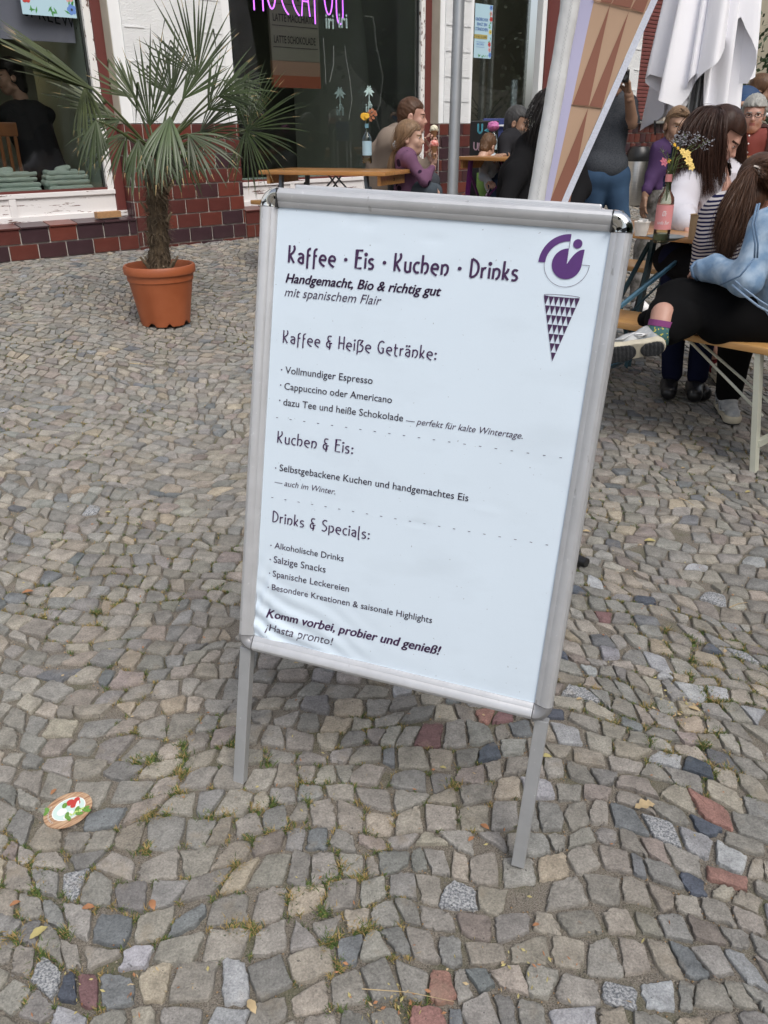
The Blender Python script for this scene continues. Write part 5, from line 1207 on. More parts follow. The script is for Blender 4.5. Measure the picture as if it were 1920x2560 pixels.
# ------------------------------------------------------------------ beer tables and benches
M_WD = mat('varnished_spruce', (.50, .255, .085), .28, col2=(.40, .185, .055), scale=3, stretch=(1, 16, 16), coat=.5, bump=.0004, bscale=30)
M_WD2 = mat('bench_spruce', (.55, .31, .115), .35, col2=(.45, .235, .08), scale=3, stretch=(1, 16, 16), coat=.35)
def trestle(name, loc, yaw, L_, W, H_, wood, metal, label, group=None, cat='table', drop=0.0, apron=True, legs=True, inset=.2):
    r_ = empty(name, loc, yaw, label=label, cat=cat, group=group)
    q = MB(); q.bbox((0, -W/2, H_-.028), (L_, W/2, H_), .006); top = q.build('table_top' if H_ > .6 else 'seat', wood, r_, smooth=30)
    if apron:
        q = MB(); q.bbox((.045, -W/2+.03, H_-.028-.062), (.07, W/2-.03, H_-.0285), .003); q.build('cross_batten', wood, r_); q = MB(); q.bbox((L_-.07, -W/2+.03, H_-.09), (L_-.045, W/2-.03, H_-.0285), .003); q.build('cross_batten', wood, r_)
        q = MB(); q.tube([(.043, -.004, H_-.066), (.04, -.012, H_-.066), (.04, -.012, H_-.05), (.043, -.004, H_-.05)], .002, 5); q.build('hook', M_BLK, r_)
    w_ = W*.8
    for s, x in ((1, inset), (-1, L_-inset)):
        for yy in (-w_/2, w_/2):
            q = MB(); q.beam((x, yy, H_-.03), (x-s*.07, yy, drop), .034, .022, (1, 0, 0)); q.build('leg', metal, r_)
        q = MB(); q.beam((x-s*.06, -w_/2, .1), (x-s*.06, w_/2, .1), .02, .03, (0, 0, 1)); 
        if H_ > .6: q.beam((x-s*.02, -w_/2, H_-.1), (x-s*.065, w_/2, .12), .014, .02, (1, 0, 0)); q.beam((x-s*.026, w_/2, H_-.1), (x-s*.071, -w_/2, .12), .014, .02, (1, 0, 0))
        q.build('cross_brace', metal, r_)
        for yy in (-w_*.12, w_*.12):
            q = MB(); q.tube([(x-s*.045, yy*2.6, H_*.42), (x+s*.36, yy, H_-.035)], .006, 6); q.build('stay_rod', metal, r_)
    return r_
NY = FY-math.pi/2
M_TEAL = mat('teal_steel', (.035, .09, .115), .4, var=.15); M_CREAM = mat('cream_steel', (.55, .56, .47), .45, var=.06); M_GREYB = mat('slate_steel', (.07, .09, .115), .45); M_PURP = mat('purple_steel', (.10, .012, .10), .4); M_BLUE = mat('blue_steel', (.06, .15, .22), .4)
# right table, its two benches
tr0 = UN(-.08, 3.55, 0); tr0.z = .07
tableR = trestle('beer_table', tr0, NY, 2.2, .5, .785, M_WD, M_TEAL, 'varnished wooden beer table with teal steel legs right of the sign', 'wooden beer tables', inset=.30)
be0 = UN(-.585, 3.0, 0); be0.z = .035
benchR = trestle('beer_bench', be0, NY, 2.2, .26, .49, M_WD2, M_CREAM, 'wooden beer bench nearest the camera on which the person in the denim jacket sits', 'wooden beer benches', cat='bench', apron=False, inset=.36, drop=-.02)
q = MB(); a_ = onz(1872, 1132); 
be1 = UN(.52, 3.3, 0); be1.z = .1
trestle('beer_bench', be1, NY, 2.0, .26, .48, M_WD2, M_BLK, 'wooden beer bench behind the right table under the woman in white', 'wooden beer benches', cat='bench', apron=False, inset=.35)
q = MB(onz(1530, 930)); q.beam(onz(1520, 945)+Vector((0, 0, .06)), at(1600, 880, 3.62), .03, .02); q.beam(at(1508, 800, 3.5), at(1690, 655, 3.9), .014, .014); tag(q.build('steel_strut', M_BLUE), 'blue steel strut of a folding bench reaching out beside the sign', 'strut')
# left table
A_, B_, C_ = onz(737, 404, .785), onz(945, 431, .785), onz(1047, 421, .785)
dl = (A_-B_); Lt = .86; yawL = math.atan2(dl.y, dl.x)
c0 = (B_+C_)/2; c0.z -= .785
def tri2():
    r_ = trestle('beer_table', c0, yawL, .98, (C_-B_).length, .785, M_WD, M_GREYB, 'wooden beer table at the middle window with a flower bottle, beside the girl in purple', 'wooden beer tables', inset=.16); return r_
tableL = tri2()
# table at the door
t2 = UN(1.55, 1.28, 0); t2.z = G(t2.x, t2.y)
table2 = trestle('beer_table', t2, NY, .82, .5, .785, M_WD, M_PURP, 'small wooden table with purple crossed legs by the door, pink flower on it', 'wooden beer tables', inset=.14)
q = UN(1.12, 1.5, 0); q.z = G(q.x, q.y); trestle('beer_bench', q, NY, 1.0, .25, .48, mat('dark_bench_wood', (.2, .085, .04), .5, var=.2, stretch=(1, 16, 16)), M_PURP, 'dark wooden bench in front of the purple legged table', 'wooden beer benches', cat='bench', apron=False)
# bench end behind the sign's left edge
p_ = onz(627, 502, .48); yb = NY; q = Vector(p_)-Vector((0, 0, .48)); q += U*.12
trestle('beer_bench', q, NY, 1.6, .25, .485, M_WD2, M_CREAM, 'wooden bench end with pale legs showing behind the left edge of the sign', 'wooden beer benches', cat='bench', apron=False, inset=.12)
# far table at right edge
p_ = onz(1835, 396, .0); q = at(1836, 393, 7.3); q.z -= .78
trestle('beer_table', q, R(12), 1.6, .5, .785, M_WD, M_GREYB, 'wooden table top at the right edge in front of the man in the red shirt', 'wooden beer tables', drop=-.15)
# ------------------------------------------------------------------ bottles, cup, plate, flowers
M_BG = glassmat('bottle_glass', (.88, .92, .78), 1.2); M_CG = glassmat('clear_glass', (.86, .9, .9), 1.6)
M_PINKL = mat('pink_label', (.68, .27, .27), .6); M_CARD = mat('kraft_card', (.36, .25, .14), .7)
M_STEM = mat('stem', (.09, .12, .04), .7, var=.3, scale=30); M_YEL = mat('petal_yellow', (.75, .55, .17), .6); M_DEEPY = mat('petal_deep_yellow', (.65, .38, .02), .6); M_ORG = mat('petal_rust', (.35, .13, .06), .7); M_LAV = mat('limonium', (.20, .20, .22), .8); M_PNK = mat('petal_pink', (.45, .13, .32), .6, var=.4, scale=60)
def bottle(p, h, r, m_, label, lab_m, text=None, neck=None):
    r_ = empty('bottle', p, label=label, cat='bottle')
    q = MB(); q.lathe([(.001, .002), (r*.9, 0), (r, .006), (r, h*.56), (r*.92, h*.63), (r*.45, h*.72), (r*.38, h*.8), (r*.38, h*.97), (r*.44, h*.975), (r*.44, h)], n=28); q.build('glass', m_, r_, smooth=40)
    q = MB(); q.lathe([(r*.94, .012), (r*.94, h*.13)], n=20); q.build('water', mat('greenish_water', (.26, .28, .18), .1), r_, smooth=True)
    q = MB(); q.lathe([(r+.0006, h*.19), (r+.0006, h*.53)], n=28); q.build('paper_label', lab_m, r_, smooth=True)
    if neck: q = MB(); q.lathe([(r*.41, h*.84), (r*.41, h*.94)], n=20); q.build('neck_band', neck, r_, smooth=True)
    return r_
bt = at(1657, 566, 4.2); bt = onz(1657, 562, .87); bt.z = tr0.z+.785
B1 = bottle(bt, .285, .034, M_BG, 'green wine bottle with pink label and neck band holding flowers on the right table', M_PINKL, neck=M_PINKL)
vec = Vector((0, 0, 0))-bt; az = math.atan2(vec.y, vec.x)
def lab_text(par, s, r, z0, w_, m_, az, hs=.012, stroke=False):
    tv, tf = text_mesh(s, shear=.25); xs = [p[0] for p in tv]; W = max(xs); V = []
    for x, y, z in tv: a = az+(x/W-.5)*w_/r; V.append(((r+.0014)*math.cos(a), (r+.0014)*math.sin(a), z0+y*hs))
    obj_mesh('lettering', V, tf, m_, par, smooth=False)
M_WPR = mat('white_print', (.8, .78, .78), .6)
lab_text(B1, 'Øi', .034, .108, .018, M_WPR, az, .03); lab_text(B1, 'soda Sur', .034, .076, .05, M_WPR, az, .02)
def flower(q, p, r, mi, n=6, tilt=None):
    up_ = (tilt or Vector((random.uniform(-.5, .5), -1, .5))).normalized(); x = up_.orthogonal().normalized(); y = up_.cross(x)
    for k in range(n):
        a = k*2*math.pi/n; d = x*math.cos(a)+y*math.sin(a); s_ = up_.cross(d); q.add([p, p+d*r*.6+s_*r*.32+up_*r*.1, p+d*r-up_*r*.05, p+d*r*.6-s_*r*.32+up_*r*.1], [[0, 1, 2, 3]], mi)
    q.add([p+up_*r*.12+x*r*.2*math.cos(t)+y*r*.2*math.sin(t) for t in range(6)], [list(range(6))], 0)
def bouquet(base, name, label, ends, lav=(), heads=(), mats=None, cat='flowers'):
    r_ = empty(name, base, label=label, cat=cat); q = MB(); rg = random.Random(len(ends)*7)
    for e in ends:
        e = Vector(e)-base; q.tube([Vector((0, 0, -.12)), Vector((e.x*.2, e.y*.2, e.z*.35)), e], [.0022, .0018, .0012], 5)
        for k in range(9):
            t = rg.uniform(.45, .95); p = Vector((e.x*t, e.y*t, e.z*t)); d = Vector((rg.uniform(-1, 1), rg.uniform(-1, 1), rg.uniform(-.1, 1))).normalized()*rg.uniform(.012, .03); s_ = d.cross(Vector((0, 0, 1))).normalized()*.0022; q.add([p, p+d*.5+s_, p+d, p+d*.5-s_], [[0, 1, 2, 3]])
    q.build('stems', M_STEM, r_)
    if lav:
        q = MB()
        for e in lav:
            e = Vector(e)-base
            for k in range(46):
                t = rg.uniform(.72, 1.02); p = e*t+Vector((rg.gauss(0, .012), rg.gauss(0, .012), rg.gauss(0, .009))); d = Vector((rg.uniform(-1, 1), rg.uniform(-1, 1), rg.uniform(-.2, 1))).normalized()*.008; s_ = d.orthogonal().normalized()*.0022; q.add([p-s_, p+s_, p+d+s_, p+d-s_], [[0, 1, 2, 3]])
        q.build('sprigs', M_LAV, r_)
    for (e, r2, m_, n_) in heads:
        q = MB(); flower(q, Vector(e)-base, r2, 0, n_); q.build('blossom', m_, r_)
    return r_
Dn = bt.y
bq = bt+Vector((0, 0, .285))
bouquet(bq, 'flower_bunch', 'bunch of yellow flowers and grey sprigs in the pink labelled wine bottle', [at(1668, 380, Dn), at(1690, 345, Dn), at(1715, 335, Dn), at(1775, 350, Dn-.02), at(1752, 340, Dn), at(1650, 370, Dn), at(1722, 400, Dn-.05), at(1728, 415, Dn-.05), at(1700, 350, Dn), at(1680, 400, Dn-.03), at(1740, 360, Dn)],
        lav=[at(1690, 342, Dn), at(1706, 335, Dn), at(1698, 350, Dn), at(1720, 338, Dn), at(1775, 352, Dn-.02), at(1748, 338, Dn)],
        heads=[(at(1716, 385, Dn-.06), .020, M_YEL, 7), (at(1722, 402, Dn-.07), .021, M_YEL, 7), (at(1728, 416, Dn-.06), .020, M_YEL, 6), (at(1706, 378, Dn-.05), .014, M_YEL, 6), (at(1687, 362, Dn-.04), .009, M_DEEPY, 6), (at(1671, 402, Dn), .012, M_DEEPY, 5), (at(1660, 405, Dn-.02), .02, mat('petal_rose', (.45, .12, .17), .6), 6), (at(1695, 370, Dn-.05), .008, M_DEEPY, 5)])
# paper cup, saucer, kraft pot
cp = at(1607, 545, bt.y-.02); cp = onz(1607, 543, .865); cp.z = bt.z
r_ = empty('paper_cup', cp, label='white paper ice cream cup on the right table next to the bottle', cat='cup'); q = MB(); q.lathe([(.001, 0), (.026, 0), (.034, .056), (.036, .056), (.036, .061), (.034, .06), (.03, .02), (.001, .018)], n=24); q.build('wall', mat('paper_white', (.72, .68, .63), .7), r_, smooth=40)
q = MB(); q.box((-.004, -.03, .05), (.006, .015, .072), M=Matrix.Rotation(.5, 4, 'Z')); q.bbox((-.02, -.01, .05), (.02, .012, .066), .005); q.build('napkin', mat('napkin', (.75, .73, .7), .8), r_)
pl = bt+(U*.07+N*-.02); r_ = empty('saucer', pl, label='grey saucer with a dark spoon behind the pink labelled bottle', cat='plate'); q = MB(); q.lathe([(.001, .004), (.045, .003), (.055, .008), (.078, .017), (.078, .019), (.054, .011), (.04, .007), (.001, .007)], n=36); q.build('dish', mat('grey_stoneware', (.17, .19, .2), .4, var=.2, scale=20), r_, smooth=40)
q = MB(); q.beam((-.12, -.03, .022), (-.02, .0, .012), .008, .002); q.build('spoon', mat('dark_spoon', (.03, .03, .03), .3), r_)
kp = onz(1752, 560, .865); kp.z = bt.z; r_ = empty('kraft_pot', kp, label='brown kraft cup on the right table before the woman in white', cat='cup'); q = MB(); q.lathe([(.001, 0), (.044, 0), (.047, .1), (.049, .102), (.046, .1), (.04, .01), (.001, .008)], n=24); q.build('wall', M_CARD, r_, smooth=40)
# middle table bottle
p_ = onz(918, 408, .785); B2 = bottle(p_, .27, .033, M_CG, 'clear bottle with pale blue label on the middle table', mat('blue_label', (.33, .5, .6), .5), neck=mat('blue_neck', (.16, .35, .45), .5)); D2 = p_.y
bouquet(p_+Vector((0, 0, .27)), 'flower_bunch', 'yellow and rust coloured flowers in the clear bottle on the middle table', [at(912, 292, D2), at(925, 275, D2), at(938, 280, D2), at(930, 300, D2), at(920, 300, D2)],
        heads=[(at(911, 291, D2-.03), .030, M_DEEPY, 11), (at(917, 289, D2-.04), .022, M_DEEPY, 9)]+[(at(925+rx, 278+ry, D2-.02), .014, M_ORG, 6) for rx, ry in ((0, 0), (6, -3), (12, 2), (4, 8), (14, 8), (9, 4), (-2, 14), (8, 16), (2, 22), (-4, 5))])
# bottle with pink flower
p_ = onz(1232, 388, .785); D3 = p_.y; B3 = bottle(p_, .235, .031, M_CG, 'small clear bottle with pale label on the purple legged table', mat('pale_label', (.45, .58, .62), .5))
r_ = bouquet(p_+Vector((0, 0, .235)), 'pink_flower', 'large pink purple blossom in the bottle on the purple legged table', [at(1232, 325, D3), at(1246, 325, D3)])
V, F = sdf([('e', tuple(at(1233, 316, D3)-p_-Vector((0, 0, .235))), (.05, .05, .04))], .006, .01, .007, 120); o = obj_mesh('blossom', V, F, M_PNK, r_)
for (px_, lb) in ((1209, 'small salt shaker on the purple legged table'), (1222, 'small glass on the purple legged table')):
    p_ = onz(px_, 390, .785); q = MB(p_); q.lathe([(.001, 0), (.018, 0), (.019, .03), (.012, .05), (.001, .052)], c=p_, n=14); tag(q.build('shaker' if px_ == 1209 else 'tumbler', M_CG if px_ == 1222 else mat('shaker_m', (.4, .36, .3), .3, metal=.5), smooth=True), lb, 'tableware')
# ------------------------------------------------------------------ grey leaning pole, bin, parasol
pt, pbm = at(1150, -80, 5.3), at(1131, 480, 5.15)
d = (pbm-pt); ft = pt+d*((G(pbm.x, pbm.y)-pt.z)/d.z)
q = MB(ft); q.tube([ft, pt+(pt-pbm)*.5], .0245+.008, 18); tag(q.build('steel_pole', mat('galvanised', (.33, .345, .36), .4, metal=.55, var=.06, scale=6), smooth=True), 'leaning grey galvanised pole rising behind the sign before the white pier', 'pole')
g = onz(1583, 512); r_ = empty('litter_bin', g, label='stainless steel litter bin with black swing lid by the tiled wall', cat='bin')
q = MB(); q.lathe([(.14, 0), (.142, .02), (.142, .5), (.14, .505)], n=28); q.build('steel_drum', mat('brushed_steel', (.5, .48, .45), .28, metal=1, var=.1, stretch=(1, 1, 8)), r_, smooth=35)
q = MB(); q.lathe([(.146, .5), (.15, .51), (.15, .56), (.135, .62), (.11, .66), (.001, .67)], n=28); q.build('black_lid', M_BLK, r_, smooth=35)
DP = 6.5; pz = at(1745, 0, DP)
para = empty('closed_parasol', (at(1738, 300, DP).x, DP, G(1.9, DP)), label='closed white parasol with hanging folds on a grey metal pole', cat='parasol'); po = Vector(para.location)
M_PAR = mat('parasol_cloth', (.88, .88, .92), .85, bump=.0006, bscale=200, sheen=.2)
base_z = G(po.x, po.y)
# folded cloth: a pleated cone whose hem rises and falls
K = 132; rowsN = 26; V = []
cx0 = at(1742, 0, DP).x; cx1 = at(1712, 300, DP).x
def hemz(a):
    return None
rgp = random.Random(4)
zt = 3.1
def rad(a, t): 
    fl = .5+.5*math.cos(a*8+1.1*math.sin(a*2)+.8*t); env = .14+.19*t**.75
    return env*(.62+.52*fl**1.4)+.012*math.sin(a*21+t*7)*t
hem_pts = [(-180, 1.62), (-150, 1.46), (-135, 1.40), (-118, 1.55), (-95, 1.66), (-70, 1.82), (-52, 1.95), (-36, 1.55), (-14, 1.56), (0, 1.62), (25, 1.38), (60, 1.2), (100, 1.5), (140, 1.25), (180, 1.62)]
def hem(a):
    d_ = math.degrees(a); d_ = (d_+180) % 360-180
    for (a0, z0), (a1, z1) in zip(hem_pts, hem_pts[1:]):
        if a0 <= d_ <= a1: t = (d_-a0)/(a1-a0); return z0+(z1-z0)*t
    return 1.5
for layer, (zoff, rs_) in enumerate(((0, 1.0), (-.25, .62))):
    q = MB(); V = []
    for j in range(rowsN+1):
        for i in range(K):
            a = -math.pi+2*math.pi*i/K; t = j/rowsN; hz_ = hem(a+layer*.9)+zoff; z = zt+(hz_-zt)*t; rr_2 = rad(a+layer*.4, (zt-z)/1.9)*rs_
            if layer: rr_2 *= 1+.25*math.sin(a*11)
            V.append((math.cos(a)*rr_2*1.12, math.sin(a)*rr_2, z-base_z))
    q.add(V, [[j*K+i, j*K+(i+1) % K, (j+1)*K+(i+1) % K, (j+1)*K+i] for j in range(rowsN) for i in range(K)]); q.build('canopy' if not layer else 'inner_folds', M_PAR, para, smooth='all')
q = MB(); q.tube([(-.01, 0, 0), (0.0, 0, 3.2-base_z)], .024, 14); q.build('mast', mat('grey_mast', (.3, .31, .31), .35, metal=.7), para, smooth=True)
for k in range(4):
    a = k*1.57+.5; q = MB(); q.tube([(math.cos(a)*.04, math.sin(a)*.04, 2.9-base_z), (math.cos(a)*.09, math.sin(a)*.09, 1.32-base_z)], .009, 6); q.build('rib', MATS['grey_mast'], para)
for k, (a, r2) in enumerate(((-68, .0),)):
    V, F, W = stroke_text('C', .09); obj_mesh('print_mark', [(.065+p[0]*.05, -.335-.0005*p[2], 1.88+p[1]*.1) for p in V], F, M_INK, para, smooth=False)
q = MB(at(1636, 305, 6.6)); q.tube([at(1637, 303, 6.5), at(1637, 318, 6.45), at(1638, 338, 6.45)], .008, 6); tag(q.build('black_strap', M_BLK), 'black strap hanging from the window sill beside the parasol', 'strap')
# chalkboard, chairs, pot plant by the door
c_ = at(1200, 360, 7.9); r_ = empty('chalk_board', (c_.x, c_.y, G(c_.x, c_.y)), R(4), label='black board with blue and pink letters right of the tiled pier', cat='sign board')
zt_ = at(1200, 302, 7.9).z-r_.location.z
q = MB(); q.bbox((-.09, 0, .2), (.16, .02, zt_), .004); q.build('panel', M_BLK, r_); fit_write('lettering', text_mesh('U', bold=.05), mat('cyan_chalk', (.08, .35, .45), .7), r_, lambda x, y, z: (x, -.003, y), -.03, .02, zt_-.1, hs_=.11); fit_write('lettering', text_mesh('URES', bold=.03), mat('pink_chalk', (.5, .33, .4), .7), r_, lambda x, y, z: (x, -.003, y-x*.15), -.06, .09, zt_-.24, hs_=.09)
q = MB()
for a in (-30, -8, 15): q.box((.035, -.004, zt_-.08), (.075, -.001, zt_-.076), M=Matrix.Translation((.035, 0, zt_-.08)) @ Matrix.Rotation(R(a), 4, 'Y') @ Matrix.Translation((-.035, 0, -zt_+.08)))
q.build('chalk_rays', MATS['cyan_chalk'], r_); q = MB(); q.bbox((-.02, -.01, .3), (.1, -.004, zt_-.42), .02); q.build('green_print', mat('green_chalk', (.14, .25, .06), .7), r_)
pp_ = UN(FU(1230, 300, -.6)[0], -.7, .55); r_ = empty('indoor_plant', pp_, label='leafy indoor plant with arching blades behind the door side window', cat='plant'); q = MB(); rg = random.Random(8)
q.lathe([(.12, 0), (.15, .3), (.14, .3), (.001, .27)], n=16, mi=1)
for k in range(80):
    a = rg.uniform(0, 6.28); L_ = rg.uniform(.3, .62); e = rg.uniform(.3, 1.2); z0 = .3+rg.uniform(0, .5); p = Vector((0, 0, z0)); d = Vector((math.cos(a)*math.cos(e), math.sin(a)*math.cos(e), math.sin(e))); s_ = Vector((-math.sin(a), math.cos(a), 0)); V = []
    for j in range(6): t = j/5; w_ = .014*(1-t**2)+.001; V += [p-s_*w_, p+s_*w_]; p = p+d*L_/5; d = (d+Vector((0, 0, -.25-.2*t))).normalized()
    q.add(V, [[2*j, 2*j+1, 2*j+3, 2*j+2] for j in range(5)])
q.build('foliage', [mat('indoor_leaf', (.05, .085, .04), .5), mat('pot_white', (.4, .4, .38), .6)], r_, smooth='all')
for (px_, lb) in ((1248, 'blue backed chair with white frame behind the dark haired man'), (1325, 'pale framed chair at the door behind the man')):
    c_ = at(px_, 330, 8.0); r_ = empty('chair', (c_.x, c_.y, G(c_.x, c_.y)), R(20), label=lb, cat='chair'); zc = c_.z-r_.location.z
    q = MB(); q.bbox((-.16, 0, zc-.08), (.12, .02, zc+.11), .01); q.build('backrest', mat('blue_cloth', (.03, .045, .16), .7) if px_ == 1248 else M_IN, r_)
    q = MB(); q.tube([(-.17, -.02, zc-.5), (-.17, -.02, zc+.0), (-.12, -.02, zc+.05), (.08, -.02, zc+.05), (.13, -.02, zc), (.13, -.02, zc-.5)], .009, 7); q.build('frame', mat('white_tube', (.65, .66, .66), .35), r_, smooth=True); q = MB(); q.bbox((-.17, -.4, zc-.4), (.13, .0, zc-.37), .01); q.build('seat', MATS['blue_cloth'] if px_ == 1248 else M_IN, r_)
    for (sx_, sy_) in ((-.15, -.38), (.11, -.38), (-.15, -.03), (.11, -.03)): q = MB(); q.tube([(sx_, sy_, zc-.4), (sx_, sy_, 0)], .009, 6); q.build('leg', MATS['white_tube'], r_)
# wooden chair and lamp in the left window
u0, z0 = FU(20, 305, -.75); r_ = empty('wooden_chair', UN(u0, -.8, .45), FY, label='brown wooden chair back behind the left window', cat='chair'); M_CW = mat('chair_wood', (.22, .085, .03), .4, var=.2)
hz_ = z0-.45; q = MB(); q.bbox((-.2, 0, hz_-.1), (.08, .03, hz_), .012); q.build('top_rail', M_CW, r_)
for k in range(5): q = MB(); q.bbox((-.19+k*.058, .005, .4), (-.165+k*.058, .02, hz_-.1), .004); q.build('slat', M_CW, r_)
q = MB(); q.bbox((-.2, -.02, .36), (.08, .38, .4), .01); q.build('seat', M_CW, r_)
for (a_, b_) in ((-.19, 0), (.06, 0), (-.19, .35), (.06, .35)): q = MB(); q.bbox((a_, b_, 0), (a_+.03, b_+.03, .37), .003); q.build('leg', M_CW, r_)
u0, z0 = FU(4, 153, -2.2); q = MB(UN(u0, -2.2, z0)); M = Matrix.Translation(UN(u0, -2.2, z0)) @ Matrix.Rotation(FY, 4, 'Z'); q.bbox((-.3, -.02, -.02), (.06, .02, .02), .008, M=M); tag(q.build('ceiling_lamp', mat('warm_lamp', (1, .75, .3), .5, emit=(1, .72, .25), estr=25)), 'warm glowing bar lamp deep inside behind the left window', 'lamp')
for k, (px_, py_, w_, lb) in enumerate(((20, 30, 1.6, 'violet grey lettered panel imitating a parasol reflection behind the top of the left window'),)):
    u0, z0 = FU(62, 100, -.26); r_ = empty('reflection_panel', UN(u0, -.26, z0), FY, label=lb, cat='reflection_panel'); q = MB(); q.box((-1.5, 0, 0), (uA0-.16-u0, .02, .55)); q.build('cloth', mat('reflection_violet', (.30, .30, .38), .8), r_)  # panel imitates the parasol's reflection in the pane; no cloth hangs here
    fit_write('lettering', text_mesh('SPREEWALD', spacing=1.1), mat('reflection_ink', (.012, .014, .03), .8), r_, lambda x, y, z: (x, -.003, y-x*.16), .02, .56, .15, hs_=.12)
# shrub and bicycle rail at the far right
c_ = at(1912, 240, 10.5); r_ = empty('dark_shrub', (c_.x+.35, c_.y, G(5, 10)), label='dark green shrub at the upper right edge', cat='shrub'); rg = np.random.default_rng(5); n_ = 2600
p = rg.normal(0, 1, (n_, 3))*np.array([.38, .38, .6])+np.array([0, 0, 1.35]); a = rg.normal(0, 1, (n_, 3)); a /= np.linalg.norm(a, axis=1)[:, None]; b_ = np.cross(a, rg.normal(0, 1, (n_, 3))); b_ /= np.linalg.norm(b_, axis=1)[:, None]; V = np.concatenate([p-a*.04, p-b_*.02, p+a*.04, p+b_*.02], 1).reshape(-1, 3)
obj_mesh('foliage', V.tolist(), [[4*i, 4*i+1, 4*i+2, 4*i+3] for i in range(n_)], mat('shrub_leaf', (.03, .055, .02), .6, var=.5, scale=4), r_, smooth=False); q = MB(); q.tube([(0, 0, 0), (0, 0, 1.2)], .04, 7); q.build('stem', M_BARK, r_)
c_ = at(1905, 310, 9.6); r_ = empty('bicycle_rack', (c_.x, c_.y, G(c_.x, c_.y)), label='white and black metal rack at the right edge behind the man in the red shirt', cat='rack'); q = MB(); zc = c_.z-r_.location.z
for dz in (.09, -.02): q.tube([(-.1, 0, zc+dz), (1.0, 0, zc+dz)], .018, 7)
for x in (-.08, .5, .98): q.tube([(x, 0, 0), (x, 0, zc+.09)], .015, 7)
q.build('rails', mat('white_tube', (.65, .66, .66), .35), r_, smooth=True)
# ------------------------------------------------------------------ people
M_EYE = mat('eye_dark', (.02, .015, .012), .2); M_EYEW = mat('eye_white', (.6, .58, .55), .3)
def skin(nm, c): return mat('skin_'+nm, c, .5, var=.06, scale=12, bump=.0003, bscale=200)
SK_A = skin('fair', (.44, .27, .20)); SK_B = skin('tan', (.30, .175, .115)); SK_C = skin('rosy', (.46, .26, .20))
def lipm(k): return mat('lip_%s' % k, (.33, .12, .10), .45)
def hairm(nm, c): return mat('hair_'+nm, c, .45, var=.4, scale=7, stretch=(14, 14, 1.2), bump=.002, bscale=10, spec=.22)
def basis(f, up=(0, 0, 1)):
    f = Vector(f).normalized(); up = Vector(up); x = f.cross(up).normalized(); u = x.cross(f).normalized(); return Matrix((x, f, u)).transposed()     # columns: right, forward, up
HEADS = {}
def head_geo(res, jaw=1.0, smile=0.0):
    key = (res, jaw, smile)
    if key in HEADS: return HEADS[key]
    pr = [('e', (0, -.012, .034), (.074, .093, .083)), ('e', (0, .028, -.035), (.058*jaw, .064, .078)), ('c', (0, .062, -.088), (0, .058, -.095), .026, .024),
          ('c', (-.04, .02, -.075), (-.018, .052, -.098), .022, .02), ('c', (.04, .02, -.075), (.018, .052, -.098), .022, .02), ('c', (-.03, .076, .018), (.03, .076, .018), .012, .012),
          ('c', (-.036, .06, -.03), (-.03, .068, -.045), .020, .016), ('c', (.036, .06, -.03), (.03, .068, -.045), .020, .016),
          ('c', (0, .078, -.055), (0, .076, -.078), .016, .014),
          ('c', (0, -.02, -.06), (0, -.03, -.17), .052, .056)]
    f1 = prims_fn(pr, .022)
    def fn(X, Y, Z):
        d = f1(X, Y, Z)
        for s in (-1, 1):
            d = -smin(-d, sd_ell(X, Y, Z, (s*.031, .096, .0), (.017, .017, .010)), .010)
            d = smin(d, sd_ell(X, Y, Z, (s*.031, .070, .0), (.015, .013, .0115)), .003)
            e = sd_ell(X, Y, Z, (s*.076, -.008, -.012), (.011, .020, .031)); e = np.maximum(e, -sd_ell(X, Y, Z, (s*.086, -.003, -.010), (.007, .011, .018))); d = smin(d, e, .008)
        d = smin(d, sd_cap(X, Y, Z, (0, .082, .004), (0, .103, -.030), .0075, .0115), .010)
        for s in (-1, 1): d = smin(d, sd_cap(X, Y, Z, (s*.010, .092, -.033), (s*.010, .090, -.034), .0075, .0075), .006)
        d = np.maximum(d, -sd_cap(X, Y, Z, (-.019-.004*smile, .094-.006*abs(1), -.0615+.004*smile), (.019+.004*smile, .088, -.0615+.004*smile), .0022+.003*smile, .0022+.003*smile))
        d = smin(d, sd_cap(X, Y, Z, (-.014, .088, -.056), (.014, .088, -.056), .0052, .0052), .006); d = smin(d, sd_cap(X, Y, Z, (-.012, .087, -.068), (.012, .087, -.068), .0058, .0058), .006)
        return d
    V, F = snet(fn, (-.1, -.125, -.17), (.1, .13, .13), res); Fn = np.array(F); c = V[Fn].mean(1); mi = np.zeros(len(Fn), int)
    for s in (-1, 1):
        mi[(np.abs(c[:, 0]-s*.031) < .012) & (np.abs(c[:, 2]) < .0040) & (c[:, 1] > .072)] = 4
        mi[(np.abs(c[:, 0]-s*.031) < .0075) & (np.abs(c[:, 2]) < .0050) & (c[:, 1] > .072)] = 1
        mi[(np.abs(c[:, 0]-s*.033) < .017) & (np.abs(c[:, 2]-.0185-.06*(.017-np.abs(c[:, 0]-s*.033))*.5) < .0036) & (c[:, 1] > .06)] = 3
    mi[(np.abs(c[:, 0]) < .021) & (np.abs(c[:, 2]+.062) < .0092) & (c[:, 1] > .082)] = 2
    if smile: mi[(np.abs(c[:, 0]) < .018) & (np.abs(c[:, 2]+.0585) < .0032) & (c[:, 1] > .076)] = 4
    HEADS[key] = (V, F, mi); return HEADS[key]
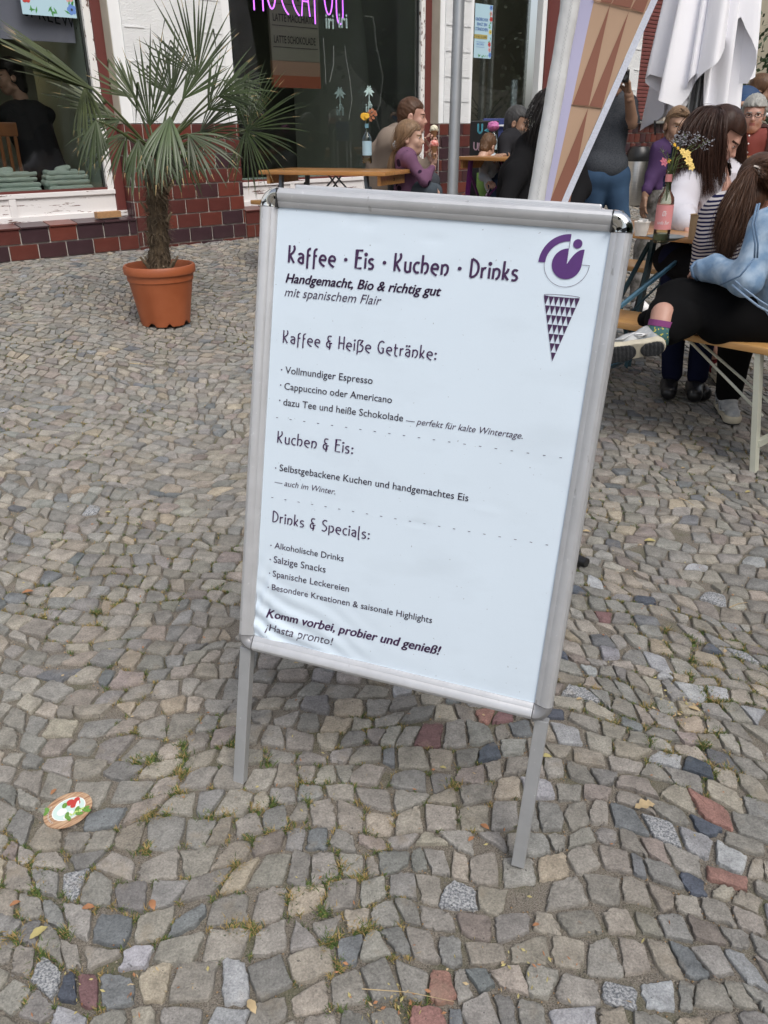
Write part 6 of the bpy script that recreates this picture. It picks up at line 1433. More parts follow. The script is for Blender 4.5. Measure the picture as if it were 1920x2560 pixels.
def hand_geo(w, d, palm_n, curl=1.0, s=1.0, res=.0042):
    """wrist w, pointing d, palm facing palm_n; fingers curl towards the palm"""
    w = Vector(w); d = Vector(d).normalized(); pn = Vector(palm_n); pn = (pn-d*pn.dot(d)).normalized(); sd2 = d.cross(pn)
    L = lambda x, y, z: tuple(w+(sd2*x+d*y+pn*z)*s)
    pr = [('c', L(0, -.03, 0), L(0, .01, 0), .024*s, .022*s), ('c', L(-.02, .02, 0), L(-.03, .075, 0), .014*s, .012*s), ('c', L(0, .02, 0), L(-.008, .08, 0), .015*s, .012*s), ('c', L(.012, .02, 0), L(.012, .078, 0), .014*s, .012*s), ('c', L(.02, .02, 0), L(.029, .070, 0), .013*s, .010*s)]
    for i, (x, y, l) in enumerate(((-.031, .078, .068), (-.010, .083, .078), (.012, .080, .072), (.031, .071, .056))):
        a = 0; p = [x, y, 0]; r = .0086-.0006*i
        for k, f in enumerate((.42, .32, .26)):
            a += curl*(.55+.35*k)*(.9+.07*i); q = [p[0]+x*.04, p[1]+l*f*math.cos(a), p[2]+l*f*math.sin(a)]
            pr.append(('c', L(*p), L(*q), r*s, r*.9*s)); p = q; r *= .9
    t = [(-.028, .018, .005), (-.052, .045, .018), (-.050, .070, .035+.012*curl), (-.040, .088, .042+.02*curl)]
    for a, b, r in zip(t, t[1:], (.013, .0105, .009)): pr.append(('c', L(*a), L(*b), r*s, r*.88*s))
    return sdf(pr, res, .008)
def ik(a, b, l1, l2, pole):
    a, b = Vector(a), Vector(b); d = b-a; D = min(d.length, (l1+l2)*.999); t = d.normalized(); x = (l1*l1-l2*l2+D*D)/(2*D); h = math.sqrt(max(l1*l1-x*x, 0)); p = Vector(pole); p = (p-t*p.dot(t)).normalized(); return a+t*x+p*h
class Fig:
    def __init__(s, label, base, group=None):
        s.r = empty('person', base, label=label, cat='person', group=group); s.b = Vector(base); s.V = []; s.F = []; s.mi = []
    def addskin(s, VF, mi=None):
        V, F = VF[0], VF[1]; o = len(s.V); s.V += [tuple(Vector(v)-s.b) for v in V]; s.F += [[a+o for a in f] for f in F]; s.mi += list(mi) if mi is not None else [0]*len(F)
    def head(s, c, f, up=(0, 0, 1), sc=1.0, sk=SK_A, hair=None, res=.006, jaw=1.0, smile=0.0, hairfn=None, beard=False):
        s.sk = sk; s.hairm = hair or M_EYE; s.hc = Vector(c); s.M = basis(f, up)*sc; s.sc = sc
        V, F, mi = head_geo(res, jaw, smile); mi = mi.copy()
        if beard:
            cc_ = V[np.array(F)].mean(1); z = cc_[:, 2]; m_ = ((z < -.045) & (z > -.125) & (cc_[:, 1] > .0) & (mi == 0)) | ((np.abs(cc_[:, 0]) < .03) & (z < -.042) & (z > -.055) & (cc_[:, 1] > .07)); mi[m_ & (mi == 0)] = 5
        s.addskin(([s.hc+s.M @ Vector(v) for v in V], F), mi)
    def loc(s, *p): return s.hc+s.M @ Vector(p)
    def hand(s, *a, **k): s.addskin(hand_geo(*a, **k))
    def core(s, prims, res=.02): s.addskin(sdf(prims, res, .03))
    def body(s): 
        ms = [s.sk, M_EYE, lipm('a'), s.hairm, M_EYEW, mat('beard_grey', (.16, .14, .125), .8, var=.4, scale=120)]
        obj_mesh('body', s.V, s.F, ms, s.r, mi=s.mi)
    def cloth(s, name, m_, prims, res=.012, k=.03, wr=.0035, ws=32, seed=0.0, cut=None):
        pb = m_.node_tree.nodes['Principled BSDF']
        if pb.inputs['Roughness'].default_value > .7: pb.inputs['Specular IOR Level'].default_value = .12
        V, F = sdf(prims, res, k, wr, ws, seed)
        if cut: Fn = [f for f in F if cut(V[f].mean(0))]; F = Fn
        return obj_mesh(name, [tuple(Vector(v)-s.b) for v in V], F, m_, s.r)
    def hairsdf(s, fn, lo=(-.15, -.2, -.25), hi=(.15, .16, .17), res=.006, name='hair'):
        V, F = snet(fn, lo, hi, res); return obj_mesh(name, [tuple(s.loc(*v)-s.b) for v in V], F, s.hairm, s.r)
    def strands(s, guides, n, spread, wd=.003, name='hair_strands', m_=None, seed=0, K=9, curl=0.0):
        rg = random.Random(seed); q = MB()
        for i in range(n):
            g = guides[rg.randrange(len(guides))]; g2 = guides[rg.randrange(len(guides))]; mixw = rg.random()*.5 if len(guides) > 1 else 0
            j = Vector((rg.gauss(0, 1), rg.gauss(0, 1), rg.gauss(0, 1)))*spread; ph = rg.uniform(0, 6.28)
            pts = []
            for k in range(K+1):
                t = k/K; a = [Vector(p) for p in g]; b = [Vector(p) for p in g2]; nn = len(a)-1
                c = Vector((0, 0, 0))
                for m2 in range(nn+1): c += (a[m2]*(1-mixw)+b[min(m2, len(b)-1)]*mixw)*(math.comb(nn, m2)*(1-t)**(nn-m2)*t**m2)
                pts.append(c+j*(.45+.75*t)+Vector((math.sin(t*9+ph), math.cos(t*8+ph), 0))*curl*t-s.b)
            L_ = len(pts); sdv = (pts[-1]-pts[0]).cross(Vector((rg.uniform(-1, 1), -1, rg.uniform(-.3, .3)))); sdv = sdv.normalized() if sdv.length > 1e-6 else Vector((1, 0, 0))
            V = []
            for k, p in enumerate(pts): w_ = wd*(1-(k/(L_-1))**3*.85); V += [p-sdv*w_, p+sdv*w_]
            q.add(V, [[2*k, 2*k+1, 2*k+3, 2*k+2] for k in range(L_-1)])
        q.build(name, m_ or s.hairm, s.r, smooth='all')
def hair_short(top=.014, back=-.10, front=.050, sideburn=-.02, noise=.0025):
    def fn(X, Y, Z):
        d = sd_ell(X, Y, Z, (0, -.016, .036), (.074+top*.6, .093+top*.7, .083+top)); d = smin(d, sd_cap(X, Y, Z, (0, -.045, -.01), (0, -.05, back*.6), .068, .058), .02)
        cutf = (Y-front)-(.6*np.maximum(Z-.045, 0)/.05)*.05; cutl = (sideburn-Z)+(Y+.02)*1.2*0
        d = np.maximum(d, np.where(Z < .052, Y-(.012+.3*np.maximum(Z, 0)), -1)); d = np.maximum(d, (Z*0+Y-front-.035)); d = np.maximum(d, np.where(Y > -.02, sideburn-Z, back-Z))
        return d+noise*np.sin(X*160+3*np.sin(Z*60))*np.sin(Y*130+Z*90)
    return fn
def arms(shL, shR, elL, elR, wrL, wrR, r=1.0):
    out = []
    for sh, el, wr in ((shL, elL, wrL), (shR, elR, wrR)):
        if sh is None: continue
        out += [('c', tuple(sh), tuple(el), .056*r, .043*r), ('c', tuple(el), tuple(wr), .043*r, .032*r)]
    return out
def torso(neck, shL, shR, pel, r=1.0, fw=(0, 1, 0)):
    neck, shL, shR, pel = map(Vector, (neck, shL, shR, pel)); ch = (shL+shR)/2*.55+pel*.0+(neck*.0)+pel*.45; w = (shR-shL)*.27
    return [('c', tuple(shL), tuple(shR), .062*r, .062*r), ('c', tuple(neck), tuple((shL+shR)/2), .055*r, .07*r), ('c', tuple((shL+shR)/2-w*.8), tuple(pel-w*.5), .105*r, .105*r), ('c', tuple((shL+shR)/2+w*.8), tuple(pel+w*.5), .105*r, .105*r), ('c', tuple(pel-w*.55), tuple(pel+w*.55), .115*r, .115*r)]
Vv = Vector
def tp(*a): return tuple(at(*a))
def vec(v): return Vector(v)
# 1 father in the taupe hooded jacket ---------------------------------------
fb = at(965, 600, 6.95); fb.z = G(fb.x, fb.y)
f = Fig('man in a taupe hooded jacket leaning forward with an ice cream cone', fb)
hc = at(1031, 291, 6.95); f.head(hc, (1, -.12, -.10), (0.12, 0, 1), 1.06, SK_C, hairm('auburn', (.07, .035, .02)), .0065); f.hairsdf(hair_short(.009, -.055, .04, -.015, .0025))
nk = at(1015, 328, 7.0); sL = at(985, 352, 6.78); sR = at(1003, 347, 7.18); pe = at(962, 452, 6.98); eL = at(1060, 425, 6.72); wL = at(1085, 378, 6.68); eR = at(1050, 420, 7.1); wR = at(1075, 440, 6.95)
JK = mat('taupe_cloth', (.205, .165, .135), .9, var=.08, scale=5, sheen=.3)
pr = [('c', tuple(nk), tp(975, 350, 6.98), .07, .10), ('c', tp(978, 358, 6.85), tuple(pe), .115, .12), ('c', tp(978, 358, 7.1), tuple(pe), .115, .12), ('c', tp(952, 388, 6.98), tuple(pe), .115, .12), ('c', tp(942, 418, 6.98), tp(948, 470, 6.98), .09, .11), ('c', tp(1010, 322, 6.98), tp(995, 330, 6.95), .05, .07)]
f.cloth('jacket', JK, pr+arms(sL, sR, eL, eR, at(1080, 388, 6.69), wR, 1.05), .013, .035, .005, 26, 1.0)
f.core([('c', tuple(nk), tp(980, 360, 6.98), .05, .08), ('c', tp(975, 365, 6.98), tuple(pe), .1, .1), ('c', tuple(eL), tuple(wL), .032, .026)]); f.hand(wL, (.05, -.05, 1), (-.8, -.5, .1), 1.0, 1.0)
tr_ = mat('dark_grey_trousers', (.05, .055, .065), .9, var=.1)
kL = at(1075, 455, 6.75); kR = at(1075, 460, 7.05); f.cloth('trousers', tr_, [('c', tuple(pe), tuple(kL), .1, .075), ('c', tuple(pe), tuple(kR), .1, .075), ('c', tuple(kL), (kL.x, kL.y, fb.z+.1), .07, .05), ('c', tuple(kR), (kR.x, kR.y, fb.z+.1), .07, .05)], .016)
f.cloth('shoes', M_BLK, [('c', (k.x-.04, k.y, fb.z+.045), (k.x+.14, k.y-.02, fb.z+.035), .045, .04) for k in (kL, kR)], .012, .01, 0); f.body()
def cone(p, label, mi, d=(0, 0, 1)):
    r_ = empty('ice_cream_cone', p, label=label, cat='ice cream'); q = MB(); q.lathe([(.006, -.05), (.026, .028), (.028, .03), (.022, .028)], n=16); q.build('wafer', mat('wafer', (.36, .19, .09), .8, bump=.001, bscale=200), r_, smooth=35)
    V, F = sdf([('e', (0, 0, .045), (.030, .030, .026)), ('c', (-.02, 0, .032), (.02, 0, .032), .012, .012)], .004, .01, .0025, 130); obj_mesh('scoop', V, F, mi, r_)
cone(at(1085, 338, 6.66), 'ice cream cone with a cream white scoop held by the man in the taupe jacket', mat('ice_white', (.7, .66, .5), .6))
# 2 girl with hearts
fb = at(1015, 640, 6.4); fb.z = G(fb.x, fb.y); HB = hairm('dark_blond', (.19, .12, .07))
f = Fig('girl in a purple heart patterned sweatshirt holding a pink ice cream', fb)
f.head(at(1025, 345, 6.35), (1, -.22, -.02), (.02, 0, 1), .93, SK_A, HB, .006); f.hairsdf(hair_short(.014, -.07, .045, -.02, .001))
f.strands([[f.loc(0, .05, .10), f.loc(.06, .0, .10), f.loc(.09, -.06, .0), f.loc(.03, -.12, -.07)], [f.loc(0, .06, .09), f.loc(-.07, .0, .1), f.loc(-.08, -.06, 0), f.loc(0, -.12, -.08)], [f.loc(0, .05, .1), f.loc(0, -.03, .14), f.loc(0, -.13, .05), f.loc(0, -.12, -.07)], [f.loc(.04, .06, .08), f.loc(.085, .03, .05), f.loc(.085, -.02, -.02), f.loc(.04, -.1, -.08)]], 500, .009, .0018, seed=2)
f.strands([[f.loc(0, -.11, -.08), f.loc(0, -.14, -.14), f.loc(.01, -.15, -.2), f.loc(0, -.13, -.29)]], 130, .013, .003, name='pony_tail', seed=3)
V, F = sdf([('e', tuple(at(991, 363, 6.35)), (.03, .03, .035))], .006, .01, .005, 180); obj_mesh('hair_tie', [tuple(Vector(v)-fb) for v in V], F, mat('spotted_tie', (.02, .02, .02), .8, col2=(.5, .5, .5), scale=160), f.r)
nk = at(1013, 378, 6.35); sL = at(1022, 398, 6.2); sR = at(1002, 396, 6.5); pe = at(1018, 480, 6.38); eL = at(1062, 452, 6.15); wL = at(1084, 412, 6.2); eR = at(1045, 455, 6.5); wR = at(1072, 462, 6.35)
HM = mat('heart_purple', (.17, .065, .145), .9); t = HM.node_tree; b_ = t.nodes['Principled BSDF']; vo = t.nodes.new('ShaderNodeTexVoronoi'); vo.inputs['Scale'].default_value = 10; tc = t.nodes.new('ShaderNodeTexCoord'); t.links.new(tc.outputs['Object'], vo.inputs[0]); rp = t.nodes.new('ShaderNodeValToRGB'); rp.color_ramp.elements[0].position = .27; rp.color_ramp.elements[0].color = (.025, .012, .03, 1); rp.color_ramp.elements[1].position = .29; rp.color_ramp.elements[1].color = (.15, .075, .13, 1); t.links.new(vo.outputs['Distance'], rp.inputs[0]); t.links.new(rp.outputs[0], b_.inputs['Base Color'])
f.cloth('sweatshirt', HM, torso(nk, sL, sR, pe, .78)+arms(sL, sR, eL, eR, at(1080, 420, 6.19), wR, .85), .011, .03, .005, 34, 2.0)
f.core([('c', tuple(nk), tuple(pe), .05, .08), ('c', tuple(eL), tuple(wL), .028, .024), ('c', tuple(eR), tuple(wR), .026, .022)]); f.hand(wL, (.1, -.1, 1), (-.8, -.5, .1), 1.0, .85); f.hand(wR, (.9, -.2, -.5), (0, 0, -1), .6, .8)
kL = at(1072, 478, 6.2); kR = at(1085, 480, 6.5); f.cloth('leggings', mat('grey_denim', (.06, .075, .09), .9), [('c', tuple(pe), tuple(kL), .085, .06), ('c', tuple(pe), tuple(kR), .085, .06), ('c', tuple(kL), (kL.x+.02, kL.y, fb.z+.1), .055, .045), ('c', tuple(kR), (kR.x+.02, kR.y, fb.z+.1), .055, .045)], .015)
f.cloth('shoes', M_WPR, [('c', (k.x, k.y, fb.z+.04), (k.x+.14, k.y-.02, fb.z+.035), .04, .035) for k in (kL, kR)], .012, .01, 0); f.body()
cone(at(1085, 377, 6.17), 'ice cream cone with a pink scoop held by the girl in purple', mat('ice_pink', (.65, .16, .13), .6, col2=(.7, .4, .35), scale=60))
# 3 dark haired man by the door
fb = at(1285, 620, 7.6); fb.z = G(fb.x, fb.y); f = Fig('grey bearded man with dark hair in a black jacket sitting by the door', fb)
f.head(at(1294, 308, 7.6), (.9, -.42, -.22), (.1, 0, 1), 1.02, SK_B, hairm('greying', (.05, .05, .05)), .0065, beard=True); f.hairsdf(hair_short(.016, -.09, .045, -.05, .002))
nk = at(1283, 338, 7.62); sL = at(1262, 356, 7.45); sR = at(1312, 352, 7.75); pe = at(1283, 450, 7.62); eL = at(1262, 400, 7.35); wL = at(1262, 388, 7.1); eR = at(1330, 400, 7.7); wR = at(1320, 395, 7.4); BJ = mat('black_jacket', (.022, .022, .025), .85, sheen=.2)
f.cloth('jacket', BJ, torso(nk, sL, sR, pe, 1.02)+arms(sL, sR, eL, eR, wL, wR, 1.05)+[('c', tuple(nk), tuple(nk+Vector((0, -.02, .03))), .062, .055)], .014, .03, .004, 28, 3.0); f.core([('c', tuple(nk), tuple(pe), .05, .1)]); f.hand(wL, (-.6, -.6, 0), (0, 0, -1), .7, .95); f.hand(wR, (-.6, -.6, 0), (0, 0, -1), .7, .95)
k1 = pe+Vector((.1, -.42, .02)); k2 = pe+Vector((-.15, -.4, .02)); f.cloth('trousers', mat('dark_jeans', (.03, .045, .075), .9), [('c', tuple(pe), tuple(k1), .1, .07), ('c', tuple(pe), tuple(k2), .1, .07), ('c', tuple(k1), (k1.x, k1.y, fb.z+.08), .065, .05), ('c', tuple(k2), (k2.x, k2.y, fb.z+.08), .065, .05)], .018); f.cloth('shoes', M_BLK, [('c', (k.x, k.y, fb.z+.04), (k.x+.02, k.y-.14, fb.z+.035), .045, .04) for k in (k1, k2)], .013, .01, 0); f.body()
# 4 person in black seen from behind, beside the banner
fb = at(1330, 760, 5.4); fb.z = G(fb.x, fb.y); f = Fig('person with curly black hair and black coat seen from behind beside the banner', fb)
f.head(at(1392, 283, 5.35), (.35, .9, -.25), (0, 0, 1), 1.03, SK_B, hairm('black', (.012, .010, .010)), .008); f.hairsdf(lambda X, Y, Z: smin(sd_ell(X, Y, Z, (0, -.03, .02), (.105, .12, .125)), sd_ell(X, Y, Z, (0, -.06, -.09), (.09, .085, .10)), .03)+.008*np.sin(X*70)*np.sin(Y*66+Z*20)*np.sin(Z*74), (-.16, -.2, -.25), (.16, .14, .18), .008)
f.strands([[f.loc(x, -.06, .1), f.loc(x*1.6, -.15, .05), f.loc(x*1.8, -.15, -.08), f.loc(x*1.5, -.10, -.2)] for x in (-.07, -.04, 0, .04, .07)], 700, .018, .0014, curl=.02, seed=4)
nk = at(1368, 335, 5.4); sL = at(1322, 372, 5.35); sR = at(1425, 372, 5.5); pe = at(1350, 560, 5.45); eL = at(1288, 440, 5.15); wL = at(1262, 520, 5.0); eR = at(1450, 470, 5.4); wR = at(1420, 540, 5.1)
f.cloth('coat', mat('black_coat', (.008, .008, .009), .9, sheen=.15), torso(nk, sL, sR, pe, 1.18)+arms(sL, sR, eL, eR, wL, wR, 1.45)+[('c', tp(1290, 440, 5.3), tp(1300, 540, 5.3), .11, .16), ('c', tuple(nk), tuple(nk+Vector((0, 0, -.03))), .075, .09)], .015, .05, .005, 20, 4.0)
f.core([('c', tuple(nk), tuple(pe), .05, .1)]); f.hand(wL, (-.3, -.1, -1), (1, 0, 0), .6); k1 = pe+Vector((-.1, .4, .0)); k2 = pe+Vector((.12, .42, 0)); f.cloth('trousers', BJ, [('c', tuple(pe), tuple(k1), .11, .075), ('c', tuple(pe), tuple(k2), .11, .075), ('c', tuple(k1), (k1.x, k1.y, fb.z+.08), .065, .05), ('c', tuple(k2), (k2.x, k2.y, fb.z+.08), .065, .05)], .02); f.cloth('shoes', M_BLK, [('c', (k.x, k.y, fb.z+.05), (k.x+.02, k.y+.14, fb.z+.045), .045, .04) for k in (k1, k2)], .013, .01, 0); f.body()
# 5 child behind the bottle
fb = at(1228, 620, 7.4); fb.z = G(fb.x, fb.y); f = Fig('small child with brown hair in a light shirt sitting behind the purple legged table', fb)
f.head(at(1220, 366, 7.35), (.5, .6, -.5), (0, 0, 1), .74, SK_A, hairm('brown', (.10, .055, .03)), .008); f.hairsdf(hair_short(.018, -.10, .045, -.05, .003), res=.007)
nk = at(1228, 392, 7.38); sL = at(1212, 408, 7.3); sR = at(1246, 408, 7.45); pe = at(1240, 462, 7.4); f.cloth('shirt', mat('pale_shirt', (.38, .45, .52), .9, col2=(.6, .62, .62), scale=9), torso(nk, sL, sR, pe, .68)+arms(sL, sR, at(1208, 440, 7.2), at(1262, 440, 7.4), at(1225, 455, 7.1), at(1250, 455, 7.2), .8), .012, .03, .004, 36, 5.0); f.core([('c', tuple(nk), tuple(pe), .04, .07)]); f.hand(at(1225, 455, 7.1), (.2, -1, -.2), (0, 0, -1), .6, .7)
k1 = pe+Vector((-.02, -.26, .0)); k2 = pe+Vector((.12, -.24, 0)); f.cloth('jeans', mat('blue_jeans', (.035, .06, .11), .9), [('c', tuple(pe), tuple(k1), .085, .055), ('c', tuple(pe), tuple(k2), .085, .055), ('c', tuple(k1), tuple(k1+Vector((0, -.02, -.28))), .055, .045), ('c', tuple(k2), tuple(k2+Vector((0, -.02, -.28))), .055, .045)], .015); f.cloth('shoes', M_WPR, [('c', tuple(k+Vector((0, -.02, -.31))), tuple(k+Vector((.0, -.12, -.33))), .04, .035) for k in (k1, k2)], .012, .01, 0); f.body()
# 6 standing man with a camera, behind the banner
DM = 6.6; fb = at(1520, 640, DM); fb.z = G(fb.x, fb.y); f = Fig('standing man in grey shirt and jeans photographing, half hidden by the banner', fb)
f.head(at(1534, 193, DM), (-.12, -1, 0), (0, 0, 1), 1.05, SK_B, hairm('dark', (.03, .022, .018)), .007); f.hairsdf(hair_short(.012, -.06, .05, -.02, .002))
V, F = snet(lambda X, Y, Z: np.maximum(smin(sd_ell(X, Y, Z, (0, -.012, .045), (.092, .108, .09)), sd_ell(X, Y, Z, (0, .12, .045), (.07, .06, .008)), .012), .02-Z), (-.12, -.14, -.0), (.12, .2, .16), .007); obj_mesh('cap', [tuple(f.loc(*v)-fb) for v in V], F, mat('dark_cap', (.025, .03, .035), .8), f.r)
nk = at(1532, 240, DM); sL = at(1573, 262, DM); sR = at(1480, 262, DM+.05); pe = at(1512, 425, DM); eL = at(1580, 306, DM-.12); wL = at(1572, 236, DM-.24); eR = at(1462, 300, DM-.1); wR = at(1505, 225, DM-.25)
f.cloth('shirt', mat('marl_shirt', (.045, .052, .062), .9, col2=(.075, .08, .09), scale=90, stretch=(1, 1, 3)), torso(nk, sL, sR, pe+Vector((0, 0, .02)), .90)+[('c', tuple(sL), tuple(sL.lerp(eL, .95)), .060, .058), ('c', tuple(sR), tuple(sR.lerp(eR, .95)), .060, .058), ('c', tp(1494, 410, DM), tp(1534, 415, DM), .105, .105)], .013, .035, .004, 22, 6.0)
f.core([('c', tuple(nk), tuple(pe), .05, .09)]+arms(sL, sR, eL, eR, wL, wR, 1.0), .016); f.hand(wL, (-.25, -.1, 1), (-1, -.1, 0), .9, 1.05); f.hand(wR, (.35, -.1, 1), (1, -.1, 0), .9, 1.05)
gl_ = G(pe.x, pe.y); hL = at(1540, 440, DM); hR = at(1490, 440, DM); kL = at(1548, 545, DM-.03); kR = at(1482, 545, DM+.05); aL = Vector((kL.x, kL.y, gl_+.09)); aR = Vector((kR.x, kR.y, gl_+.09)); f.cloth('jeans', mat('denim_jeans', (.045, .085, .15), .9, var=.3, scale=5), [('c', tuple(hL), tuple(hR), .105, .105), ('c', tuple(hL), tuple(kL), .098, .075), ('c', tuple(hR), tuple(kR), .098, .075), ('c', tuple(kL), tuple(aL), .08, .06), ('c', tuple(kR), tuple(aR), .08, .06)], .014, .03, .006, 22, 7.0)
f.cloth('shoes', M_BLK, [('c', (a.x, a.y+.03, gl_+.05), (a.x, a.y-.16, gl_+.04), .05, .042) for a in (aL, aR)], .012, .01, 0); f.body()
q = at(1553, 190, DM-.3); r_ = empty('camera_body', q, label='black camera held up by the standing man behind the banner', cat='camera'); b = MB(); b.bbox((-.065, -.03, -.04), (.05, .03, .04), .01); b.build('housing', M_BLK, r_); b = MB(); b.lathe([(.03, 0), (.032, .05), (.028, .055), (.001, .05)], n=16, M=Matrix.Translation((-.005, -.03, 0)) @ Matrix.Rotation(R(90), 4, 'X')); b.build('lens', mat('lens_black', (.01, .01, .012), .15), r_, smooth=30)
# 7 laughing girl in the purple jacket
DG = 5.75; fb = at(1655, 700, DG); fb.z = G(fb.x, fb.y); f = Fig('laughing girl in an open purple jacket standing behind the right table', fb)
f.head(at(1692, 316, DG), (.02, -1, -.06), (.12, 0, 1), .93, SK_B, hairm('dark_blond', (.19, .12, .07)), .0055, smile=1.0); f.hairsdf(hair_short(.013, -.08, .04, -.03, .001))
f.strands([[f.loc(0, .085, .075), f.loc(s*.06, .07, .09), f.loc(s*.095, .0, .03), f.loc(s*.06, -.09, -.03)] for s in (-1, 1)]+[[f.loc(0, .08, .09), f.loc(s*.03, .02, .13), f.loc(s*.04, -.08, .08), f.loc(0, -.11, -.02)] for s in (-1, 1)], 260, .006, .0025, seed=7)
nk = at(1684, 352, DG); sR = at(1650, 378, DG); sL = at(1720, 380, DG+.1); pe = at(1662, 478, DG+.05); eR = at(1632, 440, DG-.02); wR = at(1612, 492, DG-.1); eL = at(1745, 440, DG+.05); wL = at(1730, 490, DG-.05)
PJ = mat('purple_jacket', (.065, .035, .095), .75, var=.1, sheen=.2)
f.cloth('top', mat('navy_top', (.012, .014, .035), .9), torso(nk, sL, sR, pe, .78), .012, .03, .003, 30, 8.0)
cutx = at(1668, 400, DG).x; f.cloth('jacket', PJ, torso(nk, sL, sR, pe, .9)+arms(sL, sR, eL, eR, wL, at(1616, 478, DG-.09), 1.05), .012, .03, .006, 34, 9.0, cut=lambda c: not (c[1] < DG-.0 and cutx-.005+(c[2]-1.2)*.1 < c[0] < cutx+.11))
f.core([('c', tuple(nk), tuple(pe), .045, .075), ('c', tuple(eR), tuple(wR), .03, .025), ('c', tuple(sL), tuple(eL), .03, .03), ('c', tuple(eL), tuple(wL), .03, .025), ('c', tuple(sR), tuple(eR), .03, .03), ('c', tuple(sL), tuple(sR), .04, .04)]); f.hand(wR, (-.1, -.15, -1), (1, .2, 0), .35, .88); f.hand(wL, (-.1, -.15, -1), (-1, .2, 0), .35, .88)
gl_ = G(pe.x, pe.y); k1 = Vector((pe.x-.1, pe.y-.05, gl_+.42)); k2 = Vector((pe.x+.1, pe.y, gl_+.42)); CM = mat('camo_skirt', (.10, .095, .085), .9, col2=(.24, .23, .22), scale=26)
f.cloth('trousers', CM, [('c', tp(1650, 500, DG), tp(1685, 500, DG), .10, .10), ('c', tp(1650, 505, DG), tuple(k1), .09, .07), ('c', tp(1685, 505, DG), tuple(k2), .09, .07), ('c', tuple(k1), (k1.x-.02, k1.y, gl_+.1), .07, .05), ('c', tuple(k2), (k2.x, k2.y, gl_+.1), .07, .05)], .014, .03, .005, 30, 10.0); f.cloth('shoes', M_WPR, [('c', (a.x, a.y, gl_+.045), (a.x, a.y-.14, gl_+.038), .045, .04) for a in (k1, k2)], .012, .01, 0); f.body()
# 8 woman in white with long hair
DW = 4.45; fb = at(1770, 800, DW); fb.z = G(fb.x, fb.y); f = Fig('woman in a loose white blouse with long dark hair looking down', fb)
HD = hairm('dark_brown', (.035, .017, .012)); f.head(at(1803, 342, DW), (.80, -.42, -.62), (.45, -.2, .9), 1.03, SK_C, HD, .005)
f.hairsdf(lambda X, Y, Z: np.maximum(smin(sd_ell(X, Y, Z, (0, -.022, .035), (.092, .108, .10)), sd_ell(X, Y, Z, (0, -.07, -.07), (.09, .07, .12)), .04), np.where(Z < .05, Y-.022, Y-.075))+.003*np.sin(X*90+Z*20)*np.sin(Y*60), (-.14, -.2, -.24), (.14, .14, .17), .006)
T = f.loc(0, .02, .14)
T = at(1795, 279, DW-.03)
gs = [[T, at(1745, 262, DW-.10), at(1690, 310, DW-.12), at(1702, 400, DW-.13), at(1698, 462, DW-.13)], [T, at(1752, 268, DW-.14), at(1712, 320, DW-.15), at(1722, 410, DW-.15), at(1722, 488, DW-.14)],
      [T, at(1765, 270, DW-.16), at(1740, 330, DW-.17), at(1745, 410, DW-.16), at(1752, 484, DW-.15)], [T, at(1785, 272, DW-.17), at(1768, 330, DW-.18), at(1772, 400, DW-.16), at(1782, 476, DW-.14)],
      [T, at(1806, 280, DW-.17), at(1800, 320, DW-.16), at(1797, 390, DW-.14), at(1802, 455, DW-.13)], [T, at(1755, 262, DW-.04), at(1700, 300, DW), at(1700, 400, DW), at(1706, 455, DW-.02)]]
f.strands(gs, 5200, .015, .0016, seed=11, K=12, curl=.012)
f.strands([[T, at(1835, 272, DW-.05), at(1862, 300, DW-.02), at(1856, 345, DW-.0), at(1850, 440, DW+.02)], [T, at(1830, 275, DW), at(1856, 300, DW+.05), at(1848, 380, DW+.05), at(1832, 460, DW+.05)]], 1500, .010, .0015, name='front_hair', seed=12, curl=.01)
nk = at(1785, 405, DW+.02); sR = at(1722, 452, DW-.12); sL = at(1850, 450, DW+.1); pe = at(1762, 612, DW+.05); eR = at(1690, 530, DW-.2); wR = at(1715, 560, DW-.38); eL = at(1862, 540, DW-.05); wL = at(1815, 560, DW-.3)
WS = mat('white_blouse', (.56, .55, .60), .85, var=.04, scale=5, sheen=.2, bump=.001, bscale=60)
f.cloth('blouse', WS, torso(nk, sL, sR, pe, 1.0)+[('c', tuple(sR), tuple(eR), .078, .085), ('c', tuple(eR), tuple(wR), .085, .06), ('c', tuple(sL), tuple(eL), .078, .085), ('c', tuple(eL), tuple(wL), .08, .055), ('c', tp(1700, 540, DW-.1), tp(1720, 590, DW), .06, .08)], .009, .03, .011, 40, 12.0, cut=lambda c: not (c[1] < DW-.02 and abs(c[0]-at(1800, 450, DW).x) < .045*max(0, (c[2]-1.0)*6) and c[2] > 1.02))
f.core([('c', tuple(nk), tp(1790, 470, DW-.05), .05, .075), ('c', tuple(nk), tuple(pe), .05, .09)], .012); f.hand(wR, (.6, -.7, -.2), (0, 0, -1), .5); f.hand(wL, (-.6, -.7, -.2), (0, 0, -1), .5)
NT = mat('navy_trousers', (.008, .010, .03), .9); k1 = at(1692, 648, DW-.42); k2 = at(1790, 650, DW-.48); p2_ = at(1760, 640, DW+.02); f.cloth('trousers', NT, [('c', tuple(p2_+Vector((-.08, 0, 0))), tuple(k1), .11, .085), ('c', tuple(p2_+Vector((.08, 0, 0))), tuple(k2), .11, .085), ('c', tuple(k1), (k1.x+.05, k1.y-.02, fb.z+.1), .075, .05), ('c', tuple(k2), (k2.x, k2.y, fb.z+.1), .075, .05)], .014, .03, .004, 26)
f.cloth('shoes', M_BLK, [('c', (a.x, a.y+.02, fb.z+.045), (a.x-.05, a.y-.13, fb.z+.04), .045, .038) for a in (k1+Vector((.05, -.02, 0)), k2)], .012, .01, 0); f.body()
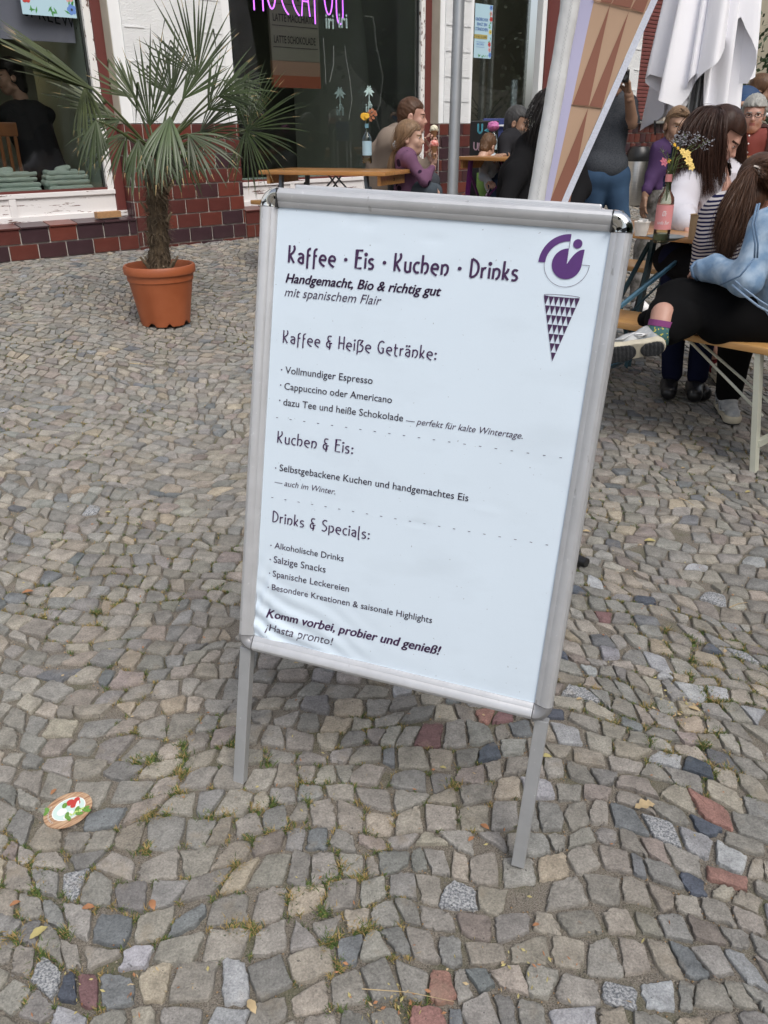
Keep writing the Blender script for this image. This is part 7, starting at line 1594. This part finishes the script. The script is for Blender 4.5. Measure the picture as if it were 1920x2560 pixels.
# 9 striped shirt, pony tail
DS = 3.72; fb = at(1800, 900, DS); fb.z = G(fb.x, fb.y); f = Fig('person in a striped shirt seen from behind, brown hair tied with a pale clip', fb)
HC = hairm('chestnut', (.062, .032, .02)); f.head(at(1893, 468, DS-.1), (.55, .75, -.45), (.35, .1, 1), 1.0, SK_C, HC, .0075)
f.hairsdf(lambda X, Y, Z: np.maximum(smin(sd_ell(X, Y, Z, (0, -.022, .03), (.090, .108, .098)), sd_ell(X, Y, Z, (0, -.06, -.07), (.075, .06, .08)), .03), np.where(Z < .05, Y-.03, Y-.08)), (-.13, -.17, -.2), (.13, .14, .16), .006)
clipP = at(1884, 424, DS-.2)
f.strands([[at(1950, 440, DS-.18), at(1925, 410, DS-.24), at(1905, 412, DS-.25), clipP], [at(1935, 500, DS-.16), at(1920, 450, DS-.26), at(1900, 430, DS-.27), clipP], [at(1860, 470, DS-.16), at(1850, 440, DS-.2), at(1865, 425, DS-.22), clipP], [at(1940, 410, DS-.05), at(1920, 402, DS-.15), at(1900, 408, DS-.2), clipP]], 1300, .009, .0013, name='crown_hair', seed=13)
f.strands([[clipP, at(1850, 440, DS-.30), at(1830, 520, DS-.33), at(1812, 560, DS-.34), at(1806, 640, DS-.33)], [clipP, at(1862, 440, DS-.30), at(1850, 520, DS-.33), at(1832, 560, DS-.34), at(1818, 645, DS-.33)], [clipP, at(1838, 445, DS-.3), at(1818, 500, DS-.33), at(1800, 540, DS-.34), at(1796, 600, DS-.33)], [clipP, at(1875, 450, DS-.30), at(1872, 510, DS-.32), at(1860, 560, DS-.33), at(1840, 600, DS-.32)]], 2400, .013, .0013, name='pony_tail', seed=14, K=11, curl=.012)
b = MB(); c_ = clipP-fb+Vector((0, -.035, .0)); b.tube([c_+Vector((-.016, 0, .014)), c_+Vector((.004, -.006, .010)), c_+Vector((.006, -.008, -.012)), c_+Vector((-.006, -.004, -.022))], .0045, 7); b.build('hair_clip', mat('pearl_clip', (.7, .62, .55), .3), f.r, smooth='all')
ST = mat('striped_jersey', (.62, .60, .60), .9); t = ST.node_tree; b_ = t.nodes['Principled BSDF']; tc = t.nodes.new('ShaderNodeTexCoord'); mp = t.nodes.new('ShaderNodeMapping'); mp.inputs['Rotation'].default_value = (0, R(14), 0); wv = t.nodes.new('ShaderNodeTexWave'); wv.bands_direction = 'Z'; wv.inputs['Scale'].default_value = 21; wv.inputs['Distortion'].default_value = 1.2; wv.inputs['Detail Scale'].default_value = .8; wv.inputs['Detail'].default_value = 1
t.links.new(tc.outputs['Object'], mp.inputs[0]); t.links.new(mp.outputs[0], wv.inputs[0]); rp = t.nodes.new('ShaderNodeValToRGB'); rp.color_ramp.elements[0].position = .44; rp.color_ramp.elements[0].color = (.012, .014, .06, 1); rp.color_ramp.elements[1].position = .50; rp.color_ramp.elements[1].color = (.62, .58, .58, 1); t.links.new(wv.outputs['Fac'], rp.inputs[0]); t.links.new(rp.outputs[0], b_.inputs['Base Color'])
nk = at(1868, 520, DS-.08); sL = at(1812, 528, DS-.08); sR = at(1905, 560, DS-.02); pe = at(1808, 672, DS-.02); eL = at(1782, 600, DS-.10); wL = at(1800, 650, DS+.2)
f.cloth('striped_shirt', ST, [('c', tuple(sL), tuple(sR), .075, .07), ('c', tp(1815, 560, DS-.05), tp(1800, 665, DS-.05), .125, .125), ('c', tp(1860, 570, DS), tp(1850, 670, DS), .13, .13), ('c', tuple(sL), tuple(eL), .07, .055), ('c', tuple(eL), tuple(wL), .055, .04), ('c', tuple(nk), tuple(sL), .05, .06)], .010, .03, .003, 40, 14.0)
f.core([('c', tuple(nk), tuple(pe), .05, .08), ('c', tuple(f.hc), tuple(nk), .05, .05)]); f.hand(wL, (.2, 1, -.2), (0, 0, -1), .5, .9)
k1 = pe+Vector((-.12, .38, -.01)); k2 = pe+Vector((.1, .4, -.01)); JN = mat('black_trousers', (.006, .006, .007), .9, sheen=.1); sock = mat('red_sock', (.12, .015, .02), .9)
s1 = onz(1785, 950); s1b = onz(1800, 940)
f.cloth('trousers', JN, [('c', tuple(pe+Vector((0, 0, -.04))), tuple(k1), .10, .075), ('c', tuple(pe+Vector((.06, 0, -.04))), tuple(k2), .10, .075), ('c', tuple(k2), (k2.x, k2.y-.05, fb.z+.1), .07, .05)], .014)
a1 = s1+Vector((0, .02, .10)); f.core([('c', tuple(k1), tuple(a1+Vector((0, 0, .02))), .05, .036)], .012); f.cloth('sock', sock, [('c', tuple(a1+Vector((0, 0, .05))), tuple(a1+Vector((0, 0, -.03))), .041, .040)], .009, .01, 0)
def sneaker(f, heel, toe, up_, sole_m, upm, trim, sc=1.0):
    """shoe: sole, upper, laces; heel and toe on the ground side"""
    heel, toe = Vector(heel), Vector(toe); d = (toe-heel).normalized(); up_ = Vector(up_); up_ = (up_-d*up_.dot(d)).normalized(); s = d.cross(up_); L = (toe-heel).length; P_ = lambda x, y, z: tuple(heel+d*x*L+s*y*sc+up_*z*sc)
    V, F = sdf([('c', P_(.08, 0, .016), P_(.45, 0, .014), .034*sc, .030*sc), ('c', P_(.45, 0, .014), P_(.86, 0, .016), .030*sc, .040*sc)], .0065, .02); V = np.array(V); h_ = (V-np.array(heel)) @ np.array(up_); 
    V = V-np.outer(np.clip(h_-.030*sc, 0, 1)*.9, np.array(up_)); h_ = (V-np.array(heel)) @ np.array(up_); V = V-np.outer(np.clip(h_, -1, 0), np.array(up_))
    so_ = obj_mesh('sole', [tuple(Vector(v)-f.b) for v in V], F, sole_m, f.r)
    V, F = sdf([('c', P_(.1, 0, .045), P_(.16, 0, .085), .030*sc, .034*sc), ('c', P_(.16, 0, .078), P_(.5, 0, .056), .034*sc, .031*sc), ('c', P_(.5, 0, .048), P_(.86, 0, .034), .034*sc, .030*sc)], .0065, .03); obj_mesh('shoe_upper', [tuple(Vector(v)-f.b) for v in V], F, upm, f.r)
    b = MB(f.b)
    for k in range(6): x = .34+.065*k; b.tube([P_(x, -.026, .074-.004*k), P_(x+.02, 0, .092-.005*k), P_(x+.03, .026, .074-.004*k)], .0028*sc, 5)
    for y in (-1, 1): b.tube([P_(.2, y*.036, .04), P_(.4, y*.038, .06), P_(.6, y*.040, .03), P_(.8, y*.034, .045)], .004*sc, 5); b.tube([P_(.08, y*.03, .07), P_(.3, y*.038, .034), P_(.5, y*.036, .065)], .0035*sc, 5)
    b.build('trim', trim, f.r, smooth='all')
    # rubber pads under heel and ball, with arch left open
    for nm, prs in (('ball_pad', [('c', P_(.56, 0, .004), P_(.86, 0, .004), .032*sc, .036*sc)]), ('heel_pad', [('c', P_(.10, 0, .004), P_(.22, 0, .004), .030*sc, .028*sc)])):
        V, F = sdf(prs, .005, .01); V = np.array(V); h_ = (V-np.array(heel)) @ np.array(up_); V = V-np.outer(h_*.85, np.array(up_))
        y_ = (V-np.array(heel)) @ np.array(s); x_ = (V-np.array(heel)) @ np.array(d); V = V+np.outer(.0012*np.sign(np.sin(x_*420))-.0045, np.array(up_))
        obj_mesh(nm, [tuple(Vector(v)-f.b) for v in V], F, mat('tread_black', (.03, .032, .035), .8, var=.3, scale=60), f.r, smooth=False)
M_SOLE = mat('cream_sole', (.50, .46, .36), .7, var=.1, scale=40); M_UPP = mat('mesh_silver', (.27, .29, .31), .5, col2=(.42, .43, .43), scale=30, bump=.0008, bscale=300); M_TRM = mat('silver_trim', (.5, .51, .52), .35, metal=.3)
M_BGE = mat('beige_canvas', (.38, .35, .29), .8, var=.1, scale=20)
sneaker(f, s1+Vector((.02, .09, .02)), s1+Vector((.0, -.13, .012)), (0, 0, 1), M_SOLE, M_BGE, M_BGE, .95)
f.cloth('shoe', M_BLK, [('c', (k2.x, k2.y-.03, fb.z+.05), (k2.x, k2.y-.17, fb.z+.045), .045, .038)], .012, .01, 0); f.body()
# 10 nearest sitter in the denim jacket
DD = 3.25; fb = at(1960, 1000, DD); fb.z = G(fb.x, fb.y); f = Fig('person in a light denim jacket and black trousers sitting cross legged on the bench', fb)
f.head(at(2035, 470, DD), (-.3, .9, -.2), (0, 0, 1), 1.02, SK_C, HC, .009); f.hairsdf(hair_short(.02, -.12, .05, -.06, .003), res=.009)
DN = mat('light_denim', (.17, .27, .41), .9, scale=16, detail=9, bump=.004, bscale=26, col2=(.34, .44, .56))
nk = at(2020, 555, DD); sL = at(1918, 572, DD-.05); sR = at(2120, 590, DD-.1); pe = at(1985, 775, DD); eL = at(1868, 700, DD-.12); wL = at(1748, 678, DD+.10); eR = at(2120, 720, DD-.1); wR = at(2050, 760, DD+.1)
f.cloth('denim_jacket', DN, torso(nk, sL, sR, pe, 1.06)+[('c', tuple(sL), tuple(eL), .070, .058), ('c', tuple(eL), tp(1785, 672, DD+.06), .060, .052), ('c', tp(1785, 672, DD+.06), tp(1750, 674, DD+.10), .052, .040), ('c', tuple(sR), tuple(eR), .078, .066), ('c', tuple(eR), tuple(wR), .066, .045), ('c', tp(1945, 640, DD-.05), tp(1955, 755, DD-.03), .10, .105)], .009, .025, .0075, 34, 15.0)
seam = mat('denim_seam', (.13, .21, .33), .85); b = MB(fb)
def onarm(pts, r=.0035): b.tube([Vector(p) for p in pts], r, 6)
onarm([at(1893, 510, DD-.17), at(1880, 560, DD-.19), at(1888, 610, DD-.2), at(1886, 645, DD-.2)]); onarm([at(1899, 508, DD-.16), at(1887, 560, DD-.185), at(1895, 610, DD-.195), at(1893, 645, DD-.195)]); b.build('seams', seam, f.r, smooth='all')
b = MB(fb); b.tube([at(1738, 655, DD+.085), at(1728, 668, DD+.065), at(1732, 690, DD+.07), at(1744, 700, DD+.09)], .006, 6); b.build('cuff_edge', seam, f.r, smooth='all')
b = MB(fb); b.tube([at(1830, 712, DD-.15), at(1860, 738, DD-.17), at(1895, 765, DD-.17), at(1940, 790, DD-.16)], .0045, 7); b.tube([at(1838, 702, DD-.16), at(1866, 726, DD-.175), at(1900, 752, DD-.175), at(1940, 776, DD-.165)], .0035, 6); b.build('hem', mat('pale_hem', (.25, .35, .49), .85), f.r, smooth='all')
b = MB(fb); b.tube([at(1886, 645, DD-.20), at(1850, 690, DD-.2), at(1800, 712, DD-.1)], .0035, 6); b.build('sleeve_seam', seam, f.r, smooth='all')
f.core([('c', tuple(nk), tuple(pe), .06, .11), ('c', tuple(eL), tuple(wL), .034, .028)]); f.hand(wL+Vector((.03, .0, 0)), (-.25, 1, -.1), (.6, .1, -1), .7, .92)
f.hand(wR, (-1, .3, -.1), (0, 0, -1), .5)
ft_ = onz(1815, 1048); kP = at(1850, 800, DD+.22); aP = ft_+Vector((.015, .06, .12))
kC = at(1690, 752, DD+.12); aC = at(1648, 842, DD-.04); hp = at(1968, 805, DD+.02)
BT = mat('black_wide_trousers', (.0045, .0045, .005), .92, sheen=.15)
f.cloth('trousers', BT, [('c', tuple(hp), tp(1930, 760, DD+.05), .13, .12), ('c', tp(1950, 790, DD+.02), tuple(kC+Vector((.04, 0, 0))), .125, .085), ('c', tuple(hp), tp(1800, 800, DD+.02), .12, .10), ('c', tuple(kC), tp(1655, 800, DD+.02), .085, .070), ('c', tp(1700, 800, DD), tp(1668, 822, DD-.02), .08, .068), ('c', tuple(hp), tuple(kP), .12, .085), ('c', tuple(kP), tuple(aP), .085, .060), ('c', tp(1610, 800, DD+.14), tp(1655, 790, DD+.12), .03, .05)], .012, .035, .005, 24, 16.0)
f.core([('c', tuple(kC), tuple(aC), .05, .042), ('c', tuple(kP), tuple(aP), .05, .035)], .014); 
SKT = mat('teal_sock', (.06, .14, .14), .9); t = SKT.node_tree; b_ = t.nodes['Principled BSDF']; vo = t.nodes.new('ShaderNodeTexNoise'); vo.inputs['Scale'].default_value = 100; tc = t.nodes.new('ShaderNodeTexCoord'); t.links.new(tc.outputs['Object'], vo.inputs[0]); rp = t.nodes.new('ShaderNodeValToRGB'); rp.color_ramp.elements[0].position = .60; rp.color_ramp.elements[0].color = (.06, .14, .14, 1); rp.color_ramp.elements[1].position = .62; rp.color_ramp.elements[1].color = (.5, .45, .1, 1); t.links.new(vo.outputs['Fac'], rp.inputs[0]); t.links.new(rp.outputs[0], b_.inputs['Base Color'])
so1, so2 = at(1652, 808, DD-.045), at(1640, 858, DD-.06)
f.core([('c', tp(1657, 785, DD-.02), tuple(so1), .046, .044)], .009); b = MB(fb); b.tube([so1, (so1+so2)/2, so2], [.0465, .046, .047], 20); b.build('sock', SKT, f.r, smooth='all'); b = MB(fb); b.tube([so1.lerp(so2, -.12), so1.lerp(so2, .18)], [.0478, .0478], 20); b.build('sock_band', mat('magenta_band', (.22, .05, .18), .9), f.r, smooth=30)
vd = (CAMP-at(1620, 860, DD)).normalized()
sneaker(f, at(1655, 868, DD-.13), at(1500, 892, DD-.10)+Vector((0, 0, 0)), Vector((.12, 1.0, .35)), M_SOLE, M_UPP, M_TRM, 1.08)
sneaker(f, ft_+Vector((.03, .17, .015)), ft_+Vector((-.0, -.09, .006)), (0, 0, 1), M_SOLE, M_UPP, M_TRM, 1.05)
f.cloth('ankle_sock', SKT, [('c', tuple(aP+Vector((.01, .01, -.03))), tuple(aP+Vector((.012, .01, .03))), .04, .042)], .01, .01, 0); f.body()
# 11 man in the red shirt
DR = 7.6; fb = at(1885, 560, DR+.15); fb.z = G(fb.x, fb.y); f = Fig('grey haired man with glasses in a red shirt and brown cardigan', fb)
f.head(at(1884, 287, DR), (-.42, -1, -.05), (0, 0, 1), 1.14, SK_C, hairm('grey', (.32, .32, .30)), .0065, jaw=1.12); f.hairsdf(hair_short(.024, -.06, .05, -.03, .004))
b = MB(fb)
for s in (-1, 1): b.tube([f.loc(s*.033+.022*math.cos(a), .099, -.001+.014*math.sin(a)) for a in [i*math.pi/7 for i in range(15)]], .0024, 5); b.tube([f.loc(s*.055, .097, .003), f.loc(s*.08, .0, .003)], .0022, 5)
b.tube([f.loc(-.011, .103, .0), f.loc(.011, .103, .0)], .002, 5); b.build('glasses', M_BLK, f.r, smooth='all')
nk = at(1878, 326, DR+.04); sL = at(1925, 350, DR+.05); sR = at(1838, 350, DR+.05); pe = at(1882, 420, DR+.1)
f.cloth('red_shirt', mat('brick_red_shirt', (.21, .06, .052), .85), torso(nk, sL, sR, pe, 1.1)+[('c', tuple(nk), tuple(nk+Vector((0, 0, .02))), .07, .062)], .014, .03, .003, 26, 17.0); cx2 = at(1903, 380, DR).x
f.cloth('cardigan', mat('brown_cardigan', (.06, .032, .03), .95), torso(nk+Vector((.03, .03, -.03)), sL, sR, pe, 1.2)+arms(sL, sR, at(1948, 410, DR-.05), at(1818, 410, DR+.1), at(1930, 425, DR-.3), at(1845, 425, DR-.1), 1.2), .014, .03, .005, 26, 18.0, cut=lambda c: not (c[1] < DR-.02 and c[0] < cx2 and c[0] > at(1838, 380, DR).x))
b = MB(fb)
for y in (339, 359, 381): p = at(1872+(y-339)*-.1, y, DR-.145); b.tube([p, p+Vector((0, -.012, 0))], .006, 8)
b.build('shirt_buttons', M_WPR, f.r); f.core([('c', tuple(nk), tuple(pe), .06, .1)]); f.hand(at(1845, 425, DR-.1), (.3, -1, 0), (0, 0, -1), .5); f.hand(at(1930, 425, DR-.3), (-.5, -1, 0), (0, 0, -1), .5)
k1 = pe+Vector((-.12, -.42, 0)); k2 = pe+Vector((.12, -.42, 0)); f.cloth('trousers', tr_, [('c', tuple(pe), tuple(k1), .12, .08), ('c', tuple(pe), tuple(k2), .12, .08), ('c', tuple(k1), (k1.x, k1.y, fb.z+.08), .075, .055), ('c', tuple(k2), (k2.x, k2.y, fb.z+.08), .075, .055)], .02); f.cloth('shoes', M_BLK, [('c', (k.x, k.y, fb.z+.05), (k.x, k.y-.14, fb.z+.045), .045, .04) for k in (k1, k2)], .014, .01, 0); f.body()
# 12 woman in blue
DB = 8.7; fb = at(1860, 430, DB); fb.z = G(fb.x, fb.y); f = Fig('woman in a blue jacket bending over, sunglasses pushed into her brown hair', fb)
f.head(at(1903, 226, DB), (.85, -.3, -.5), (.3, 0, 1), 1.06, SK_B, hairm('brown', (.10, .055, .03)), .008); f.hairsdf(lambda X, Y, Z: np.maximum(smin(sd_ell(X, Y, Z, (0, -.02, .035), (.095, .112, .10)), sd_ell(X, Y, Z, (0, -.05, -.07), (.095, .07, .10)), .03), np.where(Z < .05, Y-.03, Y-.08))+.003*np.sin(X*70)*np.sin(Z*60), (-.14, -.18, -.22), (.14, .14, .17), .008)
b = MB(fb); 
for s in (-1, 1): b.lathe([(.001, 0), (.026, .002), (.027, .006)], n=12, M=Matrix.Translation(f.loc(s*.033, .075, .105)) @ basis((.85, -.3, -.5)).to_4x4() @ Matrix.Rotation(R(-60), 4, 'X'))
b.tube([f.loc(-.07, .05, .095), f.loc(-.03, .085, .115), f.loc(.03, .085, .115), f.loc(.07, .05, .095)], .004, 5); b.build('sunglasses', mat('sun_lens', (.02, .03, .04), .15), f.r)
nk = at(1880, 252, DB+.02); sL = at(1862, 262, DB-.15); sR = at(1868, 258, DB+.2); pe = at(1838, 345, DB+.05); BJ2 = mat('blue_anorak', (.012, .045, .12), .7, var=.1)
f.cloth('jacket', BJ2, torso(nk, sL, sR, pe, 1.05)+[('c', tp(1858, 262, DB), tp(1840, 330, DB), .17, .17)]+arms(sL, sR, at(1830, 290, DB-.25), at(1840, 300, DB+.25), at(1868, 262+0, DB-.35)+Vector((0, 0, -.02)), at(1875, 300, DB+.1), 1.3), .015, .03, .006, 22, 19.0)
f.cloth('grey_hood', mat('grey_hood', (.25, .27, .29), .9), [('c', tp(1866, 236, DB+.0), tp(1876, 250, DB-.1), .05, .05), ('c', tp(1876, 250, DB-.1), tp(1880, 262, DB-.12), .045, .03)], .012); f.core([('c', tuple(nk), tuple(pe), .05, .1)]); f.hand(at(1860, 260, DB-.35), (1, -.1, .1), (0, 0, -1), .9, 1.05); f.hand(at(1875, 300, DB+.1), (1, -.1, -.2), (0, 0, -1), .6)
gl_ = G(pe.x, pe.y); f.cloth('trousers', tr_, [('c', tuple(pe), (pe.x-.08, pe.y, gl_+.5), .13, .08), ('c', tuple(pe), (pe.x+.1, pe.y, gl_+.5), .13, .08), ('c', (pe.x-.08, pe.y, gl_+.5), (pe.x-.08, pe.y, gl_+.1), .08, .055), ('c', (pe.x+.1, pe.y, gl_+.5), (pe.x+.1, pe.y, gl_+.1), .08, .055)], .02); f.cloth('shoes', M_BLK, [('c', (pe.x+d_, pe.y, gl_+.05), (pe.x+d_+.14, pe.y-.03, gl_+.045), .045, .04) for d_ in (-.08, .1)], .014, .01, 0); f.body()
q = at(1822, 262, DB); r_ = empty('rucksack', q, label='red strapped rucksack on the back of the woman in blue', cat='rucksack'); V, F = sdf([('c', (-.0, 0, -.12), (-.08, 0, -.38), .1, .12)], .016, .03, .005, 24); obj_mesh('bag', V, F, mat('dark_red_cloth', (.09, .02, .035), .8), r_); b = MB(); b.tube([(-.03, 0, -.03), (-.03, 0, .05), (.0, 0, .075), (.04, 0, .02)], .009, 6); b.tube([(.17, -.2, .02), (.2, -.22, .08)], .014, 6); b.build('strap', mat('red_strap', (.25, .03, .06), .7), r_, smooth='all')
# 13 dark haired woman inside, behind the left window
u0, z0 = FU(25, 192, -1.1); hc = UN(u0, -1.1, z0); fb = Vector((hc.x, hc.y, .45)); f = Fig('dark haired woman in profile sitting inside behind the left window', fb)
f.head(hc, (-.8, -.5, -.15), (0, 0, 1), 1.0, SK_A, hairm('black', (.012, .010, .010)), .007); f.hairsdf(hair_short(.022, -.14, .05, -.08, .002), res=.007)
nk = hc+Vector((.04, .02, -.2)); pe = nk+Vector((.1, .05, -.5)); f.cloth('black_top', BJ, torso(nk, nk+Vector((-.12, -.12, -.07)), nk+Vector((.15, .12, -.07)), pe, 1.05), .016); f.core([('c', tuple(nk), tuple(pe), .05, .1)]); f.body()
